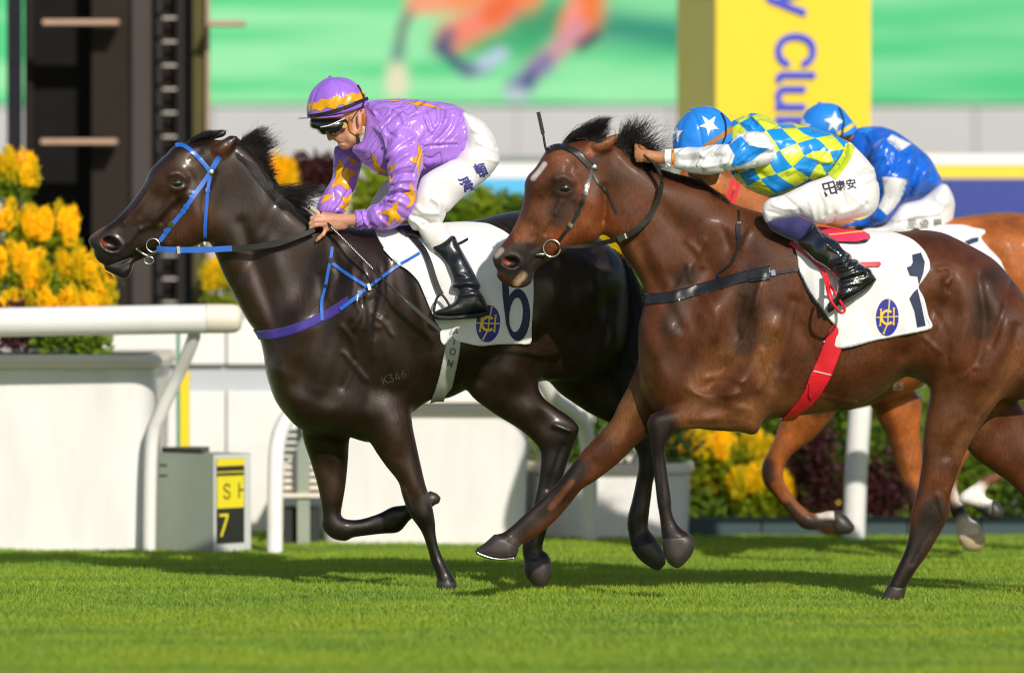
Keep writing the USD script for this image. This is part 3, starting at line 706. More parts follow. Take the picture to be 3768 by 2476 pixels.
for i, (x, yy, w, h, m_, nf, lb) in enumerate([(1290, 940, 140, 140, 'leaf_green', 0, 'green plant in the grey tub, left of the bay foreleg'), (1400, 950, 130, 140, 'leaf_green', 0, 'green plant in the middle of the grey tub'), (1570, 930, 130, 150, 'leaf_dark', 0, 'dark green plant at the right end of the grey tub')]):
    plant('tub_plant', lb, 'F', (x, yy), 5.3, w, h, m_, nf, seed=190 + i, cat_='plant', n=600)
BED = [(1610, 985, 150, 130, 'leaf_lime', 12, 'yellow plumed plant below the bay elbow, left'), (1720, 990, 140, 130, 'leaf_lime', 12, 'yellow plumed plant below the bay elbow, right'), (1660, 1070, 150, 140, 'leaf_lime', 12, 'lower yellow plumed plant beside the grey tub'), (1770, 1075, 130, 140, 'leaf_lime', 12, 'lower yellow plumed plant behind the chestnut knee'), (1680, 1130, 200, 90, 'leaf_green', 0, 'low green plant at the kerb under yellow flowers'), (1800, 1130, 120, 90, 'leaf_lime', 0, 'low yellowish plant at the kerb beside red leaves'),
       (1880, 960, 130, 140, 'leaf_plum', 0, 'dark red leafed plant left of the white post, upper'), (1900, 1060, 150, 150, 'leaf_plum', 0, 'dark red leafed plant left of the white post, lower'), (1850, 905, 150, 110, 'leaf_green', 0, 'green plant under the chestnut belly'), (2060, 1060, 110, 150, 'leaf_plum', 0, 'dark red leafed plant right of the white post'), (2090, 950, 160, 150, 'leaf_green', 0, 'green plant between the chestnut foreleg and the post'), (2060, 1010, 120, 190, 'leaf_lime', 0, 'yellow-green plant beside the white post'),
       (2260, 1000, 190, 220, 'leaf_green', 0, 'green plant between the bay hind legs'), (2330, 1080, 150, 160, 'leaf_dark', 0, 'dark green plant behind the chestnut white socks'), (2340, 850, 160, 180, 'leaf_lime', 0, 'bright green plant at the right edge'), (2220, 1100, 140, 130, 'leaf_lime', 0, 'low bright plant behind the bay hock'), (2430, 960, 160, 240, 'leaf_green', 0, 'green plant cut by the right edge'), (1460, 840, 110, 110, 'leaf_lime', 0, 'green plant seen past the dark horse tail')]
for i, (x, yy, w, h, m_, nf, lb) in enumerate(BED): plant('flowering_plant' if nf else 'foliage_plant', lb, 'F', (x, yy), 5.9 + 0.12 * (i % 3), w, h, m_, nf, 0.14, seed=210 + i, cat_='flowering plant' if nf else 'plant', n=620)
plant('flowering_plant', 'yellow plumed plant seen under the bay throat', 'F', (1435, 545), 6.6, 110, 110, 'leaf_lime', 14, 0.16, 260)
plant('foliage_plant', 'green plant seen behind the dark horse tail', 'F', (1470, 625), 6.5, 110, 130, 'leaf_lime', 0, seed=261, cat_='plant', n=500)

plain('wall_low', (0.03, 0.05, 0.02), 0.9)
BACK = [(1560, 880, 'leaf_dark'), (1660, 890, 'leaf_lime'), (1760, 880, 'leaf_green'), (1850, 880, 'leaf_dark'), (1940, 885, 'leaf_green'), (2030, 880, 'leaf_dark'), (2120, 885, 'leaf_lime'), (2210, 870, 'leaf_green'), (2300, 860, 'leaf_green'), (2400, 850, 'leaf_dark')]
for i, (x, yy, m_) in enumerate(BACK): plant('hedge_plant', ['dense dark hedge plant', 'bright hedge plant', 'mid green hedge plant'][['leaf_dark', 'leaf_lime', 'leaf_green'].index(m_)] + ' at the back of the right flower bed, ' + ['first', 'second', 'third', 'fourth', 'fifth', 'sixth', 'seventh', 'eighth', 'ninth', 'last'][i] + ' from the left', 'F', (x, yy), 6.8, 150, 330, m_, 0, seed=300 + i, cat_='shrub', n=1500, size=.06)

# ---------------------------------------------------------------- hoardings, post, tower, screen
plain('board_navy', (0.025, 0.045, 0.26), 0.4, var=0.03); plain('board_blue', (0.08, 0.44, 0.75), 0.4, var=0.04); plain('board_yellow', (0.80, 0.58, 0.03), 0.4, var=0.03); plain('board_white', (0.78, 0.78, 0.78), 0.4, var=0.02)
plain('wall_grey', (0.40, 0.40, 0.405), 0.7, var=0.04, scale=1.5); plain('wall_dark', (0.09, 0.13, 0.13), 0.7)
def board(name, label, fx0, fx1, y, bands):
    t = thing(name, label, 'hoarding', (X_('F', (fx0 + fx1) / 2, y), y, 0))
    for part, m_, a, b in bands:
        obj(part, box(X_('F', fx0, y), X_('F', fx1, y), y, y + 0.06, max(Z_('F', b, y), -.02) + .002, Z_('F', a, y) - .002, 0), m_, t)
    for k in range(3):
        x_ = X_('F', fx0 + (fx1 - fx0) * (k + .5) / 3, y); obj('prop', box(x_ - .03, x_ + .03, y + .065, y + .12, -.02, Z_('F', bands[0][2], y) - .02), 'wall_dark', t)
board('hoarding', 'light blue advertising board with a white top, behind the bay face', 1000, 1560, 11.0, [('top_band', 'board_white', 379, 414), ('panel', 'board_blue', 415, 462), ('foot_panel', 'board_white', 463, 800)])
board('hoarding', 'navy advertising board with yellow and white bands, at the right', 2040, 2760, 10.0, [('top_band', 'board_white', 358, 384), ('yellow_band', 'board_yellow', 385, 414), ('panel', 'board_navy', 415, 800)])
y = 9.0
t = thing('counter', 'pale green counter box behind the purple sleeve', 'counter', (X_('F', 760, y), y, 0))
obj('top_panel', box(X_('F', 664, y), X_('F', 896, y), y, y + .8, Z_('V', 515, y), Z_('V', 396, y), .02), 'pale_green' if 'pale_green' in MATS else 'light_metal', t, smooth=40)
obj('body', box(X_('F', 668, y), X_('F', 892, y), y + .03, y + .78, -.02, Z_('V', 518, y)), 'grey_band', t); obj('opening', box(X_('V', 950, y), X_('V', 1040, y), y + .01, y + .028, Z_('V', 700, y), Z_('V', 522, y)), 'dark_slot', t)
# winning post with the club's name
y = 9.5
t = thing('winning_post', 'tall yellow winning post with blue lettering running down it', 'post', (X_('M', 900, y), y, 0))
xl, xm, xr = X_('M', 172, y + .5), X_('M', 408, y), X_('M', 1398, y)
obj('column', slab([(xl, y + 1.0), (xm, y), (xr, y + .02), (xr, y + 1.05)], -.02, 8.0), 'post_yellow', t)
m = meshkit.text_mesh('Jockey Club', 1.0, 0.01, True)
k = (X_('M', 1045, y) - X_('M', 795, y)) / 1.0 * 0.97
one_ = meshkit.text_mesh('Jockey ', 1.0, 0.01, True).bounds; cw = meshkit.text_mesh('Jockey C', 1.0, 0.01, True).bounds
mid = cw[1][0] - 0.36
for comp in m.split(only_watertight=False):
    v = comp.vertices
    w = np.stack([X_('M', 797, y) + v[:, 1] * k, y - .002 - v[:, 2] * .4, Z_('M', 345, y) - (v[:, 0] - mid) * k], 1)
    mm = trimesh.Trimesh(w, comp.faces, process=False)
    if mm.volume < 0: mm.invert()
    obj('letter', mm, 'sign_blue', t)
# dark steel tower
plain('tower_navy', (0.016, 0.016, 0.022), 0.85, 0.12); plain('tower_black', (0.009, 0.008, 0.0075), 0.85, 0.12, var=0.3); plain('tower_brown', (0.024, 0.019, 0.015), 0.85, 0.12, var=0.2, scale=3); plain('tower_taupe', (0.062, 0.052, 0.049), 0.85, 0.12, var=0.12, scale=3)
plain('tower_olive', (0.085, 0.075, 0.03), 0.85, 0.12, var=0.2, scale=5); plain('rung_metal', (0.42, 0.40, 0.36), 0.4); plain('timber', (0.42, 0.27, 0.19), 0.7, var=0.2, stretch=(1, 1, 9))
y = 8.5
t = thing('steel_tower', 'dark steel tower with a ladder and side brackets, at the left', 'tower', (X_('J', 550, y), y, 0))
zt = 7.5
for nm, a, b, dy, m_ in (('corner_post', 30, 104, .10, 'tower_navy'), ('panel', 105, 482, .34, 'tower_black'), ('column', 478, 692, .02, 'tower_brown'), ('column', 690, 792, -.03, 'tower_taupe'), ('channel', 791, 852, .22, 'dark_slot'), ('ladder_back', 851, 930, .16, 'tower_brown'), ('channel', 929, 1008, .24, 'dark_slot'), ('edge_strip', 1006, 1080, .05, 'tower_olive'), ('edge_trim', 1079, 1092, .0, 'timber')):
    obj(nm, box(X_('J', a, y), X_('J', b, y), y + dy, y + dy + (.4 if 'col' in nm else .12), -.02, zt, .008), m_, t, smooth=30)
obj('conduit', tube(np.array([[X_('J', 135, y), y + .3, -.02], [X_('J', 135, y), y + .3, 3], [X_('J', 135, y), y + .3, zt]]), .02, n=1, sides=10), 'tower_brown', t, smooth=True)
lad = obj('ladder', box(X_('J', 842, y), X_('J', 850, y), y + .02, y + .10, -.02, zt), 'tower_brown', t); obj('ladder_rail', box(X_('J', 926, y), X_('J', 934, y), y + .02, y + .10, -.02, zt), 'tower_brown', t)
for k in range(-12, 16):
    z_ = Z_('J', 95 + 124 * k, y)
    if 0.1 < z_ < zt: obj('rung', box(X_('J', 848, y), X_('J', 928, y), y + .03, y + .06, z_ - .008, z_ + .006, .004), 'rung_metal', t)
for nm, a, b, z_ in (('bracket', 236, 632, 122), ('bracket', 226, 622, 742), ('bracket', 1094, 1290, 126)):
    q_ = Z_('J', z_, y)
    obj(nm, box(X_('J', a, y), X_('J', b, y), y - .22, y - .04, q_ - .018, q_ + .012, .006), 'timber', t, smooth=30)
# wall under the screen and the screen
y = 24.0
t = thing('wall', 'long light grey wall under the big screen', 'wall', (0, y, 0))
xs_ = np.linspace(X_('F', -2000, y), X_('F', 4400, y), 19)
for a, b in zip(xs_[:-1], xs_[1:]): obj('panel', box(a + .004, b - .004, y, y + .3, 1.0, Z_('F', 249, y), .01), 'wall_grey', t)
obj('base', box(xs_[0], xs_[-1], y - .05, y + .3, Z_('F', 378, y) - .02, Z_('F', 369, y)), 'wall_dark', t); obj('footing', box(xs_[0], xs_[-1], y + .02, y + .28, -.03, Z_('F', 379, y) - .015), 'wall_grey', t)
y = 26.0
mat('screen_picture', {'a': ('attribute', {'attribute': 'tint'}), 'e': ('emission', {'strength': 1.0})}, [('a.color', 'e.color')], surface='e.emission')
plain('screen_frame', (0.10, 0.11, 0.11), 0.5)
t = thing('big_screen', 'huge video screen showing a chestnut horse galloping on green turf', 'screen', (0, y, 0))
x0, x1, z0, z1 = X_('F', -320, y), X_('F', 2720, y), Z_('F', 243, y), Z_('F', -620, y)
obj('cabinet', box(x0 - .1, x1 + .1, y + .03, y + .6, z0 - .02, z1 + .1), 'screen_frame', t)
nx, nz = 480, 140
gx, gz = np.meshgrid(np.linspace(x0, x1, nx), np.linspace(z0, z1, nz))
V_ = np.stack([gx.ravel(), np.full(gx.size, y), gz.ravel()], 1)
i, j = np.meshgrid(np.arange(nx - 1), np.arange(nz - 1)); a_ = (j * nx + i).ravel()
F_ = np.vstack([np.stack([a_, a_ + 1, a_ + nx + 1], 1), np.stack([a_, a_ + nx + 1, a_ + nx], 1)])
nn = to_photo(V_); fx, fy = nn[:, 0] / 1.58319, nn[:, 1] / 1.58319
lin = lambda r, g_, b: np.array([((c / 255 + .055) / 1.055) ** 2.4 for c in (r, g_, b)])
def mixc(col, c, w): return col * (1 - w[:, None]) + c * w[:, None]
st_ = meshkit.fbm(np.stack([fx / 500, fy / 40, fx * 0], 1), 4, 3)
col = mixc(np.tile(lin(96, 212, 138), (len(fx), 1)), lin(158, 236, 172), np.clip((st_ - .35) * 3, 0, 1))
col = mixc(col, lin(84, 196, 130), np.clip((fx - 1400) / 900, 0, 1) * .35)
SX = lambda s_: nums(s_) / 1.98333 + np.array([1300, 0])
def dabs(col, s_, r, c, soft=1.0):
    """a brushed band of colour in the screen's picture (points in measured pixels)"""
    p = SX(s_) / 1.58319
    d = d_line(smooth_line(p) if len(p) > 1 else np.vstack([p, p + .1]), fx, fy) / r
    w = 1 / (1 + np.exp((d - 1) * 7 / soft)); return mixc(col, lin(*c), w)
for s_, r, c, so in [('1150,120 1500,170 1900,200 2400,260', 38, (44, 140, 116), 2.5), ('700,330 1000,300 1300,300', 34, (70, 172, 112), 2.2), ('1300,180 1500,150', 30, (66, 160, 110), 2),
                 ('480,-60 440,60 380,150 350,250 330,400', 11, (120, 120, 120), 1.6), ('330,380 320,430', 14, (110, 150, 140), 1.8), ('320,540 320,640', 24, (235, 222, 190), 1.3), ('470,20 640,20 800,-10', 26, (250, 160, 125), 1.5), ('800,-60 1000,-60 1250,-40', 40, (245, 150, 90), 1.4),
                 ('1150,-60 1050,80 900,170 720,270', 36, (246, 138, 112), 1.3), ('1120,0 1020,110', 26, (238, 112, 66), 1.5), ('690,270 640,340', 20, (120, 110, 130), 1.5), ('650,350 740,450 830,520', 13, (70, 90, 120), 1.6), ('830,520 960,500', 14, (110, 110, 150), 1.5), ('950,470 1080,400', 16, (190, 205, 225), 1.4),
                 ('1720,-100 1700,60 1640,200', 40, (244, 125, 70), 1.3), ('1620,60 1560,230', 18, (250, 150, 130), 1.5), ('1640,210 1480,380 1330,500', 21, (214, 150, 160), 1.5), ('1770,260 1660,340', 12, (70, 80, 100), 1.7), ('1400,460 1230,600 1180,650', 22, (130, 125, 165), 1.5), ('1300,560 1270,640', 13, (84, 96, 134), 1.5), ('1150,690 1230,700', 15, (190, 205, 210), 1.6), ('1540,0 1680,-60', 22, (110, 180, 110), 1.5) if 0 else ('1100,-100 1300,-60', 20, (244, 130, 80), 1.4)]:
    col = dabs(col, s_, r, c, so)
obj('screen', trimesh.Trimesh(V_, F_, process=False), 'screen_picture', t, color=col)
# ---------------------------------------------------------------- horses
coat('dark_coat', rough=0.36, cw=0.3, spec=0.34); coat('bay_coat', rough=0.42); coat('chestnut_coat', rough=0.45)
plain('hoof', (0.035, 0.028, 0.024), 0.45, bump=0.3, bscale=90)
plain('pale_hoof', (0.42, 0.33, 0.2), 0.5, bump=0.3, bscale=90)
plain('eye_ball', (0.006, 0.004, 0.003), 0.05, spec=0.8, coat=1.0, crough=0.02)
plain('black_hair', (0.012, 0.010, 0.009), 0.4, spec=0.5)
plain('brown_hair', (0.05, 0.025, 0.014), 0.45)
plain('steel', (0.62, 0.62, 0.6), 0.22, metal=1.0, var=0.05)
plain('tooth', (0.5, 0.38, 0.2), 0.4)

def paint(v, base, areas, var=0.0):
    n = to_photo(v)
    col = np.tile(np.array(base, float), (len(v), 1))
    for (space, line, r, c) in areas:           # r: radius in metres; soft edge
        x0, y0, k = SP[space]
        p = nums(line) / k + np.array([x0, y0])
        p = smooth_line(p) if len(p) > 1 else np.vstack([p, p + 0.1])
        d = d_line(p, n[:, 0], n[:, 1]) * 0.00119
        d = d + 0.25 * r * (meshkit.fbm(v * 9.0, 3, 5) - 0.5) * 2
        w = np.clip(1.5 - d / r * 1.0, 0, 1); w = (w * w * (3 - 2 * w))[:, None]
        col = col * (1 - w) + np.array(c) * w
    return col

def horse(name, label, y0, lo, hi, h, mat_, base, areas, pieces, ears, strokes, holes=(), tail=None, smooth_blur=0.8, side_strokes=()):
    t = thing(name, label, 'horse', (0, y0, 0))
    B = Body(y0, lo, hi, h)
    for (space, outline, ctrl, kw) in pieces:
        B.inflate(space, outline, ctrl, **kw)
    B.relief('F', [(l_, r_, h_ * 1.35) for l_, r_, h_ in strokes])
    for sp, st in side_strokes: B.relief(sp, [(l_, r_, h_ * ({'E': 1.15, 'G': 1.5, 'H': 2.2}.get(sp, 1.3))) for l_, r_, h_ in st], side=(-9, 0))
    for (space, outline, ctrl, kw) in ears:
        B.inflate(space, outline, ctrl, **kw)
    for (space, outline, ctrl, kw) in holes:
        B.inflate(space, outline, ctrl, sub=True, **kw)
    m = B.mesh(smooth_blur)
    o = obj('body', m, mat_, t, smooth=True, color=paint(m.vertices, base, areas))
    return t, m, B

def mane_hairs(dr, space, roots, tips_fn, n, y0, spread=0.05, seg=7, seed=1, lift=0.004, both=True):
    """locks of hair rooted on a line (measured points) blown towards tips_fn(u) (measured offset)"""
    r = np.random.default_rng(seed)
    ln = smooth_line(nums(roots), 10)
    cum = np.r_[0, np.cumsum(np.linalg.norm(np.diff(ln, axis=0), axis=1))]; cum /= cum[-1]
    out = []
    clump = r.random(200)
    for k in range(int(n * 1.8)):
        u = r.random()
        cu = int(u * 40)
        u2 = np.clip(u * 0.7 + 0.3 * (cu + 0.5) / 40, 0, 1)
        p0 = np.array([np.interp(u, cum, ln[:, 0]), np.interp(u, cum, ln[:, 1])])
        d = np.array(tips_fn(u2, r, clump[cu]))
        s = np.linspace(0, 1, seg)[:, None]
        bend = np.array([0.32 * r.normal(), 0.32 * r.normal()]) * np.linalg.norm(d)
        p = p0 + d * s + bend * s * (1 - s) + r.normal(size=2) * 3 * s
        yy = y0 + r.normal() * 0.014 + (r.normal() * spread) * s[:, 0] ** 1.3
        if dr is not None:
            w = W(space, p, y0)
            ys = dr.y(w)
            # lie on the near side of the neck where the hair crosses it
            yy = np.where(r.random() < 0.75, np.minimum(yy, ys - lift - 0.01 * r.random() * s[:, 0]), yy)
        w = W(space, p, y0)
        out.append(np.stack([w[:, 0], yy, w[:, 1]], 1))
    return out

# ---- the dark horse with the blue bridle
YA = 0.0
A_LEGP = '295,235 300,300 340,420 380,560 398,680 400,755 450,812 520,826 560,808 700,790 795,780 850,720 900,690 960,655 1000,625 1008,600 985,578 945,572 900,620 830,640 760,650 690,685 590,715 520,712 497,690 505,630 520,540 532,420 540,300 560,200 500,120 380,120'
A_LEGQ = '600,180 650,320 720,430 790,520 815,600 850,690 905,770 935,850 965,950 988,1010 993,1080 1005,1104 1070,1104 1092,1060 1088,1030 1040,950 1000,860 985,790 980,720 965,640 950,590 930,530 900,400 870,260 845,150 750,60 650,80'
A_LEGA = '1150,45 1190,100 1300,180 1400,240 1475,300 1522,370 1512,520 1485,640 1460,730 1435,810 1430,870 1440,930 1445,990 1480,1040 1510,1066 1550,1060 1580,1000 1578,930 1560,890 1535,870 1545,810 1580,700 1640,500 1665,420 1712,290 1722,240 1680,190 1600,135 1535,80 1512,0 1560,-150 1450,-250 1250,-200 1130,-80'
A_LEGB = '1512,0 1560,0 1620,62 1690,112 1780,170 1870,215 1950,280 2010,350 2028,420 2020,500 1995,620 1970,720 1980,800 1995,860 2050,930 2130,975 2165,940 2160,880 2110,800 2080,760 2085,680 2095,600 2110,500 2150,400 2170,330 2160,270 2100,200 2030,100 1990,0 1990,-150 1850,-250 1600,-200'
BLK = (0.006, 0.005, 0.005)
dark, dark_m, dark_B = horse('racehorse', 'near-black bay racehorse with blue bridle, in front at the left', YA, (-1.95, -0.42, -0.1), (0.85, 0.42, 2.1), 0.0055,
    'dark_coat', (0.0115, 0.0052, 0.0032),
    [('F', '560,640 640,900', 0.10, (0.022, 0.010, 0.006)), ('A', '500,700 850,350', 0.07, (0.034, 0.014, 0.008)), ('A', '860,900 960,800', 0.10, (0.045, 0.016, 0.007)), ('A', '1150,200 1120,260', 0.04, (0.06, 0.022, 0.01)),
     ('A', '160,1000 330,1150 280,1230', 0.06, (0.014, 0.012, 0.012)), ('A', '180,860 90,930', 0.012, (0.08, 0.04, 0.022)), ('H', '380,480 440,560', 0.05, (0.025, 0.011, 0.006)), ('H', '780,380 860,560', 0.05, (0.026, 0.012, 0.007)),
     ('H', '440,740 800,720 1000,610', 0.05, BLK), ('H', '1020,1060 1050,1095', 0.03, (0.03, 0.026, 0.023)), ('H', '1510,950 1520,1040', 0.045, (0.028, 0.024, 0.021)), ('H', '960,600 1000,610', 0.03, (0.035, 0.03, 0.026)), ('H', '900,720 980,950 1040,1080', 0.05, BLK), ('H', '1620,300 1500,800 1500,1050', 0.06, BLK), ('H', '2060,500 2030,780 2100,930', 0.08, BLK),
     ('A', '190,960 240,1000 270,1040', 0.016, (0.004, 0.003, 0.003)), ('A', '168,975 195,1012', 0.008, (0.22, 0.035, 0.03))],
    [('F', '530,318 575,338 610,372 640,418 668,458 705,488 750,508 800,524 850,530 900,528 960,524 1030,518 1110,510 1160,498 1199,491 1250,489 1300,495 1350,518 1392,551 1434,588 1455,624 1467,695 1466,760 1450,830 1380,880 1290,885 1200,880 1130,893 1087,905 1042,925 1002,929 947,968 900,1005 862,1028 808,1015 760,1010 705,1000 672,972 640,930 622,875 612,820 600,780 575,745 545,690 520,640 500,590 485,560 450,500 470,420',
      '520,430,.09,.08 590,560,.12,.095 690,640,.14,.12 760,800,.17,.19 880,760,.2,.235 1000,730,.2,.265 1100,710,.2,.28 1250,680,.2,.265 1380,660,.16,.21 1440,700,.11,.14 680,900,.13,.17 840,950,.14,.2 1400,820,.1,.16', dict(k=0.02, soft=0.3)),
     ('A', '1230,160 1180,160 1050,140 900,165 770,190 700,262 640,318 585,370 545,430 525,490 470,575 400,668 310,768 235,832 150,880 85,925 58,965 68,1012 98,1045 105,1090 135,1145 180,1172 190,1210 250,1245 330,1283 385,1275 410,1220 432,1158 500,1128 560,1092 640,1072 760,1060 880,1035 980,1000 1050,940 1150,800 1230,600 1280,400 1270,240',
      '180,1000,.045,.058 350,880,.06,.058 550,650,.08,.075 750,450,.1,.105 900,760,.09,.09 960,900,.08,.088 1100,400,.09,.08 850,250,.08,.085 300,1220,.03,.035 620,980,.06,.06', dict(k=0.03, soft=0.25)),
     ('H', A_LEGP, '430,250,.1,.09 450,550,.06,.055 450,740,.045,.045 560,760,.04,.035 700,740,.04,.03 840,690,.04,.036 980,610,.03,.045', dict(yc=0.13, k=0.05)),
     ('H', A_LEGQ, '730,220,.11,.09 850,480,.065,.06 890,680,.045,.048 950,800,.03,.03 980,880,.03,.028 1010,980,.035,.036 1040,1070,.04,.05', dict(yc=-0.13, k=0.05)),
     ('H', A_LEGA, '1380,-80,.14,.12 1400,140,.1,.085 1580,240,.06,.05 1580,400,.045,.042 1540,560,.035,.032 1490,780,.035,.034 1490,860,.035,.036 1510,980,.045,.055', dict(yc=-0.12, k=0.05)),
     ('H', A_LEGB, '1780,-80,.16,.12 1880,140,.1,.085 2080,300,.06,.05 2070,420,.045,.042 2050,560,.035,.032 2020,760,.035,.034 2080,880,.045,.055', dict(yc=0.13, k=0.05)),
    ],
    [('A', '1100,270 1080,220 1150,150 1230,122 1285,108 1270,170 1220,240 1160,290', '1150,215,.03,.03 1260,130,.02,.015', dict(yc=-0.068, k=0.02)),
     ('A', '880,180 930,112 1030,74 1120,68 1190,68 1180,115 1100,140 1000,170', '980,120,.03,.03 1150,90,.02,.016', dict(yc=0.055, k=0.02))],
    # muscles and hollows
    [('780,560 720,700 660,860', 0.055, 0.014), ('820,640 790,760 740,900', 0.05, 0.012), ('640,470 600,560 560,640', 0.035, -0.006), ('560,520 600,640 650,780', 0.03, -0.008), ('620,560 660,660 700,760', 0.045, 0.008),
     ('860,700 840,800 800,900', 0.02, -0.006), ('880,760 870,860 850,960', 0.04, 0.009), ('700,930 760,960', 0.05, 0.01), ('640,860 690,960', 0.04, 0.008),
     ('930,600 960,760 940,900', 0.03, -0.005), ('1020,840 1100,820', 0.05, 0.006), ('1120,720 1140,820 1120,880', 0.035, -0.010), ('1200,560 1160,640', 0.05, 0.008), ('1290,560 1340,680 1340,800', 0.05, 0.010), ('1400,640 1410,760 1390,860', 0.025, -0.006), ('1230,760 1180,860', 0.06, 0.01)],
    [('A', '175,965 230,940 290,985 305,1030 265,1055 210,1040 170,1010', '235,1000,.022,.03', dict(yc=-0.060, k=0.008)),
     ('A', '190,1180 300,1160 400,1130 440,1110 400,1100 300,1135', '320,1135,.006,.03', dict(yc=-0.055, k=0.006))],
    side_strokes=[('A', [('720,425 790,418 850,450', .016, .009), ('735,545 790,556 840,535', .010, .005), ('870,430 900,480 880,540', .02, -.006), ('700,500 690,540', .012, -.004), ('800,620 700,700 600,810', .016, .007), ('740,700 640,830', .012, -.005),
        ('860,560 940,740 980,880', .04, .007), ('800,640 780,800 720,960', .018, -.007), ('560,520 440,700 330,830', .012, .004), ('600,600 480,760', .02, -.005), ('160,965 230,930 300,975 325,1040 280,1075 200,1060 160,1010', .008, .006), ('370,1000 420,930 470,880', .010, .004),
        ('180,1178 300,1156 420,1105 520,1060', .006, -.006), ('330,1240 390,1200', .014, .006), ('480,880 560,850 650,850', .008, .003), ('900,300 960,240', .02, -.006), ('1080,420 1000,660 1010,900', .012, -.006)]),
      ('F', [('905,600 900,680 880,760', .012, .004), ('845,640 820,740', .012, .004), ('880,640 870,720', .010, -.004), ('800,820 850,880', .012, .004), ('770,560 790,640', .02, -.005), ('960,640 1000,800', .02, .003), ('1010,640 1040,800', .014, -.003), ('870,560 900,600', .014, .004)]),
      ('E', [('770,560 785,700 760,800', .008, .004), ('850,520 872,640', .008, .004), ('800,780 832,900 790,990', .008, .005), ('975,560 990,740 950,900 922,1200', .008, .005), ('930,900 1000,940 1062,1040', .007, .005), ('880,760 895,900 870,1000', .010, .005), ('910,640 930,780', .008, -.004), ('840,700 850,820', .009, -.005), ('960,960 930,1060', .009, -.004), ('700,980 780,1080 800,1180', .014, .005), ('640,600 600,760', .02, .004), ('1010,620 1040,760 1020,900', .012, .004), ('540,620 560,760', .02, -.004)]),
      ('H', [('820,560 860,680', .008, .004), ('905,720 985,960', .006, -.003), ('600,740 760,715', .006, -.003), ('1640,330 1560,560', .007, -.004), ('1500,660 1470,800', .006, -.003), ('1600,230 1680,260', .012, .005), ('430,700 470,760', .014, .006)])])
dark_D = Drape(dark_m)

# ---- the bay horse carrying number 1
YB = -0.9
B_FORE = '1690,860 1620,918 1581,945 1545,952 1515,962 1503,985 1508,1005 1513,1040 1520,1100 1527,1165 1533,1200 1538,1245 1543,1290 1560,1312 1578,1318 1608,1285 1612,1250 1577,1222 1562,1190 1560,1160 1550,1090 1547,1040 1565,1008 1585,998 1671,997 1720,1004 1753,1010 1768,990 1775,950 1800,880 1770,800'
B_OFF = '1500,800 1480,850 1464,889 1440,935 1417,981 1372,1029 1344,1060 1313,1101 1272,1146 1218,1196 1190,1222 1168,1238 1150,1243 1128,1263 1108,1277 1110,1287 1146,1299 1195,1296 1206,1272 1225,1256 1241,1250 1272,1227 1308,1191 1353,1137 1381,1119 1435,1078 1475,1038 1520,1000 1580,960 1600,860 1560,800'
B_HIND = '2154,958 2146,1009 2142,1079 2133,1137 2119,1188 2111,1254 2092,1305 2062,1365 2048,1397 2093,1402 2106,1365 2130,1325 2156,1289 2183,1243 2207,1196 2208,1157 2226,1102 2250,1040 2292,974 2357,884 2420,800 2380,700 2250,700 2150,780 2130,850 2160,900'
B_HOFF = '2255,1052 2310,1095 2360,1134 2400,1185 2440,1250 2470,1290 2500,1300 2520,1270 2490,1225 2460,1180 2440,1110 2420,1040 2385,965 2349,900 2300,800 2200,800 2200,950'
RED, DRK = (0.13, 0.042, 0.013), (0.022, 0.012, 0.009)
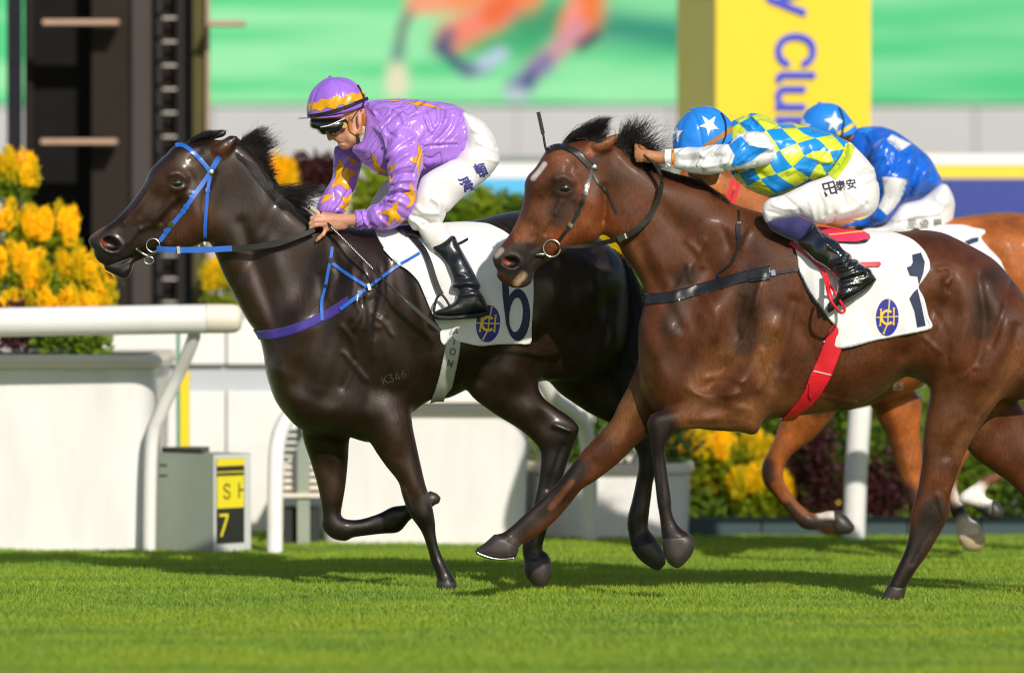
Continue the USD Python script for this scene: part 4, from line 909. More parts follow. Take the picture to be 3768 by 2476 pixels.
bay, bay_m, bay_B = horse('racehorse', 'glossy brown bay racehorse with white forehead star, number 1, nearest the camera', YB, (-0.22, YB - 0.42, -0.1), (2.65, YB + 0.42, 2.1), 0.0055,
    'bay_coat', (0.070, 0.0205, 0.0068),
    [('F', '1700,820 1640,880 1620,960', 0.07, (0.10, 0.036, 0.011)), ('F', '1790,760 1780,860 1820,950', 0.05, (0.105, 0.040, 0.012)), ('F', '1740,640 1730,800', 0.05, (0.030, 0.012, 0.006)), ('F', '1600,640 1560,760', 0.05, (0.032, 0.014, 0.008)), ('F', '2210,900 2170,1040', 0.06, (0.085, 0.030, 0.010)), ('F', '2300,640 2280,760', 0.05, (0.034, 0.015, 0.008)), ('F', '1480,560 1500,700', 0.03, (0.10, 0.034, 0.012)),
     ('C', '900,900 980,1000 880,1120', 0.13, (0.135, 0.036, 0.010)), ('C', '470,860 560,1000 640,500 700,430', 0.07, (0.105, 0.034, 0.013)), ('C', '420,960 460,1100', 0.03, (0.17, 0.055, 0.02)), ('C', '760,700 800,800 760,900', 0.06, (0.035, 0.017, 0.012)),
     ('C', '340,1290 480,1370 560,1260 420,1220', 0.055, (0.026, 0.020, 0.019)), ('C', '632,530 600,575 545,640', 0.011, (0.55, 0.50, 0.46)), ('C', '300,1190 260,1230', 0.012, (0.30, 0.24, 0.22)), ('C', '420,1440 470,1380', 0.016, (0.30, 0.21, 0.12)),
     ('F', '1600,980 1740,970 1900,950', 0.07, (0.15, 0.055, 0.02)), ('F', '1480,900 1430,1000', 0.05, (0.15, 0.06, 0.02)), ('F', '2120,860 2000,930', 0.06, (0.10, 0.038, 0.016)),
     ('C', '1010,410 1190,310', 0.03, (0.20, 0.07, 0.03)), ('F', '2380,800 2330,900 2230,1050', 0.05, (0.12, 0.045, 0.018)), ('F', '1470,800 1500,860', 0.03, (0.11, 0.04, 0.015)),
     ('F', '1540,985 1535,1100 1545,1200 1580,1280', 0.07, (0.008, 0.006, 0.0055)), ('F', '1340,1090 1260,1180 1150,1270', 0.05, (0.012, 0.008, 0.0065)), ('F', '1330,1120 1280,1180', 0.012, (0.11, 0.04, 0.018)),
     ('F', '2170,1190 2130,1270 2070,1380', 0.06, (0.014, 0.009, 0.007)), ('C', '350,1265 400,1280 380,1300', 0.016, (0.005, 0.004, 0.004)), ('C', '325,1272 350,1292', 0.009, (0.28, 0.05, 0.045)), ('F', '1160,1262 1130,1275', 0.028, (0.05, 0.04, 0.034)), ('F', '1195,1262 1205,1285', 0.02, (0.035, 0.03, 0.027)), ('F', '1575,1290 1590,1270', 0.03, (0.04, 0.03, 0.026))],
    [('F', '1405,326 1440,338 1470,362 1510,386 1543,405 1589,417 1634,430 1665,452 1700,472 1740,486 1790,500 1850,520 1920,532 2013,537 2089,539 2121,536 2153,535 2190,541 2217,552 2274,581 2310,604 2345,640 2380,687 2420,750 2440,830 2430,900 2370,930 2250,920 2150,890 2104,876 2050,915 1991,947 1940,956 1888,962 1833,969 1790,975 1740,1000 1660,1000 1580,985 1520,950 1492,900 1486,850 1484,800 1490,740 1498,695 1492,660 1471,624 1449,594 1434,566 1404,542 1394,505 1392,450 1395,400',
      '1430,420,.09,.08 1520,520,.12,.095 1600,620,.14,.12 1680,760,.17,.2 1550,850,.14,.17 1800,720,.2,.235 1950,720,.2,.265 2080,720,.2,.28 2220,720,.2,.26 2350,780,.15,.2 1640,930,.12,.18', dict(k=0.02)),
     ('C', '650,425 615,475 560,560 505,620 480,680 478,740 465,830 440,920 400,1010 350,1090 300,1150 250,1205 233,1250 248,1310 273,1345 265,1385 300,1432 380,1476 460,1480 525,1448 548,1395 560,1350 610,1305 690,1255 780,1205 880,1172 1000,1130 1062,1065 1092,960 1150,800 1200,600 1190,390 1110,345 1000,345 900,352 800,366 720,385',
      '350,1300,.05,.056 450,1100,.065,.06 620,850,.085,.078 780,620,.1,.105 950,900,.085,.095 1080,550,.09,.075 850,450,.07,.085 460,1430,.03,.035', dict(k=0.03, soft=0.25)),
     ('F', B_FORE, '1720,900,.09,.08 1640,955,.055,.055 1545,985,.045,.044 1532,1100,.03,.026 1545,1195,.03,.032 1580,1270,.04,.05', dict(yc=-0.14, k=0.03)),
     ('F', B_OFF, '1540,900,.09,.085 1420,1030,.06,.055 1340,1095,.045,.045 1270,1185,.03,.028 1210,1230,.035,.033 1155,1270,.035,.052', dict(yc=0.12, k=0.04)),
     ('F', B_HIND, '2260,820,.15,.12 2220,960,.1,.085 2180,1080,.06,.055 2170,1170,.05,.042 2145,1240,.035,.03 2080,1370,.035,.04', dict(yc=-0.13, k=0.05)),
     ('F', B_HOFF, '2320,900,.15,.12 2350,1020,.09,.08 2420,1150,.05,.045 2490,1270,.04,.04', dict(yc=0.13, k=0.05)),
    ],
    [('C', '1000,410 1010,370 1090,328 1160,304 1215,290 1205,330 1160,385 1120,425 1050,440', '1080,380,.03,.028 1190,310,.018,.014', dict(yc=-0.075, k=0.02)),
     ('C', '770,385 800,320 860,270 960,228 1030,222 1000,280 950,340 880,390', '880,320,.03,.03 1010,240,.018,.015', dict(yc=0.05, k=0.02))],
    [('1640,520 1600,640 1560,760', 0.05, 0.010), ('1700,620 1640,780 1600,900', 0.05, 0.013), ('1480,560 1530,660 1580,760', 0.028, -0.009), ('1530,480 1600,560 1660,640', 0.04, -0.006), ('1560,640 1620,760', 0.03, -0.005),
     ('1790,760 1740,860 1700,920', 0.045, 0.016), ('1810,880 1780,960', 0.03, 0.009), ('1840,700 1820,800 1800,900', 0.022, -0.008), ('1690,840 1650,900', 0.02, -0.007), ('1500,760 1540,880', 0.04, 0.008),
     ('1860,760 1900,860 1860,940', 0.03, -0.004), ('2100,820 2150,780 2170,700', 0.035, -0.012), ('2196,650 2186,690', 0.022, 0.012), ('2196,668 2200,676', 0.008, -0.006), ('2220,620 2240,720 2230,840', 0.05, 0.014), ('2300,660 2330,780 2290,880', 0.045, 0.012), ('2270,640 2285,760 2260,860', 0.018, -0.008),
     ('2360,760 2340,860 2270,960', 0.02, -0.008), ('2180,760 2150,840', 0.05, 0.010), ('2120,600 2180,580', 0.03, -0.004), ('2230,1000 2200,1060', 0.02, -0.006),
     ('1720,950 1640,975', 0.02, 0.006), ('1700,985 1600,985', 0.012, -0.004)],
    [('C', '310,1270 350,1240 410,1245 440,1280 425,1315 370,1325 320,1300', '375,1282,.022,.03', dict(yc=-0.060, k=0.008)),
     ('C', '400,1455 460,1380 480,1345 500,1350 480,1400 430,1450', '450,1400,.006,.028', dict(yc=-0.055, k=0.006))],
    side_strokes=[('C', [('720,640 790,626 850,660', .017, .010), ('735,755 790,768 840,745', .010, .005), ('850,560 830,600', .02, -.008), ('880,640 900,700 870,760', .018, -.006), ('760,820 680,960 600,1060', .015, .007), ('700,940 640,1060', .012, -.005), ('560,700 520,860 440,1040', .012, .004),
        ('600,800 540,980', .02, -.005), ('930,760 1020,900 1000,1040', .04, .007), ('860,840 820,1000 740,1120', .018, -.007), ('300,1265 350,1232 415,1240 450,1285 430,1325 370,1335 305,1305', .008, .006), ('400,1455 470,1385 520,1300 560,1250', .006, -.006), ('520,1140 600,1100 680,1090', .010, .004), ('540,1190 620,1150', .008, -.003), ('1090,700 1100,860 1090,960', .012, -.007), ('330,1180 400,1120', .008, .003)]),
      ('F', [('1770,640 1740,760 1690,840', .012, .005), ('1640,560 1560,700', .012, .003), ('1870,600 1850,700', .02, -.004), ('1960,960 2060,900', .012, .003), ('1700,560 1690,640', .03, -.005), ('2150,700 2190,760 2200,840', .014, -.004), ('2240,620 2270,600', .02, .004), ('1600,900 1650,930 1740,950', .015, .004), ('1340,1060 1300,1120', .012, .004), ('1300,1150 1230,1210', .005, -.003), ('1530,1060 1536,1160', .005, -.003), ('2180,1150 2195,1200', .012, .005), ('2165,1230 2120,1310', .006, -.004), ('2210,1060 2200,1130', .008, -.004)]),
      ('G', [('60,260 130,330 160,420', .014, .005), ('60,420 80,520', .012, .004), ('300,180 340,300', .014, -.004), ('480,180 420,300', .012, .004), ('150,600 250,760 240,900', .02, .005), ('420,640 380,800 400,900', .016, -.005), ('540,560 500,700', .014, .004), ('560,1000 590,1140 540,1260', .012, .006), ('640,900 600,1080', .014, -.005), ('180,1180 300,1160 420,1200', .014, .006), ('100,1280 250,1300 400,1280', .012, .004), ('960,1300 1100,1330 1200,1350', .006, .003), ('1780,520 1800,620', .01, .004), ('1640,900 1750,1000', .012, .004), ('2250,540 2100,960', .014, -.006), ('1900,1180 2000,1100', .012, .005), ('1740,440 1800,430 1830,480 1800,540', .010, .005)])])
bay_D = Drape(bay_m)

# ---- the chestnut behind
YC = 2.4
chest, chest_m, chest_B = horse('racehorse', 'orange chestnut racehorse with white hind socks, mostly hidden behind the bay', YC, (-0.1, YC - 0.4, -0.05), (2.9, YC + 0.4, 2.1), 0.009,
    'chestnut_coat', (0.30, 0.085, 0.018),
    [('I', '840,520 860,620 960,760 1060,860', 0.045, (0.035, 0.014, 0.008)), ('I', '900,620 960,700', 0.02, (0.2, 0.055, 0.015)), ('I', '1100,840 1240,860', 0.03, (0.03, 0.02, 0.018)), ('I', '1170,790 1300,800', 0.02, (0.6, 0.55, 0.48)),
     ('I', '1520,130 1640,500 1700,720', 0.03, (0.16, 0.045, 0.012)), ('I', '1690,680 1740,800', 0.05, (0.03, 0.014, 0.01)), ('I', '2200,560 2110,620', 0.04, (0.11, 0.045, 0.02)),
     ('I', '2060,690 2120,740', 0.07, (0.7, 0.66, 0.6)), ('I', '1960,790 2100,800 2180,790', 0.04, (0.02, 0.018, 0.018)), ('I', '2040,880 2060,920', 0.05, (0.55, 0.48, 0.4)), ('I', '2080,970 2110,990', 0.04, (0.42, 0.28, 0.14)), ('I', '2220,770 2250,790', 0.03, (0.10, 0.10, 0.11)),
     ('F', '1800,900 1900,940 2060,900', 0.05, (0.10, 0.035, 0.012))],
    [('F', '1640,395 1690,400 1760,430 1840,470 1950,505 2080,515 2200,508 2260,500 2310,495 2370,495 2440,515 2500,570 2520,650 2500,760 2420,800 2300,830 2200,860 2130,905 2060,930 1990,950 1900,950 1830,925 1780,860 1740,760 1700,640 1650,560 1600,520 1600,440',
      '1650,470,.1,.08 1760,600,.14,.12 1840,750,.17,.18 2000,740,.2,.24 2150,700,.2,.27 2350,660,.18,.26 2460,680,.12,.18', dict(k=0.02)),
     ('F', '1590,390 1640,385 1690,405 1700,440 1680,500 1640,570 1590,630 1540,670 1505,650 1510,590 1540,500 1565,440', '1640,450,.08,.085 1580,560,.06,.06 1530,640,.04,.05', dict(k=0.03)),
     ('I', '980,100 930,240 880,370 830,470 812,540 830,620 880,680 950,760 1030,860 1080,890 1150,895 1250,915 1340,910 1370,880 1360,860 1320,810 1240,775 1160,790 1110,790 1070,760 1020,710 960,620 945,560 960,490 1010,430 1100,370 1250,200 1300,50 1150,0',
      '1120,150,.1,.09 930,420,.055,.055 885,550,.045,.045 960,700,.03,.03 1080,840,.035,.034 1200,850,.03,.034 1310,860,.04,.05', dict(yc=-0.13, k=0.05)),
     ('I', '1440,60 1490,200 1560,330 1600,450 1640,580 1680,700 1700,820 1700,1000 1720,1060 1790,1060 1800,1000 1770,860 1790,700 1780,500 1760,300 1760,100 1600,0', '1600,120,.1,.09 1690,450,.055,.05 1735,680,.045,.045 1740,850,.03,.03 1750,1020,.04,.05', dict(yc=0.13, k=0.05)),
     ('I', '2350,440 2240,530 2150,565 2080,620 2005,670 1990,720 2040,745 2100,770 2140,800 2180,830 2240,830 2265,790 2230,730 2200,715 2150,690 2165,640 2240,600 2330,540 2450,400 2600,150 2450,0 2350,200', '2450,150,.12,.1 2380,400,.06,.055 2200,580,.04,.035 2060,690,.04,.04 2150,760,.035,.034 2220,780,.035,.045', dict(yc=-0.1, k=0.03)),
     ('I', '1940,780 1975,860 1985,940 2030,1008 2110,1012 2147,960 2130,880 2095,840 2060,820 2020,740 1980,600 2100,350 2200,100 2000,50 1930,350 1900,560', '2050,250,.1,.08 1960,560,.05,.045 1990,760,.03,.03 2040,880,.035,.036 2080,960,.045,.05', dict(yc=0.12, k=0.04)),
    ],
    [('F', '1655,395 1680,380 1715,375 1745,380 1720,400 1690,412', '1690,393,.025,.02', dict(yc=-0.05, k=0.02))],
    [('2330,560 2360,640', 0.06, 0.012), ('2300,600 2280,720', 0.04, -0.008), ('2400,560 2440,660', 0.05, 0.008)])
chest_D = Drape(chest_m)
# ---------------------------------------------------------------- eyes, manes, tails
def sphere(c, r, sub=3, sq=(1, 1, 1)):
    m = trimesh.creation.icosphere(sub, 1.0); m.apply_scale(np.array(sq) * r); m.apply_translation(c); return m
def on(D, space, p, lift, y0):
    """a point on the near surface under a measured point"""
    w = W(space, nums(p), y0 - 0.1)
    y = D.y(w)
    return np.stack([w[:, 0], y - lift, w[:, 1]], 1)
def eye(D, space, p, y0, parent, r=0.026):
    c = on(D, space, p, -0.013, y0)[0]
    obj('eye', sphere(c, r, 3, (1.1, 0.9, 0.85)), 'eye_ball', parent, smooth=True)
eye(dark_D, 'A', '787,500', YA, dark); eye(bay_D, 'C', '790,712', YB, bay)

def wind(dx, dy, sx=0.5, sy=0.5):
    return lambda u, r, c: (np.interp(u, np.linspace(0, 1, len(dx)), dx) * (0.6 + 0.8 * c) * (1 + sx * 0.3 * r.normal()), np.interp(u, np.linspace(0, 1, len(dy)), dy) * (0.5 + c) + sy * 14 * r.normal())
m1 = mane_hairs(dark_D, 'A', '1290,215 1350,215 1450,330 1560,480 1680,620 1800,720 1880,800', wind([120, 150, 60, 40, 180, 60, 20], [-100, -120, -30, 60, 40, 60, 60], 1.2, 2.0), 1500, YA, seed=3)
m2 = mane_hairs(dark_D, 'A', '1290,195 1330,185 1400,250', wind([90, 130, 160], [-80, -110, -40]), 260, YA, seed=4)
m3 = mane_hairs(dark_D, 'A', '1600,560 1700,640', wind([220, 240], [-50, -40]), 160, YA, seed=5)
m3b = mane_hairs(dark_D, 'A', '1270,250 1340,300 1480,440 1600,580 1760,720 1860,800', wind([60, 90, 100, 100, 80, 60], [60, 120, 150, 130, 90, 50]), 900, YA, spread=0.01, seed=51)
hair('mane', m1 + m2 + m3 + m3b, 0.0017, 'black_hair', dark)
hair('forelock', mane_hairs(dark_D, 'A', '850,175 960,140 1060,130', wind([120, 110, 90], [-60, -55, -40]), 220, YA, seed=6), 0.0015, 'black_hair', dark)
hair('whiskers', mane_hairs(None, 'A', '200,1230 330,1285', wind([30, 30], [40, 50]), 60, YA - 0.03, spread=0.02, seed=66), 0.0009, 'brown_hair', dark)
t1 = mane_hairs(None, 'F', '1408,570 1432,592', wind([80, 60], [300, 330], 0.5, 1.2), 700, YA, spread=0.05, seg=10, seed=7)
t2 = mane_hairs(None, 'F', '1420,580 1440,610', wind([50, 52], [90, 140], 0.5, 1.2), 250, YA, spread=0.04, seg=8, seed=8)
hair('tail', t1 + t2, 0.0018, 'black_hair', dark)
b1 = mane_hairs(bay_D, 'C', '1180,392 1240,428 1320,488 1420,545', wind([90, 120, 100, 60], [-130, -170, -60, 30], 1.4, 2.6), 900, YB, seed=9)
b1b = mane_hairs(bay_D, 'C', '1225,420 1280,460 1340,500', wind([110, 100, 60], [20, 60, 60]), 500, YB, seed=91)
b1c = mane_hairs(bay_D, 'C', '1180,395 1220,415 1280,455 1340,500', wind([60, 70, 60, 50], [-90, -80, -50, -20]), 500, YB, seed=92)
b2 = mane_hairs(bay_D, 'C', '1300,470 1450,560 1600,600 1800,660 2000,790', wind([130, 60, 60, 80, 60], [-40, 20, 40, 60, 40]), 700, YB, seed=10)
b3 = mane_hairs(bay_D, 'C', '1250,440 1320,480', wind([190, 210], [-110, -70], 1.5, 2), 60, YB, seed=11)
hair('mane', b1 + b1b + b1c + b2 + b3, 0.0017, 'black_hair', bay)
hair('forelock', mane_hairs(bay_D, 'C', '770,385 850,345 960,345 1040,370', wind([130, 190, 120, 70], [-110, -130, -110, -70]), 800, YB, seed=12), 0.0015, 'black_hair', bay)
hair('tail', mane_hairs(None, 'F', '2415,690 2438,735', wind([130, 110], [250, 300], 0.5, 1.2), 600, YB, spread=0.05, seg=10, seed=14), 0.0018, 'black_hair', bay)
hair('tail', mane_hairs(None, 'F', '2495,560 2512,600', wind([130, 110], [250, 300], 0.5, 1.2), 500, YC, spread=0.05, seg=10, seed=15), 0.0018, 'brown_hair', chest)
hair('mane', mane_hairs(None, 'F', '1690,405 1760,430 1850,472', wind([40, 40], [10, 10]), 150, YC, seed=13), 0.003, 'brown_hair', chest)

# ---------------------------------------------------------------- tack
plain('blue_strap', (0.02, 0.12, 0.52), 0.35, coat=0.3, bump=0.3, bscale=300, crough=0.25)
plain('navy_web', (0.035, 0.02, 0.22), 0.7, bump=0.5, bscale=500, sheen=0.3)
plain('black_leather', (0.012, 0.011, 0.011), 0.3, coat=0.4, bump=0.25, bscale=260, crough=0.2)
plain('white_cloth', (0.72, 0.72, 0.72), 0.75, bump=0.25, bscale=30, var=0.04, sheen=0.2, bdist=0.01)
plain('navy_cloth', (0.014, 0.022, 0.065), 0.7, bump=0.2, bscale=200)
plain('royal_cloth', (0.02, 0.025, 0.28), 0.6, bump=0.3, bscale=300)
plain('gold_thread', (0.75, 0.52, 0.05), 0.45, bump=0.5, bscale=500, var=0.2)
plain('red_rubber', (0.62, 0.012, 0.025), 0.4, coat=0.2, bump=0.2, bscale=200, crough=0.3)
plain('pink_saddle', (0.60, 0.025, 0.10), 0.35, coat=0.3)
plain('amber_trim', (0.75, 0.30, 0.02), 0.5)
plain('grey_web', (0.42, 0.43, 0.38), 0.7, bump=0.4, bscale=400)
plain('grey_ink', (0.10, 0.10, 0.10), 0.6)
plain('dark_brand', (0.032, 0.026, 0.023), 0.6)
plain('brand_hair', (0.075, 0.05, 0.042), 0.6)

def shell(B, poly, grow=0.008, blur=0.0, flutter=None, side=None, yr=None):
    """cloth or webbing wrapped round a body: everything within 'grow' of the body inside the outline (world x, z)"""
    pg = poly if isinstance(poly, shapely.geometry.base.BaseGeometry) else Polygon(poly)
    if not pg.is_valid: pg = pg.buffer(0)
    if pg.geom_type != 'Polygon': pg = max(pg.geoms, key=lambda q: q.area)
    P = np.array(pg.exterior.coords)[:-1]
    m = 0.03
    i0, i1 = np.searchsorted(B.xs, [P[:, 0].min() - m, P[:, 0].max() + m]); k0, k1 = np.searchsorted(B.zs, [P[:, 1].min() - m, P[:, 1].max() + m])
    f = B.f[i0:i1, :, k0:k1]
    if blur: f = ndimage.gaussian_filter(f, blur)
    sd = sd_poly(P, B.X[i0:i1, k0:k1], B.Z[i0:i1, k0:k1])
    gr = grow + (0 if flutter is None else flutter(B.X[i0:i1, k0:k1], B.Z[i0:i1, k0:k1]))
    g = np.maximum(f - np.broadcast_to(gr, sd.shape)[:, None, :], sd[:, None, :])
    if yr is not None: g = np.maximum(g, np.maximum(yr[0] - B.ys, B.ys - yr[1])[None, :, None])
    if side is not None: g = np.maximum(g, (B.ys - side)[None, :, None])
    g = np.maximum(g, -(f + 0.02))          # hollow inside
    g = g.astype(np.float32).copy()
    for a in (0, -1): g[a] = 0.1; g[:, a] = 0.1; g[:, :, a] = 0.1
    v, q = surface_nets(g)
    v = v * B.h + np.array([B.xs[i0], B.ys[0], B.zs[k0]])
    return trimesh.Trimesh(v, np.vstack([q[:, [0, 1, 2]], q[:, [0, 2, 3]]]), process=False)
def line_poly(space, s, y, width):
    return LineString(smooth_line(W(space, s, y), 8)).buffer(width / 2, cap_style='flat')
def torus(c, R, r, axis=(0, 1, 0), n=28, a0=0, a1=360, sx=1.0):
    an = np.radians(np.linspace(a0, a1, n))
    p = np.stack([c[0] + R * sx * np.cos(an), np.full(n, c[1]), c[2] + R * np.sin(an)], 1)
    return tube(p, r, n=0, sides=8)
def shallow(m, D=None): return m

# blue bridle
br = thing('bridle', 'bright blue bridle with black reins on the near-black horse', 'bridle')
def strapA(name, line, wpx, mat_='blue_strap', D=dark_D, sp='A', y=YA, parent=None, lift=0.002, thick=0.004, **kw):
    m = D.strap(W(sp, line, y - 0.08), wpx * unit(sp, y), lift, thick, **kw)
    return obj(name, m, mat_, parent, smooth=40)
strapA('browband', '768,192 800,184 850,197 930,258 1000,332 1052,398', 34, parent=br)
strapA('headpiece', '1136,285 1100,340 1062,412', 44, parent=br)
ck = strapA('cheekpiece', '1060,412 1000,500 930,600 830,742 740,850 640,978', 36, parent=br)
for a in ('925,590', '905,625', '855,705', '830,742', '690,905'):
    p = nums(a)[0]
    strapA('keeper', [p + [-12, -14], p + [12, 14]] if 0 else [p + [14, -19], p + [-2, 3]], 48, parent=ck, lift=0.006, thick=0.003)
strapA('throatlatch', '1056,440 1040,560 1022,780 1012,958', 28, parent=br)
strapA('keeper', '1040,545 1038,575', 40, parent=br, lift=0.005); strapA('buckle', '748,822 728,862', 46, 'steel', parent=br, lift=0.006)
strapA('buckle', '955,1010 1015,995', 30, 'steel', parent=br, lift=0.004)
c = on(dark_D, 'A', '1062,412', 0.002, YA)[0]
obj('rosette', sphere(c, 0.015, 3, (1, 0.5, 1.15)), 'steel', br, smooth=True)
c = on(dark_D, 'A', '585,1012', 0.012, YA)[0]
obj('bit_ring', torus(c, 0.029, 0.0035), 'steel', br, smooth=True)
obj('bit', tube(on(dark_D, 'A', '440,1040 490,1075 540,1100', 0.006, YA), 0.006), 'steel', br, smooth=True)
obj('bit_ring', torus(on(dark_D, 'A', '545,1135', 0.01, YA)[0], 0.016, 0.003, sx=1.3), 'steel', br, smooth=True)
def air(sp, line, ys):
    p = W3(sp, line, 0.0)
    n = nums(line); out = []
    yy = np.interp(np.linspace(0, 1, len(n)), np.linspace(0, 1, len(ys)), ys)
    return np.array([W3(sp, n[i:i + 1], yy[i])[0] for i in range(len(n))])
obj('rein', ribbon(air('A', '620,1040 700,1046 850,1050 1050,1047 1246,1037', [-.075, -.10, -.115, -.13, -.14]), 0.025, 0.004), 'blue_strap', br, smooth=30)
obj('rein_grip', ribbon(air('A', '1240,1038 1400,1028 1560,1000 1720,955 1840,915 1915,882', [-.14, -.155, -.165, -.17, -.165, -.155]), [0.027, 0.026, 0.022, 0.02], 0.007), 'black_leather', br, smooth=30)
obj('keeper', ribbon(air('A', '795,1020 800,1080', [-.12, -.12]), 0.014, 0.008, side=(1, 0, 0)), 'steel', br, smooth=30)

# blue breastplate
bp = thing('breastplate', 'purple-blue breast girth with thin blue straps across the dark horse chest', 'breastplate')
obj('breast_band', shell(dark_B, line_poly('E', '20,1030 75,1042 200,1036 350,1000 500,940 640,870 770,785', YA - 0.1, 0.042), 0.006, blur=1.0), 'navy_web', bp, smooth=40)
def strapE(name, line, w, mat_='blue_strap', **kw):
    return obj(name, dark_D.strap(W('E', line, YA - 0.15), w, kw.pop('lift', 0.003), 0.004, **kw), mat_, bp, smooth=40)
strapE('neck_strap', '632,405 622,480 604,570 582,690 556,800 560,935', 0.013, lift=0.006)
strapE('strap', '620,515 700,575 800,640 905,705', 0.014)
strapE('billet', '690,855 800,772 870,712', 0.015, lift=0.010)
strapE('buckle_pad', '760,790 880,720', 0.036, 'black_leather', lift=0.005)
strapE('strap', '890,700 980,632 1100,545 1180,500 1262,450', 0.013, lift=0.010)
strapE('buckle', '890,672 905,715', 0.012, 'steel', lift=0.014)
strapE('keeper', '612,490 630,520', 0.02, 'black_leather', lift=0.010); strapE('keeper', '575,685 600,690', 0.012, 'black_leather', lift=0.012)

def emblem(D, parent, f, s, ang):
    """club badge: gold C in a dark blue oval with crossed horn and bars; f maps (-1..1) badge space to world"""
    e = obj('emblem', D.patch(Polygon([f(math.cos(a), math.sin(a)) for a in np.linspace(0, 2 * math.pi, 40, endpoint=False)]), 0.0015, 0.002, step=0.01), 'royal_cloth', parent, smooth=40)
    L = []
    arc = [(0.52 * math.cos(a), 0.36 * math.sin(a)) for a in np.linspace(math.radians(50), math.radians(318), 24)]
    L.append((arc, .022)); L.append(([(-.58, .42), (-.62, -.45)], .012)); L.append(([(.56, .50), (.58, -.38)], .012)); L.append(([(-.9, -.02), (.88, .06)], .010))
    L.append(([(.05, .38), (.05, -.36)], .010)); L.append(([(.16, .9), (.10, .40)], .011)); L.append(([(0, -.4), (-.3, -.86)], .012))
    for x, y in ((-.58, .42), (-.62, -.45), (.56, .5), (.58, -.38), (-.9, -.02), (.88, .06)): L.append(([(x - .1, y), (x + .1, y)], .010))
    L.append(([(.08, .92), (.24, .9)], .012)); L.append(([(-.38, -.84), (-.2, -.9)], .012))
    u = shapely.union_all([LineString([f(*q) for q in pts]).buffer(w * s * 0.27, cap_style='flat') for pts, w in L])
    obj('badge', D.patch(u, 0.004, 0.0015, step=0.01), 'gold_thread', e, smooth=40)

# hooves
for t_, B_, lst in ((dark, dark_B, [('H', '983,1030 1087,1036 1094,1062 1071,1108 1000,1108 986,1080', (-.3, 0), 'hoof'), ('H', '1432,940 1562,905 1584,1000 1552,1072 1500,1072 1440,1002', (-.3, 0), 'hoof'), ('H', '1985,862 2108,822 2172,900 2166,946 2130,982 2040,934', (0, .3), 'hoof'), ('H', '956,565 1012,600 1002,632 960,640 940,600', (.05, .3), 'hoof')]),
                   (bay, bay_B, [('F', '1540,1252 1606,1243 1616,1285 1580,1323 1553,1314', (-.3, 0), 'hoof'), ('F', '1150,1240 1198,1264 1207,1276 1196,1301 1146,1303 1104,1287 1104,1272 1128,1260', (0, .3), 'hoof'), ('F', '2064,1362 2110,1366 2098,1408 2040,1404', (-.3, 0), 'hoof')]),
                   (chest, chest_B, [('I', '1246,770 1322,804 1374,868 1374,886 1342,917 1252,920', (-.3, 0), 'hoof'), ('I', '2188,716 2234,724 2272,790 2242,838 2184,834', (-.3, 0), 'hoof'), ('I', '1984,935 2132,900 2152,960 2113,1018 2026,1014', (0, .3), 'pale_hoof')])):
    for sp, o, yr, m_ in lst:
        y_ = float(B_.y0)
        obj('hoof', shell(B_, W(sp, o, y_ + np.mean(yr)), 0.0035, yr=(y_ + yr[0], y_ + yr[1])), m_, t_, smooth=40)

# number 6 cloth
def cloth(B, sp, outline, y, seed, amp=0.012):
    P = round_poly(W(sp, outline, y), 4)
    zmin, zmax = P[:, 1].min(), P[:, 1].max()
    def fl(X, Z):
        lo = np.clip((zmin + 0.45 - Z) / 0.45, 0, 1)
        n = meshkit.fbm(np.stack([X * 9, Z * 3, Z * 0], -1), 3, seed) - 0.5
        return (0.01 * lo + amp * 2.4 * n * (0.35 + lo)).astype(np.float32)
    return shell(B, P, 0.010, blur=2.2, flutter=fl)
sc = thing('saddlecloth', 'white saddlecloth with number 6 on the dark horse', 'saddlecloth')
c6 = cloth(dark_B, 'E', '935,262 1000,420 1060,484 1100,522 1180,572 1250,644 1290,724 1330,822 1362,900 1392,960 1404,1020 1412,1085 1440,1112 1478,1070 1520,1080 1600,1100 1700,1118 1820,1108 1950,1104 2056,1100 2064,980 2074,850 2080,700 2070,600 2030,480 1960,372 1880,302 1810,264 1745,238 1650,228 1550,226 1430,230 1300,215 1100,215', YA - 0.2, 3)
obj('cloth', c6, 'white_cloth', sc, smooth=50)
c6_D = Drape(c6)
obj('binding', c6_D.strap(W('E', '1000,420 1060,484 1100,522 1180,572 1250,644 1290,724 1330,822 1362,900 1392,960', YA - 0.25), 0.008, 0.001, 0.003), 'white_cloth', sc, smooth=40)
def six():
    a = np.linspace(0, 2 * math.pi, 40, endpoint=False)
    outer = Polygon(np.stack([1058 + 117 * np.cos(a) - 14 * np.sin(a) * 0, 1195 + 250 * np.sin(a)], 1))
    stem = Polygon([(908, 700), (905, 900), (910, 1010), (922, 1100), (945, 1290), (985, 1380), (975, 1010), (968, 900), (975, 760), (1010, 700), (1080, 690), (1080, 640), (980, 640)])
    hole = Polygon(np.stack([1040 + 64 * np.cos(a) + 12 * np.sin(a) * -1, 1195 + 165 * np.sin(a)], 1))
    return shapely.union_all([outer, stem]).difference(hole)
def mapU(g, sp, y): return shapely.transform(g, lambda c: W(sp, c, y))
obj('number', c6_D.patch(mapU(six(), 'U', YA - 0.3), 0.0015, 0.002), 'navy_cloth', sc, smooth=40)
def fU(cx, cy, rx, ry, rot, sp, y):
    ca, sa = math.cos(rot), math.sin(rot)
    return lambda u, v: tuple(W(sp, [[cx + ca * u * rx + sa * v * ry, cy + sa * u * rx - ca * v * ry]], y)[0])
emblem(c6_D, sc, fU(772, 1280, 115, 178, 0.10, 'U', YA - 0.3), 1.0, 0)

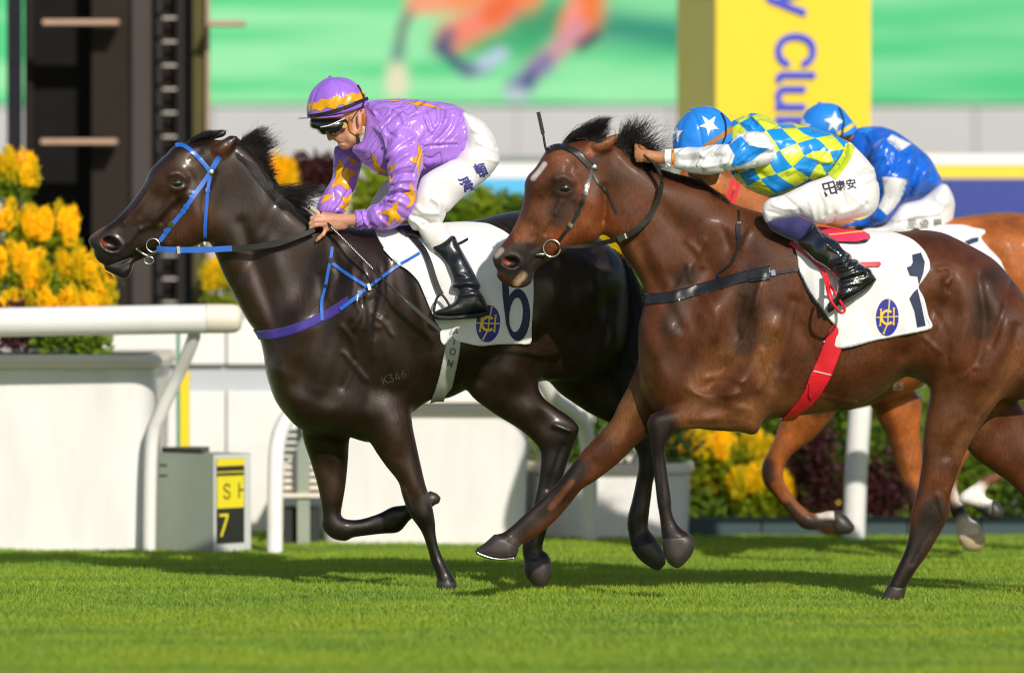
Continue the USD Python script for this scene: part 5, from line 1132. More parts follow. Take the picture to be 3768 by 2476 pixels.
sd = thing('saddle', 'black racing saddle with hanging stirrup and grey girth on the dark horse', 'saddle')
obj('seat', shell(dark_B, W('E', '1080,262 1180,248 1290,255 1320,300 1250,345 1160,318', YA - 0.1), 0.032, blur=3), 'black_leather', sd, smooth=40)
D6 = Drape(dark_m, c6)
st = obj('stirrup_leather', ribbon(on(D6, 'E', '1105,270 1180,312 1232,362 1290,432 1332,525 1362,622 1392,702 1416,748', 0.012, YA - 0.1), 0.024, 0.006, side=(1, 0, 0.45)), 'black_leather', sd, smooth=40)
yb = D6.y(W('E', [[1416, 800]], YA - 0.2))[0] - 0.05
obj('stirrup', tube(np.vstack([W3('E', '1416,748 1388,768 1368,825 1368,890 1420,905 1480,880 1482,850 1452,792 1420,750', yb)]), 0.0055), 'black_leather', st, smooth=True)
obj('strap_end', ribbon(on(D6, 'E', '1530,388 1570,370 1606,349', 0.012, YA - 0.1), 0.010, 0.004), 'black_leather', sd, smooth=30)
gr = obj('girth', shell(dark_B, W('E', '1500,935 1592,930 1562,1040 1545,1180 1520,1300 1492,1420 1445,1482 1420,1560 1310,1580 1338,1515 1370,1440 1402,1330 1430,1200 1452,1090 1482,990', YA - 0.2), 0.014, blur=1.0), 'grey_web', sd, smooth=40)
from PIL import Image, ImageDraw, ImageFont
import glob
def glyphs(text, name='Noto Sans CJK', stroke=0):
    """lettering as a shapely outline, one unit high, y up"""
    fn = [p for p in glob.glob('/opt/blender-*/*/datafiles/fonts/*') if name in p]
    font = ImageFont.truetype(fn[0], 110)
    x0, y0, x1, y1 = font.getbbox(text, anchor='ls', stroke_width=stroke)
    im = Image.new('L', (x1 - x0 + 8, y1 - y0 + 8))
    ImageDraw.Draw(im).text((4 - x0, 4 - y0), text, 255, font, anchor='ls', stroke_width=stroke)
    on_ = np.pad(np.asarray(im) > 120, ((0, 0), (1, 1))).astype(np.int8)
    r, s_ = np.nonzero(np.diff(on_, axis=1) == 1); e_ = np.nonzero(np.diff(on_, axis=1) == -1)[1]
    g = shapely.union_all(shapely.box(s_, -r - 1, e_, -r)).buffer(0.6).buffer(-0.6).simplify(0.8)
    a = g.bounds
    k = 1 / (a[3] - a[1])
    return shapely.transform(g, lambda c: (c - np.array([(a[0] + a[2]) / 2, (a[1] + a[3]) / 2])) * k)
def place(g, sp, at, h, rot, y, shear=0.0, wide=1.0):
    """lettering h measured pixels high, turned by rot degrees, centred on a measured point"""
    ca, sa = math.cos(math.radians(rot)), math.sin(math.radians(rot))
    def f(c):
        u, v = c[:, 0] * h * wide + shear * c[:, 1] * h, -c[:, 1] * h
        return W(sp, np.stack([at[0] + ca * u - sa * v, at[1] + sa * u + ca * v], 1), y)
    return shapely.transform(g, f)
gD = Drape(dark_m, shell(dark_B, W('E', '1500,935 1592,930 1562,1040 1545,1180 1520,1300 1492,1420 1445,1482 1338,1515 1370,1440 1402,1330 1430,1200 1452,1090 1482,990', YA - 0.2), 0.014, blur=1.0))
for ch, x, y_ in (('A', 1520, 1015), ('T', 1510, 1085), ('O', 1497, 1160), ('N', 1478, 1245)):
    obj('letter', gD.patch(place(glyphs(ch, 'Inter', 3), 'E', (x, y_), 52, 14, YA - 0.25), 0.001, 0.001, step=0.02), 'grey_ink', gr)

# black tack of the bay
obj('horseshoe', tube(W3('H', '1197,884 1212,894 1250,908 1290,918 1340,920 1392,913', YB + 0.07), 0.005, sides=8), 'steel', bay, smooth=True)
bb = thing('bridle', 'black leather bridle with silver ring bit on the brown bay', 'bridle')
def strapC(name, line, wpx, mat_='black_leather', parent=bb, **kw):
    return strapA(name, line, wpx, mat_, D=bay_D, sp='C', y=YB, parent=parent, **kw)
strapC('browband', '648,432 690,405 740,394 800,400 880,440 940,500 988,548', 44, thick=0.006)
strapC('headpiece', '1040,462 1020,510 1006,560', 38)
ck = strapC('cheekpiece', '1000,570 965,690 935,790 890,900 840,990 780,1070 742,1125', 28)
for a, b in (('962,690', '955,715'), ('950,740', '940,768'), ('925,815', '915,840'), ('893,890', '880,915'), ('840,985', '822,1010')):
    strapC('keeper' if a != '840,985' else 'buckle', a + ' ' + b, 38, 'steel' if a == '840,985' else 'black_leather', parent=ck, lift=0.006)
strapC('throatlatch', '1005,600 1050,680 1110,740 1150,820 1185,905', 18)
strapC('keeper', '1090,715 1112,745', 26, lift=0.005)
obj('rosette', sphere(on(bay_D, 'C', '1013,555', 0.003, YB)[0], 0.0155, 3, (1, 0.55, 1)), 'steel', bb, smooth=True)
c = on(bay_D, 'C', '690,1176', 0.014, YB)[0]
obj('bit_ring', torus(c, 0.036, 0.0035), 'steel', bb, smooth=True)
obj('bit', tube(on(bay_D, 'C', '568,1226 600,1222 648,1222', 0.008, YB), [0.004, 0.007, 0.008]), 'steel', bb, smooth=True)
pr = air('C', '735,1162 860,1164 1000,1148 1110,1128 1220,1092 1340,1030 1440,925 1505,800 1532,680 1518,600 1470,520 1400,460', YB + np.array([-.085, -.10, -.11, -.12, -.125, -.135, -.14, -.14, -.14, -.14, -.13, -.11]))
obj('rein', ribbon(pr, [0.012, 0.015, 0.02, 0.024, 0.024, 0.02, 0.018, 0.016], 0.006, side=(0, 0, 1), twist=[0, 0, 0.4, 0.2, 0, .3, .9, 1.3, 1.5]), 'black_leather', bb, smooth=30)
obj('rein_loop', ribbon(air('C', '1195,1108 1270,1074', YB + np.array([-.13, -.135])), 0.026, 0.012), 'black_leather', bb, smooth=30)
obj('keeper', ribbon(air('C', '1248,1062 1262,1100', YB + np.array([-.136, -.136])), 0.006, 0.014, side=(1, 0, 0)), 'steel', bb, smooth=30)
obj('rein', ribbon(air('C', '1010,1120 1050,1065 1120,1070 1180,1095', YB + np.array([.08, .1, .11, .12])), 0.012, 0.004), 'black_leather', bb, smooth=30)

bq = thing('breastplate', 'black breast girth buckled across the bay shoulder', 'breastplate')
obj('breast_band', shell(bay_B, LineString(smooth_line(W('F', '1470,690 1492,695 1560,690 1640,668 1720,645 1790,630', YB - 0.1), 8)).buffer(0.024, cap_style='flat'), 0.006, blur=1.0), 'black_leather', bq, smooth=40)
def strapG(name, line, w, mat_='black_leather', **kw):
    return obj(name, bay_D.strap(W('G', line, YB - 0.18), w, kw.pop('lift', 0.003), 0.004, **kw), mat_, bq, smooth=40)
strapG('billet', '600,476 700,460 800,444 935,424', 0.013)
strapG('buckle_pad', '470,495 610,474', 0.042, lift=0.007); strapG('billet', '462,492 600,484', 0.018, lift=0.012)
strapG('buckle', '618,468 645,464', 0.024, 'steel', lift=0.008)
strapG('neck_strap', '408,40 406,130 404,200 398,290 372,350 352,402', 0.010, lift=0.005); strapG('neck_strap', '398,135 402,230', 0.018, lift=0.006)
strapG('keeper', '392,128 420,128', 0.008, 'steel', lift=0.010)
strapG('neck_strap', '352,402 300,440 262,470 270,510 295,570', 0.007, lift=0.008)

s1 = thing('saddlecloth', 'white saddlecloth with number 1 on the bay', 'saddlecloth')
c1 = cloth(bay_B, 'G', '770,180 775,262 795,350 805,440 832,500 882,600 940,680 1000,770 1055,830 1070,866 1045,900 1010,915 968,930 985,945 1100,976 1300,930 1500,890 1698,842 1680,760 1650,640 1612,566 1640,520 1686,450 1690,400 1682,370 1650,308 1580,240 1500,203 1440,188 1270,180 1000,180', YB - 0.2, 11)
obj('cloth', c1, 'white_cloth', s1, smooth=50)
c1_D = Drape(c1)
obj('hem', c1_D.strap(W('G', '1105,966 1300,922 1500,882 1690,836 1672,762 1645,650', YB - 0.28), 0.004, 0.001, 0.003), 'white_cloth', s1, smooth=40)
obj('binding', c1_D.strap(W('G', '805,440 832,500 882,600 940,680 1000,770', YB - 0.26), 0.006, 0.001, 0.003), 'black_leather', s1, smooth=40)
one = shapely.union_all([Polygon(nums('1580,345 1640,330 1664,395 1652,470 1622,548 1612,492 1560,486 1540,430 1568,420 1582,396')), Polygon(nums('1556,640 1582,600 1612,574 1640,690 1668,824 1610,836 1590,726'))])
obj('number', c1_D.patch(mapU(one, 'G', YB - 0.28), 0.0015, 0.002), 'navy_cloth', s1, smooth=40)
emblem(c1_D, s1, fU(1407, 768, 76, 125, 0.02, 'G', YB - 0.28), 0.85, 0)
s2 = thing('saddle', 'red racing saddle with red girth and stirrup on the bay', 'saddle')
D1 = Drape(bay_m, c1)
obj('seat', shell(bay_B, W('G', '900,150 1100,170 1240,182 1286,208 1272,240 1180,258 1080,256 980,240 860,230', YB - 0.1), 0.026, blur=2), 'pink_saddle', s2, smooth=40)
obj('seat_piping', tube(on(Drape(bay_m, shell(bay_B, W('G', '900,150 1100,170 1240,182 1286,208 1272,240 1180,258 1080,256 980,240 860,230', YB - 0.1), 0.026, blur=2)), 'G', '1010,210 1100,202 1200,190 1245,188', 0.002, YB - 0.1), 0.004), 'amber_trim', s2, smooth=True)
obj('seat_panel', ribbon(on(D1, 'G', '1000,262 1100,262 1200,266 1262,256 1292,228', 0.004, YB - 0.1), 0.014, 0.006), 'black_leather', s2, smooth=30)
obj('flap_edge', ribbon(on(D1, 'G', '750,262 800,300 860,345 920,400 970,455 1000,530', 0.010, YB - 0.1), 0.017, 0.006, side=(0.6, 0, 0.8)), 'red_rubber', s2, smooth=30)
obj('strap_end', D1.patch(LineString(W('G', '1225,410 1350,407', YB - 0.28)).buffer(0.0095), 0.006, 0.006), 'red_rubber', s2, smooth=40)
g1p = '1168,600 1165,665 1160,740 1130,850 1100,976 1060,1080 1022,1180 960,1290 900,1372 830,1424 790,1480 690,1480 742,1425 800,1350 850,1260 880,1170 930,1060 980,930 1010,860 1060,780 1090,640'
g1 = shell(bay_B, W('G', g1p, YB - 0.22), 0.018, blur=1.0)
gg = obj('girth', g1, 'red_rubber', s2, smooth=40)
g1_D = Drape(g1)
obj('girth_seam', g1_D.strap(W('G', '912,1132 970,1146 1030,1160', YB - 0.3), 0.0035, 0.001, 0.002), 'white_cloth', gg)
obj('girth_buckle', g1_D.patch(W('G', '885,1215 990,1190 985,1225 900,1330 880,1300', YB - 0.3), 0.002, 0.006), 'red_rubber', gg, smooth=40)
yst = D1.y(W('G', [[1060, 640]], YB - 0.2))[0]
sl = obj('stirrup_leather', ribbon(np.array([W3('G', [[a, b]], yst - q)[0] for a, b, q in ((985, 470, .02), (1000, 540, .05), (1012, 600, .08), (1030, 650, .1))]), 0.02, 0.006, side=(1, 0, 0.2)), 'red_rubber', s2, smooth=30)
obj('stirrup', tube(np.array([W3('G', [[a, b]], yst - q)[0] for a, b, q in ((1005, 540, .13), (1010, 600, .17), (1030, 660, .18), (1060, 705, .17), (1095, 738, .15), (1120, 720, .1), (1090, 660, .06), (1040, 580, .05), (1010, 540, .1))]), 0.006), 'red_rubber', sl, smooth=True)

sc3 = thing('saddlecloth', 'white saddlecloth with dark blue number on the chestnut behind', 'saddlecloth')
c3 = cloth(chest_B, 'X', '700,740 900,735 1100,728 1220,732 1300,755 1385,772 1392,800 1350,830 1372,870 1420,930 1470,980 1520,1050 1560,1300 1100,1400 800,1300 700,1000', YC - 0.15, 21, 0.004)
obj('cloth', c3, 'white_cloth', sc3, smooth=50)
c3_D = Drape(c3)
obj('number', c3_D.patch(W('X', '1225,868 1290,840 1345,832 1340,868 1290,885 1260,898', YC - 0.25), 0.0015, 0.002), 'navy_cloth', sc3, smooth=40)
b3 = thing('bridle', 'red rubber reins on the chestnut', 'bridle')
for dx in (0, 45):
    obj('rein', ribbon(np.array([W3('D', [[a + dx, b]], YC - 0.22 + dx * 0.001)[0] for a, b in ((600, 595), (585, 640), (570, 700), (550, 760), (520, 800))]), 0.022, 0.006, side=(1, 0, 0)), 'red_rubber', b3, smooth=30)
sd3 = thing('saddle', 'black saddle under the rider in dark blue silks', 'saddle')
obj('seat', shell(chest_B, W('X', '600,745 700,740 800,742 860,770 840,810 700,830 600,820', YC - 0.1), 0.03, blur=2), 'black_leather', sd3, smooth=40)

# freeze brands, a paler mark in the hair
for D, sp, at, h, rot, txt, y, par_ in ((bay_D, 'G', (555, 920), 42, 12, 'J40G', YB - .2, bay), (dark_D, 'E', (1075, 1345), 60, -18, 'K346', YA - .2, dark), (chest_D, 'G', (1485, 1235), 52, 0, 'E5', YC - .15, chest)):
    obj('brand_mark', D.patch(place(glyphs(txt, 'Inter'), sp, at, h, rot, y, wide=0.9), 0.0004, 0.0006, step=0.02), 'grey_web' if D is chest_D else 'dark_brand' if D is dark_D else 'brand_hair', par_)
# ---------------------------------------------------------------- riders
silk('purple_silk', (0.40, 0.19, 0.72), 0.26, 0.85); silk('gold_silk', (0.74, 0.36, 0.012), 0.26, 0.8)
silk('white_silk', (0.70, 0.70, 0.71), 0.28, 0.7); silk('sky_silk', (0.015, 0.24, 0.72), 0.28, 0.7); silk('royal_silk', (0.010, 0.12, 0.60), 0.24, 0.9)
silk('lime_silk', (0.60, 0.68, 0.035), 0.34, 0.5); silk('helmet_blue', (0.02, 0.22, 0.72), 0.26, 0.12); silk('helmet_purple', (0.32, 0.14, 0.66), 0.25, 0.14); silk('yellow_silk', (0.8, 0.58, 0.02), 0.4, 0.2)
plain('breeches_white', (0.70, 0.69, 0.685), 0.62, spec=0.4, var=0.03, bump=0.4, bscale=16, sheen=0.2, bdist=0.014, stretch=(1.6, 1, 0.7))
plain('thin_white', (0.70, 0.66, 0.63), 0.6, spec=0.4, var=0.03, bump=0.25, bscale=40, bdist=0.004)
plain('navy_stocking', (0.022, 0.018, 0.10), 0.8, sheen=0.4, bump=0.3, bscale=300)
plain('patent_black', (0.006, 0.006, 0.008), 0.13, spec=0.7, coat=1.0, bump=0.55, bscale=26, var=0.0, bdist=0.012, crough=0.05)
plain('boot_black', (0.007, 0.008, 0.012), 0.35, coat=0.4, bump=0.4, bscale=22, bdist=0.01, crough=0.2)
plain('gloss_black', (0.006, 0.006, 0.006), 0.12, coat=1.0, crough=0.03)
plain('matt_black', (0.012, 0.012, 0.012), 0.55)
plain('tan_leather', (0.40, 0.15, 0.03), 0.45, coat=0.2, bump=0.2, bscale=120)
plain('ink_blue', (0.05, 0.05, 0.22), 0.7); plain('ink_black', (0.03, 0.03, 0.05), 0.7); plain('ink_grey', (0.13, 0.13, 0.12), 0.7)
plain('brass', (0.62, 0.42, 0.14), 0.3, metal=0.8); plain('orange_band', (0.75, 0.24, 0.02), 0.6)
plain('knit_white', (0.75, 0.75, 0.75), 0.8, bump=0.8, bscale=240)
plain('grip_tan', (0.45, 0.36, 0.26), 0.7, bump=0.4, bscale=300)
def skin(name, c):
    c = np.array(c)
    mat(name, {'g': ('geometry', {}), 'n': ('noise_texture', {'scale': 30.0, 'detail': 4.0}), 'r': ('rgb_ramp', {'ramp': [(0.3, c * np.array([0.9, 0.78, 0.75])), (0.7, np.minimum(c * 1.08, 1))]}),
               'n2': ('noise_texture', {'scale': 260.0, 'detail': 3.0}), 'b': ('bump', {'strength': 0.25, 'distance': 0.002}),
               'p': ('principled_bsdf', {'roughness': 0.45, 'specular_ior_level': 0.45, 'subsurface_weight': 0.25, 'subsurface_scale': 0.006, 'subsurface_radius': (1.0, 0.35, 0.2)})},
        [('g.position', 'n.vector'), ('n.fac', 'r.fac'), ('r.color', 'p.base_color'), ('g.position', 'n2.vector'), ('n2.fac', 'b.height'), ('b.normal', 'p.normal')])
skin('fair_skin', (0.56, 0.29, 0.19)); skin('tan_skin', (0.42, 0.19, 0.09)); skin('lip', (0.42, 0.15, 0.12))
silk('check_silk', (0.5, 0.5, 0.5), 0.32, 0.6, uvcheck=((0.60, 0.68, 0.035), (0.010, 0.25, 0.68)))
self_gain = 1.7
class Rider:
    def __init__(s, name, label, y0, sp, x, z, h=0.004):
        s.y0, s.h = y0, h
        a = W(sp, [[x[0], z[1]], [x[1], z[0]]], y0)
        s.lo, s.hi = (a[0, 0], y0 - 0.45, a[0, 1]), (a[1, 0], y0 + 0.40, a[1, 1])
        s.t = thing(name, label, 'person', (a[:, 0].mean(), y0, a[0, 1]))
        s.inner = None; s.skin = Body(y0, s.lo, s.hi, h)
    def garment(s, name, mat_, pieces, strokes=(), ripple=None, under=True, blur=0.8, uv=None, smooth=True, label=None, cuts=()):
        B = Body(s.y0, s.lo, s.hi, s.h)
        for sp, o, c, kw in pieces: B.inflate(sp, o, c, **kw)
        for sp, o in cuts: B.cut(sp, o)
        for sp, st in strokes: B.relief(sp, [(l_, r_, h_ * self_gain) for l_, r_, h_ in st], side=(-9, 0.05))
        if under: s.inner = B.f.copy() + 0.014 if s.inner is None else np.minimum(s.inner, B.f + 0.014)
        if ripple: B.ripple(*ripple[:2], seed=ripple[2], stretch=ripple[3] if len(ripple) > 3 else (1, 1, 1))
        m = B.mesh(blur)
        obj(name, m, mat_, s.t, smooth=smooth, uv=None if uv is None else uv(m.vertices), label=label)
        return m
    def body(s, mat_, strokes=()):
        if s.inner is not None: s.skin.f = smin(s.skin.f, s.inner, 0.01).astype(np.float32)
        for sp, st in strokes: s.skin.relief(sp, st, side=(-9, 0.02))
        m = s.skin.mesh(0.6)
        obj('body', m, mat_, s.t, smooth=True)
        return m
    def patch(s, name, D, sp, outline, mat_, lift=0.0012, thick=0.0015, step=0.010, rounded=False, parent=None, dy=-0.18, **kw):
        P = W(sp, outline, s.y0 + dy)
        if rounded: P = round_poly(P, 4)
        m = D.patch(P, lift, thick, step=step, **kw)
        return obj(name, m, mat_, parent or s.t, smooth=40)
    def band(s, name, D, sp, line, wpx, mat_, lift=0.0015, thick=0.002, parent=None, dy=-0.12, **kw):
        m = D.strap(W(sp, line, s.y0 + dy), wpx * unit(sp, s.y0 + dy), lift, thick, **kw)
        return obj(name, m, mat_, parent or s.t, smooth=40)
def fingers(B, sp, y0, lists, k=0.004):
    """each finger: rows px, py, y offset, radius"""
    for f in lists:
        B.balls([(*W3(sp, [[a, b]], y0 + dy)[0], r) for a, b, dy, r in f], k)

# ---- purple and gold
r1 = Rider('person', 'jockey in purple silks with gold stars and purple cap on the dark horse', YA, 'B', (60, 2130), (40, 2440))
P_T = '800,325 850,310 900,303 1050,297 1250,305 1400,318 1560,338 1680,380 1760,460 1808,540 1818,620 1812,720 1775,820 1690,905 1580,962 1440,1002 1350,1040 1280,1060 1150,1060 1040,1045 950,1040 880,1020 800,960 740,900 690,850 640,800 660,740 700,700 745,600 760,480 770,400'
P_S = '1000,600 985,700 978,860 988,1000 985,1130 988,1200 900,1288 800,1328 700,1362 665,1372 680,1440 715,1530 745,1548 800,1552 900,1556 980,1548 1060,1530 1140,1480 1200,1420 1250,1300 1262,1150 1300,1000 1322,850 1290,690 1230,600 1120,560'
P_SF = '470,762 462,900 450,1050 400,1150 342,1230 300,1330 300,1395 380,1420 480,1420 560,1400 600,1320 650,1200 690,1100 722,960 740,880 760,780 660,740 560,740'
shirt1 = r1.garment('shirt', 'purple_silk', [
    ('B', P_T, '780,450,.09,.09 850,700,.12,.15 1000,650,.15,.185 1250,650,.16,.185 1500,640,.16,.175 1700,640,.13,.165 1780,650,.1,.15', dict(k=0.02)),
    ('B', P_SF, '600,850,.06,.06,.19 560,1050,.06,.06,.18 470,1230,.055,.055,.13 420,1360,.04,.04,.09', dict(k=0.02)),
    ('B', P_S, '1150,680,.075,.075,-.15 1150,900,.08,.075,-.20 1120,1150,.075,.07,-.21 1060,1400,.065,.062,-.205 880,1450,.055,.055,-.175 710,1455,.045,.045,-.14', dict(k=0.012))],
    strokes=[('B', [('1270,380 1330,480 1390,600', .007, .006), ('1350,370 1400,470 1420,560', .006, .005), ('1460,370 1470,500 1400,640 1330,740', .009, .006), ('1560,420 1520,560 1420,680 1320,790', .009, .007), ('1650,480 1600,620 1480,720', .008, .004),
        ('1300,420 1350,560', .006, -.005), ('1510,400 1490,540 1370,700', .007, -.005), ('1600,470 1560,590 1400,740', .008, -.005), ('860,380 960,360 1100,420 1160,540', .014, .007), ('820,400 900,520 960,640', .010, .006), ('850,560 930,660 960,780', .008, .006), ('900,520 980,620 1050,660', .008, -.006),
        ('970,860 1100,740 1230,660', .008, .007), ('990,900 1100,800 1220,740', .007, -.006), ('1000,960 1120,860 1240,800', .008, .006), ('1330,740 1450,720 1640,716', .006, .005), ('1330,755 1640,732', .005, -.005),
        ('1010,1010 1100,960 1220,930', .007, .006), ('1010,1060 1120,1020 1230,1010', .007, -.005), ('1010,1110 1130,1080 1240,1080', .008, .006), ('1010,1190 1100,1150 1240,1180', .008, .006), ('1000,1230 1120,1200 1230,1240', .007, -.006), ('960,1260 1080,1280 1200,1340', .010, .006), ('900,1330 1000,1340 1120,1430', .010, -.006), ('860,1350 900,1440 1000,1530', .010, .005),
        ('780,1350 800,1440 840,1540', .010, -.005), ('740,1370 750,1450 790,1530', .007, .005), ('480,900 600,960 690,940', .010, .005), ('440,1150 560,1170 650,1220', .010, .006), ('400,1200 500,1240 600,1300', .009, -.006), ('350,1290 480,1310 560,1380', .010, .005), ('470,800 560,860', .009, .006), ('1330,960 1450,900 1650,860', .02, .004), ('1720,480 1760,600 1740,760', .006, -.004), ('1700,500 1735,620 1715,780', .006, .004)])],
    ripple=(0.0028, 20.0, 3, (1.3, 1.0, 0.8)))
breech1 = r1.garment('breeches', 'breeches_white', [
    ('B', '1700,420 1830,470 1900,515 1960,580 2005,650 2038,740 2057,840 2042,920 1990,1000 1920,1075 1820,1150 1700,1250 1600,1340 1540,1420 1515,1480 1480,1520 1420,1505 1340,1535 1290,1562 1230,1555 1200,1510 1172,1440 1195,1390 1240,1310 1262,1200 1292,1080 1350,1020 1440,960 1560,900 1650,850 1690,700 1680,550', '1850,720,.13,.165,0 1780,950,.11,.1,-.08 1600,1130,.085,.08,-.15 1400,1350,.075,.07,-.19 1320,1480,.055,.058,-.20', dict(k=0.02)),
    ('B', '1700,700 1500,880 1300,940 1100,1010 980,1060 870,1200 808,1310 832,1342 880,1340 990,1410 1150,1440 1300,1400 1600,1200 1850,1000', '1750,900,.1,.09,.09 1500,1080,.085,.08,.14 1150,1220,.07,.07,.18 880,1310,.045,.05,.19', dict(k=0.02))],
    strokes=[('B', [('1800,600 1900,640 2000,740', .008, .004), ('1850,720 2030,800', .007, .004), ('1830,850 2040,900', .007, .003), ('1400,1200 1500,1250 1530,1380', .012, -.006), ('1420,1260 1480,1310 1480,1400', .010, .006), ('1260,1330 1330,1390 1450,1400', .009, .005), ('1220,1420 1300,1440 1400,1490', .008, -.005), ('1200,1460 1260,1490 1300,1540', .007, .005), ('1380,1110 1500,1080 1700,1000', .016, .003), ('850,1280 900,1240 960,1180', .008, .005)])],
    ripple=(0.0022, 16.0, 5))
leg1 = r1.garment('stocking', 'thin_white', [('B', '1250,1510 1275,1560 1300,1610 1350,1690 1420,1780 1560,1720 1630,1660 1580,1580 1500,1480', '1400,1560,.06,.055,-.21 1500,1680,.055,.052,-.235', dict(k=0.02))])
boot1 = r1.garment('boot', 'boot_black', [('E', '1345,410 1400,372 1500,325 1535,380 1562,430 1602,500 1640,570 1672,640 1692,700 1702,740 1736,800 1750,850 1738,872 1600,890 1480,900 1400,898 1362,888 1378,865 1450,836 1508,798 1528,742 1492,695 1494,640 1460,555 1400,480', '1440,430,.055,.055,-.245 1560,580,.05,.052,-.28 1600,720,.045,.046,-.31 1450,870,.03,.04,-.325 1680,820,.045,.042,-.315', dict(k=0.015))],
    strokes=[('E', [('1500,690 1600,660 1690,680', .008, .006), ('1500,730 1600,700 1690,720', .006, -.005), ('1540,600 1590,610', .01, .004), ('1540,760 1650,740 1700,760', .008, .004)])])
r1.garment('boot_sole', 'matt_black', [('E', '1352,884 1400,894 1500,898 1600,888 1740,868 1752,884 1700,915 1600,925 1480,934 1380,930 1350,910', '1450,905,.02,.044,-.325 1680,895,.02,.044,-.315', dict(k=0.01))], under=False)
# head and hands
S = r1.skin
S.inflate('B', '235,470 242,300 330,180 480,130 640,170 740,280 772,400 770,520 765,640 770,760 740,830 690,810 668,752 640,768 600,786 560,788 526,776 512,756 506,738 492,724 502,714 480,706 458,692 446,706 418,702 402,684 398,655 372,622 330,602 296,580 262,540', '500,380,.08,.078 450,560,.05,.06 420,680,.012,.016 480,690,.025,.03 560,740,.03,.038 650,680,.05,.055 720,700,.06,.06', dict(k=0.01, soft=0.35) if 0 else '') if 0 else None
S.inflate('B', '235,470 242,300 330,180 480,130 640,170 740,280 772,400 770,520 765,640 770,760 740,830 690,810 668,752 640,768 600,786 560,788 526,776 512,756 506,738 492,724 502,714 480,706 458,692 446,706 418,702 402,684 398,655 372,622 330,602 296,580 262,540',
          '500,380,.08,.078 450,560,.05,.06 415,680,.012,.017 450,640,.02,.026 490,690,.025,.034 560,740,.03,.040 650,680,.05,.060 720,700,.06,.06', k=0.01)
S.inflate('B', '690,440 730,440 735,500 720,560 700,560 690,520', '710,500,.02,.012', yc=-0.075, k=0.006)
fingers(S, 'V', YA, [
    [(1030, 735, -.155, .030), (940, 738, -.150, .026), (880, 742, -.148, .025)], [(880, 722, -.147, .020), (690, 708, -.145, .013)], [(880, 742, -.149, .021), (680, 742, -.150, .014)], [(880, 765, -.148, .020), (690, 775, -.148, .014)], [(870, 785, -.145, .019), (715, 812, -.142, .014)],
    [(700, 706, -.146, .0105), (640, 700, -.156, .0098), (588, 722, -.150, .0092), (590, 752, -.125, .0086)],
    [(690, 740, -.151, .0108), (618, 742, -.163, .0100), (578, 768, -.155, .0094), (588, 792, -.128, .0088)],
    [(695, 774, -.149, .0105), (622, 782, -.160, .0098), (580, 804, -.150, .0090), (596, 828, -.124, .0084)],
    [(715, 812, -.143, .0100), (690, 862, -.152, .0090), (650, 898, -.148, .0084), (630, 920, -.140, .0074)],
    [(760, 700, -.130, .013), (690, 690, -.110, .0115), (640, 690, -.095, .0100)],
    # the other hand, lower on the far rein
    [(760, 690, .085, .026), (700, 720, .08, .026), (640, 750, .075, .022)], [(650, 735, .07, .0105), (600, 745, .05, .0098), (590, 770, .03, .009)], [(645, 755, .07, .0105), (600, 770, .05, .0098), (595, 795, .03, .009)], [(650, 775, .07, .0105), (610, 795, .05, .0095), (608, 815, .03, .009)], [(660, 795, .07, .0095), (630, 815, .05, .0088), (628, 830, .035, .008)], [(690, 715, .06, .0115), (640, 715, .04, .0105), (615, 725, .02, .0095)]])
body1 = r1.body('fair_skin', [('B', [('495,716 530,712 562,722', .004, -.005), ('500,700 540,700', .006, .003), ('512,738 550,732', .006, .003), ('470,670 520,690 590,720', .007, -.003), ('600,640 640,700', .02, .004), ('432,698 444,690', .004, -.004), ('520,756 560,752', .008, -.003)]),
    ('V', [('690,720 800,725', .004, .0012), ('690,757 820,752', .003, -.0015), ('700,792 820,775', .003, -.0015)])])
b1D, s1D, br1D, bt1D = Drape(body1), Drape(shirt1), Drape(breech1), Drape(boot1)
r1.band('lips', b1D, 'B', '498,714 530,712 556,718', 16, 'lip', 0.0004, 0.0008)
ring_c = W3('V', [[614, 782]], YA - .158)[0]
obj('ring', torus(ring_c, 0.0108, 0.0018, n=20, sx=0.45), 'steel', r1.t, smooth=True)
STARS1 = ['1280,695 1318,830 1318,900 1262,1050 1268,925 1246,918 1186,882 1268,850', '978,965 1070,920 1042,975 1000,1020 1035,1100 992,1090 985,1040', '1192,1095 1245,1160 1258,1230 1232,1310 1148,1360 1205,1280 1190,1240 1130,1190 1202,1190', '1092,1270 1072,1380 1130,1462 1080,1490 1050,1442 990,1522 978,1520 1000,1420 892,1390 1010,1350',
          '815,800 862,860 902,950 985,1000 880,1022 850,960', '505,858 550,940 675,1000 600,1060 592,1180 512,1112 412,1150 470,1050 462,962', '580,840 642,870 702,920 662,930 600,892', '490,1180 560,1250 635,1190 600,1290 580,1370 492,1330 555,1300', '320,1310 368,1208 468,1222 400,1258',
          '985,310 1060,303 1180,330 1290,320 1420,360 1518,394 1450,390 1290,352 1276,386 1240,352 1130,322 1040,320']
for p in STARS1: r1.patch('star', s1D, 'B', p, 'gold_silk')
obj('cuff', loft(np.array([[W3('B', [[cx + 42 * s_ * math.cos(a) * .28, 1458 + 92 * s_ * math.sin(a)]], YA - .14 - .046 * s_ * math.cos(a))[0] for a in np.linspace(0, 2 * math.pi, 24, endpoint=False)] for cx, s_ in ((665, .92), (680, 1.06), (700, .98), (716, 1.1), (735, 1.02))])), 'purple_silk', r1.t, smooth=True)
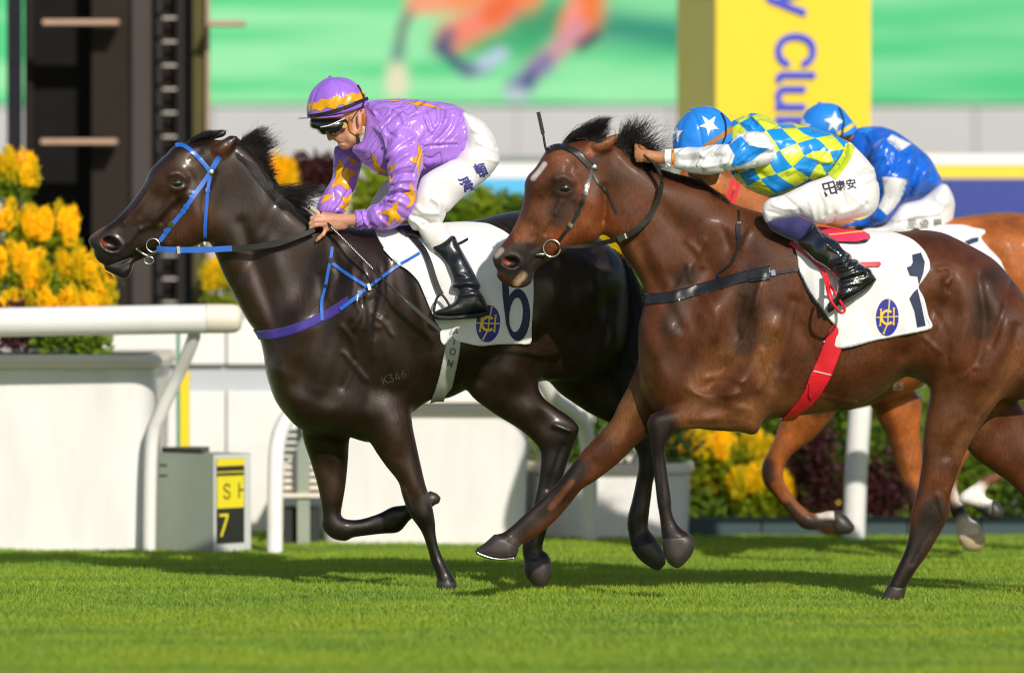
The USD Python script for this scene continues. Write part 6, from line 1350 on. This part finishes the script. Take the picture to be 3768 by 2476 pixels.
# cap
helm1 = r1.garment('helmet', 'helmet_purple', [('B', '215,600 208,470 205,385 220,300 252,220 330,142 400,98 440,88 520,90 620,112 700,170 762,250 795,320 800,400 760,520 600,600 400,640', '300,360,.10,.098 480,330,.1,.112 650,330,.10,.108 750,380,.07,.085', dict(k=0.01))], cuts=[('B', '100,478 290,474 420,460 600,428 740,385 900,320 900,900 100,900')],
    strokes=[('B', [('440,92 500,180 520,260 560,400', .004, -.003), ('420,95 300,200 262,330', .004, -.003), ('460,90 640,150 740,300', .004, -.003)])], under=False)
h1D = Drape(helm1)
r1.patch('cap_band', h1D, 'B', '212,345 250,325 290,335 345,290 400,305 480,265 560,285 630,235 690,245 740,205 772,290 745,292 700,320 640,315 590,355 520,350 470,395 390,375 330,415 270,395 215,425', 'gold_silk')
r1.band('elastic', h1D, 'B', '210,463 300,452 420,428 600,372 700,328 790,288', 32, 'matt_black', lift=0.004)
r1.band('elastic', h1D, 'B', '690,160 735,235 752,310 735,390', 16, 'matt_black', lift=0.006)
obj('button', sphere(W3('B', [[432, 86]], YA)[0], 0.009, 2, (1, 1, .6)), 'helmet_purple', r1.t, smooth=True)
pk = []
for u in np.linspace(-1, 1, 15):
    e = math.sqrt(max(1 - u * u, 0))
    back = W3('B', [[330 + 230 * abs(u), 470 - 18 * abs(u)]], YA + .098 * u)[0]; front = W3('B', [[340 + 160 * abs(u) - 215 * e, 466 + 20 * e]], YA + .105 * u)[0]
    pk.append([back + [0, 0, .003], front + [0, 0, .002], front - [0, 0, .002], back - [0, 0, .002]])
obj('peak', loft(np.array(pk)), 'helmet_purple', r1.t, smooth=30)
gog1 = r1.garment('goggles', 'gloss_black', [('B', '240,500 330,488 470,474 590,476 616,520 602,568 560,615 500,650 455,660 420,646 380,652 336,640 302,602 252,586 236,558', '300,550,.03,.082 420,570,.04,.092 560,550,.04,.088', dict(k=0.01, p=2.4))], under=False)
g1D_ = Drape(gog1, body1)
c = on(g1D_, 'B', '565,552', 0.002, YA)[0]
v_ = trimesh.creation.cylinder(0.0125, 0.006, sections=24); v_.apply_transform(trimesh.transformations.rotation_matrix(math.pi / 2, (1, 0, 0))); v_.apply_translation(c)
gv = obj('vent', v_, 'brass', r1.t, smooth=40)
r1.band('goggle_strip', g1D_, 'B', '336,568 420,552 500,515 566,486', 9, 'thin_white', lift=0.002)
ear_D = Drape(body1, helm1)
r1.band('ear_strap', ear_D, 'B', '630,470 618,540 632,600 690,632 728,600 752,530 752,440', 38, 'tan_leather', lift=0.003, thick=0.004)
r1.band('chin_strap', ear_D, 'B', '690,630 700,690 705,740', 26, 'matt_black', lift=0.006, thick=0.008); r1.band('chin_strap', ear_D, 'B', '640,490 700,400 740,372', 10, 'matt_black', lift=0.007)
r1.patch('strap_buckle', ear_D, 'B', '616,490 640,484 646,510 622,514', 'steel', lift=0.008)
r1.band('collar', Drape(body1, shirt1), 'B', '752,560 742,640 716,706', 26, 'knit_white', lift=0.003, thick=0.004)
for chx, at, hh, rot in (('潘', (1740, 1120), 150, -58), ('頓', (1880, 985), 145, -52)):
    obj('lettering', br1D.patch(place(glyphs(chx, stroke=3), 'B', at, hh, rot + 42, YA - .15, wide=0.8, shear=-0.25), 0.001, 0.001, step=0.02), 'ink_blue', r1.t)
# his whip
wh = thing('whip', 'black riding whip held by the jockey in purple, hanging along the horse shoulder', 'whip')
a_, b_, c_, d_ = W3('V', [[572, 622]], YA - .128)[0], W3('V', [[655, 690]], YA - .13)[0], W3('E', [[1100, 742]], YA - .33)[0], W3('E', [[1412, 1012]], YA - .36)[0]
obj('shaft', tube(np.array([b_, b_ * .6 + c_ * .4 + [0, -.02, 0], c_ , c_ * .6 + d_ * .4]), [0.0055, 0.005, 0.004, 0.003], sides=8), 'black_leather', wh, smooth=True)
obj('handle', tube(np.array([a_, a_ * .5 + b_ * .5, b_]), [0.0125, 0.012, 0.012]), 'grip_tan', wh, smooth=True)
for t_ in (0.0, 0.9): q = a_ + (b_ - a_) * t_; obj('handle_cap', tube(np.array([q, q + (b_ - a_) * .12]), 0.0142), 'black_leather', wh, smooth=40)
obj('flap', ribbon(np.array([c_, c_ * .5 + d_ * .5 + [0, -.004, 0], d_]), [0.014, 0.017, 0.017], 0.006, side=(.7, 0, .7)), 'matt_black', wh, smooth=30)
obj('cord_binding', tube(np.array([b_ * .82 + c_ * .18 + [0, -.018, 0], b_ * .6 + c_ * .4 + [0, -.021, 0], b_ * .35 + c_ * .65 + [0, -.016, 0]]), 0.0052, sides=8), 'black_leather', wh, smooth=True)
for k in range(30):
    t_ = 0.16 + 0.018 * k
    q = b_ * (1 - t_) + c_ * t_ + np.array([0, -.021 - 0.004, 0])
    obj('binding_tie', box(q[0] - .0022, q[0] + .0022, q[1] - .002, q[1] + .001, q[2] - .0028, q[2] + .0028), 'thin_white', wh)

# ---- lime and blue checks
r2 = Rider('person', 'jockey in lime and blue chequered silks and starred blue cap, lying low on the bay', YB, 'D', (-140, 1760), (60, 1650))
L_T = '575,200 620,175 680,142 740,134 830,148 910,202 1050,213 1150,233 1280,272 1400,322 1472,392 1462,440 1400,520 1345,575 1290,602 1200,640 1100,672 1010,720 920,750 860,750 800,730 740,708 650,650 575,585 555,500 540,400 545,280'
LAT = np.array([(0,0,830,260),(1,0,945,245),(2,0,1055,240),(3,0,1150,232),(0,1,930,405),(1,1,1060,355),(2,1,1190,315),(3,1,1310,293),(0,2,1025,525),(1,2,1113,445),(2,2,1290,410),(3,2,1405,395),(-1,2,905,575),(0,3,1145,605),(-1,3,1045,670),(-2,2,790,615),(-2,3,910,722),(1,3,1225,500),(2,3,1330,500),(-1,1,840,465),(-2,1,740,530)], float)
from scipy.interpolate import RBFInterpolator
lat = RBFInterpolator(LAT[:, 2:] / 1000, LAT[:, :2], kernel='thin_plate_spline', smoothing=1e-4)
def uv2(v):
    n = to_photo(v)
    return lat(np.stack([(n[:, 0] - 2400) * 1.98333, (n[:, 1] - 350) * 1.98333], 1) / 1000) + 20.0
shirt2 = r2.garment('shirt', 'check_silk', [('D', L_T, '620,330,.1,.11 720,420,.14,.17 900,470,.15,.185 1100,460,.15,.18 1300,420,.12,.165 1420,440,.08,.15', dict(k=0.02))],
    strokes=[('D', [('740,150 800,200 830,260', .010, .006), ('700,150 760,230', .008, -.006), ('640,190 720,220', .010, .006), ('830,280 930,330 1000,300', .02, .004), ('900,420 940,540 900,640', .02, -.004), ('1140,330 1180,450 1160,560', .02, .004), ('1000,560 1100,540 1280,590', .010, .004), ('1180,460 1260,490 1330,480', .008, .005), ('1180,490 1260,520', .007, -.004), ('650,560 760,640 900,700', .02, .005), ('700,530 840,600', .010, -.004)])],
    ripple=(0.002, 14.0, 8), uv=uv2)
L_S = '150,408 200,388 280,380 350,380 450,362 560,350 600,312 640,282 720,264 800,274 860,318 896,395 884,470 835,512 740,534 620,548 500,572 400,584 300,574 220,548 158,522'
slv2 = r2.garment('sleeve', 'white_silk', [('D', L_S, '760,390,.06,.06,-.18 600,450,.055,.055,-.19 400,470,.05,.05,-.15 220,470,.045,.045,-.11', dict(k=0.01))],
    strokes=[('D', [('200,430 320,420 440,400', .010, .005), ('220,480 360,470 520,450', .009, -.005), ('250,520 400,520 560,500', .010, .005), ('560,360 560,440 520,540', .008, -.004), ('620,300 640,400 600,520', .009, .005), ('680,290 720,360 860,400', .010, .006), ('700,460 780,440 870,420', .010, -.005), ('720,320 780,350 860,350', .008, -.004), ('340,430 420,480 500,470', .008, .004)])],
    ripple=(0.003, 18.0, 9))
r2.garment('sleeve', 'white_silk', [('D', '300,420 450,400 600,330 700,320 720,430 600,500 450,540 320,540', '640,410,.055,.055,.18 450,470,.05,.05,.15 320,480,.045,.045,.1', dict(k=0.01))])
breech2 = r2.garment('breeches', 'breeches_white', [
    ('D', '1430,345 1492,378 1560,448 1612,510 1648,585 1668,670 1664,765 1640,830 1592,872 1500,897 1380,922 1280,940 1215,946 1180,930 1100,890 1050,880 960,900 880,916 850,945 822,930 802,880 796,838 815,790 860,755 940,736 1040,688 1140,640 1240,605 1320,560 1380,480', '1540,620,.12,.165,0 1420,720,.1,.1,-.1 1250,770,.085,.085,-.16 1000,800,.07,.068,-.2 880,850,.05,.055,-.21', dict(k=0.02)),
    ('D', '1400,560 1200,620 1000,680 850,760 820,850 900,900 1100,860 1300,880 1500,850', '1400,700,.09,.09,.1 1100,760,.08,.075,.16 900,820,.06,.06,.2', dict(k=0.02))],
    strokes=[('D', [('1320,680 1380,720 1400,790', .008, -.005), ('1250,700 1320,760 1340,840', .008, .004), ('1400,650 1480,740 1560,800', .009, -.005), ('1370,640 1450,720 1540,800', .008, .005), ('1200,720 1240,800 1250,880', .009, -.004), ('1130,740 1160,830 1180,920', .009, .004), ('1540,640 1620,600', .009, .004), ('1480,560 1560,520 1620,540', .010, .004), ('1500,600 1600,580 1650,620', .008, -.004), ('870,800 950,830 1040,830', .008, .004), ('840,850 920,870', .006, -.003), ('930,760 1000,740 1100,700', .012, .003), ('1080,860 1000,780 960,750', .008, -.004), ('1560,760 1480,830 1380,860', .012, .004), ('1290,860 1260,930', .007, .005), ('1330,870 1320,930', .006, -.004)])], ripple=(0.0018, 15.0, 10))
r2.garment('stocking', 'navy_stocking', [('D', '835,925 900,905 1000,885 1062,878 1120,900 1186,930 1150,990 1090,1070 1020,1060 930,1020 868,980', '920,950,.06,.06,-.215 1080,990,.055,.055,-.235', dict(k=0.02))])
boot2 = r2.garment('boot', 'patent_black', [('G', '803,265 850,205 910,138 962,180 1060,250 1112,310 1180,365 1250,420 1290,440 1312,480 1328,506 1285,548 1195,606 1120,650 1085,690 1050,725 1012,738 996,704 1008,664 1040,636 1062,590 1066,540 1042,490 990,430 900,370', '880,230,.055,.055,-.255 1020,330,.05,.052,-.285 1150,450,.055,.05,-.31 1250,490,.04,.042,-.31 1100,600,.045,.045,-.32 1030,700,.03,.035,-.31', dict(k=0.015))],
    strokes=[('G', [('1010,400 1080,390 1130,350', .007, .007), ('1040,430 1110,410 1160,370', .006, -.006), ('1060,450 1150,430 1190,390', .007, .007), ('1070,500 1150,470 1230,450', .007, .006), ('1080,520 1160,500 1240,480', .006, -.006), ('1080,560 1150,540 1210,540', .006, .004), ('950,210 1010,280 1090,330', .006, -.004), ('930,200 1000,280 1070,330', .008, .005), ('1070,610 1130,600 1200,570', .008, .004)])], ripple=(0.003, 22.0, 12))
r2.garment('boot_sole', 'matt_black', [('G', '1326,500 1336,514 1290,568 1200,630 1130,672 1098,694 1078,676 1116,644 1192,600 1282,544', '1250,560,.015,.038,-.31 1120,655,.015,.042,-.32', dict(k=0.01))], under=False)
S = r2.skin
S.inflate('D', '230,160 330,100 450,105 560,190 600,270 640,330 640,420 560,480 500,560 470,640 420,660 380,640 350,600 300,560 200,420 180,300', '380,250,.085,.078 560,360,.06,.06 450,560,.05,.055', k=0.01)
fingers(S, 'D', YB, [[(200, 465, -.11, .03), (60, 458, -.10, .026), (-30, 450, -.095, .027)], [(-30, 435, -.095, .02), (-80, 425, -.092, .015)], [(-30, 460, -.096, .02), (-80, 455, -.094, .015)], [(-80, 420, -.095, .0105), (-110, 400, -.085, .0098), (-118, 370, -.065, .009)], [(-82, 440, -.097, .0108), (-115, 425, -.088, .01), (-125, 395, -.066, .009)], [(-82, 460, -.097, .0105), (-114, 452, -.09, .0098), (-126, 425, -.068, .009)], [(-78, 478, -.095, .0095), (-106, 478, -.088, .0088), (-118, 455, -.07, .008)], [(-40, 420, -.08, .012), (-70, 395, -.06, .011), (-95, 375, -.045, .01)],
    [(320, 500, .1, .027), (300, 570, .09, .025), (330, 610, .07, .024)], [(330, 600, .08, .011), (360, 640, .05, .010), (380, 640, .02, .009)], [(345, 590, .08, .011), (385, 625, .05, .010), (405, 628, .02, .009)], [(360, 580, .08, .011), (405, 610, .05, .010), (425, 612, .02, .009)], [(320, 590, .08, .0095), (345, 640, .06, .009), (362, 648, .03, .008)], [(310, 560, .05, .012), (330, 580, .03, .011), (350, 600, .01, .010)]])
body2 = r2.body('tan_skin')
sl2D, sh2D, br2D, bt2D = Drape(slv2), Drape(shirt2), Drape(breech2), Drape(boot2)
for p in ('556,365 600,335 645,300 705,370 770,385 852,392 782,432 735,472 655,512 572,522 600,440',): r2.patch('star', sl2D, 'D', p, 'sky_silk')
r2.band('wrist_band', Drape(body2, slv2), 'D', '118,398 112,460 122,522', 46, 'knit_white', lift=0.003, thick=0.004); r2.band('wrist_band', Drape(body2, slv2), 'D', '150,402 146,460 152,522', 16, 'orange_band', lift=0.004, thick=0.004)
r2.band('waist_band', Drape(shirt2, breech2), 'D', '1448,362 1420,440 1370,520 1306,598', 70, 'lime_silk', lift=0.002, thick=0.003)
r2.band('boot_top', bt2D, 'G', '806,262 850,208 908,142', 12, 'gloss_black', lift=0.002)
helm2 = r2.garment('helmet', 'helmet_blue', [('D', '285,103 360,86 430,86 500,120 560,175 600,235 616,290 630,380 560,480 440,520 300,520 180,480 152,400 147,350 150,290 172,222 220,158', '300,300,.10,.108 420,290,.1,.112 520,300,.09,.1 240,380,.09,.1', dict(k=0.01))], cuts=[('D', '0,404 340,404 480,396 530,372 584,334 614,290 720,200 800,700 0,700')],
    strokes=[('D', [('290,110 340,220 370,390', .004, -.003), ('290,110 420,120 560,200', .004, -.003), ('280,110 220,220 190,390', .004, -.003)])], under=False)
h2D = Drape(helm2)
for p in ('365,148 420,185 468,150 450,210 490,248 432,245 410,300 398,240 340,228 392,206', '178,225 195,258 230,255 200,290 192,345 175,312 152,330 164,282 151,262 172,258'): r2.patch('star', h2D, 'D', p, 'white_silk')
r2.band('cap_band', h2D, 'D', '372,384 430,350 500,305 560,262 602,222', 34, 'tan_leather'); r2.band('elastic', h2D, 'D', '508,128 535,190 540,270 525,330 496,376', 13, 'matt_black', lift=0.004)
obj('button', sphere(W3('D', [[286, 102]], YB)[0], 0.009, 2, (1, 1, .7)), 'helmet_blue', r2.t, smooth=True)
for chx, at, hh, rot in (('田', (1290, 685), 100, -15), ('泰安', (1408, 655), 76, -8)):
    obj('lettering', br2D.patch(place(glyphs(chx, stroke=2), 'D', at, hh, rot, YB - .15, wide=1.0), 0.001, 0.001, step=0.02), 'ink_black', r2.t)
wh2 = thing('whip', 'black whip upright behind the bay head', 'whip')
q = W3('C', [[585, 132], [598, 190], [622, 300], [645, 420], [700, 560], [800, 620]], YB + .22)
obj('shaft', tube(q, 0.0055, sides=8), 'black_leather', wh2, smooth=True); obj('flap', ribbon(q[:3], 0.017, 0.008, side=(1, 0, 0)), 'matt_black', wh2, smooth=30)

# ---- royal blue with white diamonds
r3 = Rider('person', 'jockey in royal blue silks with white diamonds on the chestnut, behind', YC, 'D', (850, 2300), (30, 1300), 0.005)
shirt3 = r3.garment('shirt', 'royal_silk', [('D', '1470,270 1510,240 1560,230 1680,233 1770,268 1860,320 1950,390 2030,470 2082,560 2116,630 2082,692 1990,732 1900,752 1780,790 1680,760 1600,680 1520,560 1450,440 1440,340', '1520,330,.1,.1 1650,400,.14,.18 1800,500,.15,.185 1950,600,.13,.17', dict(k=0.02)),
    ('D', '1600,420 1640,350 1720,330 1800,385 1850,490 1856,620 1830,720 1770,830 1720,900 1680,940 1600,966 1500,962 1400,960 1440,930 1550,898 1620,840 1655,760 1620,600', '1720,450,.07,.07,-.17 1760,620,.065,.065,-.22 1690,880,.05,.05,-.23 1480,945,.04,.04,-.16', dict(k=0.012))],
    strokes=[('D', [('1700,300 1640,420 1600,480', .012, .006), ('1880,370 1880,480 1860,620', .014, .006), ('1960,440 1920,560 1880,700', .014, -.006), ('2020,520 1960,620 1920,720', .014, .006), ('1560,260 1600,340', .012, .005), ('1700,450 1720,560 1700,620', .012, .005), ('1780,420 1790,540', .01, -.005)])], ripple=(0.003, 16.0, 14))
breech3 = r3.garment('breeches', 'breeches_white', [('X', '1000,420 1070,392 1122,440 1157,540 1150,640 1132,720 1090,790 1000,820 850,840 700,840 520,830 380,810 368,780 400,760 560,740 640,650 720,560 880,520', '1020,620,.12,.165,0 850,680,.1,.1,-.1 650,760,.07,.075,-.18 430,785,.03,.04,-.2', dict(k=0.02))],
    strokes=[('X', [('640,700 800,660 1000,640 1060,560', .008, .006), ('660,720 820,690 1010,665', .007, -.005), ('1000,520 1080,560', .012, .004)])], ripple=(0.002, 14.0, 15))
S = r3.skin
S.inflate('D', '1180,110 1300,80 1400,130 1460,230 1500,290 1480,360 1430,345 1390,330 1330,340 1250,320 1190,240', '1330,200,.085,.078 1440,310,.05,.055', k=0.01)
fingers(S, 'D', YC, [[(1450, 945, -.15, .03), (1370, 930, -.13, .026), (1300, 915, -.12, .025)], [(1300, 905, -.12, .011), (1265, 900, -.11, .010), (1255, 920, -.09, .009)], [(1300, 915, -.12, .011), (1262, 915, -.11, .010), (1255, 932, -.09, .009)], [(1300, 925, -.12, .011), (1265, 930, -.11, .010), (1260, 945, -.09, .009)], [(1305, 935, -.12, .010), (1275, 945, -.11, .009), (1272, 955, -.09, .008)], [(1310, 900, -.1, .012), (1275, 890, -.08, .011), (1262, 900, -.06, .01)]])
body3 = r3.body('tan_skin')
s3D, br3D = Drape(shirt3), Drape(breech3)
r3.patch('diamond', s3D, 'X', '575,42 640,-15 690,12 800,66 690,132 640,84', 'white_silk'); r3.patch('sleeve_panel', s3D, 'X', '540,340 650,345 738,362 745,412 702,510 642,592 582,656 545,620 512,590 560,480', 'white_silk')
r3.patch('collar_patch', s3D, 'D', '1500,262 1560,236 1640,240 1600,262 1540,276', 'sky_silk')
helm3 = r3.garment('helmet', 'helmet_blue', [('D', '1218,60 1300,60 1370,84 1430,150 1472,210 1500,255 1490,340 1385,400 1250,380 1100,320 1068,240 1072,205 1092,160 1142,100', '1230,200,.1,.106 1340,220,.1,.112 1430,260,.07,.09', dict(k=0.01))], under=False, cuts=[('D', '900,300 1290,310 1385,310 1462,292 1496,250 1600,180 1700,600 900,600')])
h3D = Drape(helm3)
for p in ('1340,112 1356,165 1406,190 1362,215 1352,266 1322,232 1290,262 1304,206 1256,180 1316,165', '1110,158 1126,204 1166,216 1140,232 1085,222 1094,196'): r3.patch('star', h3D, 'D', p, 'white_silk')
r3.band('cap_band', h3D, 'D', '1352,286 1420,250 1474,212', 28, 'yellow_silk'); r3.band('elastic', h3D, 'D', '1368,92 1398,180 1392,250 1384,302', 15, 'matt_black', lift=0.004)
obj('button', sphere(W3('D', [[1220, 58]], YC)[0], 0.009, 2, (1, 1, .7)), 'helmet_blue', r3.t, smooth=True)
for chx, at, hh in (('周', (785, 728), 82), ('俊', (892, 722), 80), ('樂', (1005, 716), 80)):
    obj('lettering', br3D.patch(place(glyphs(chx, stroke=1), 'X', at, hh, 0, YC - .15, wide=0.95), 0.001, 0.001, step=0.02), 'ink_grey', r3.t)
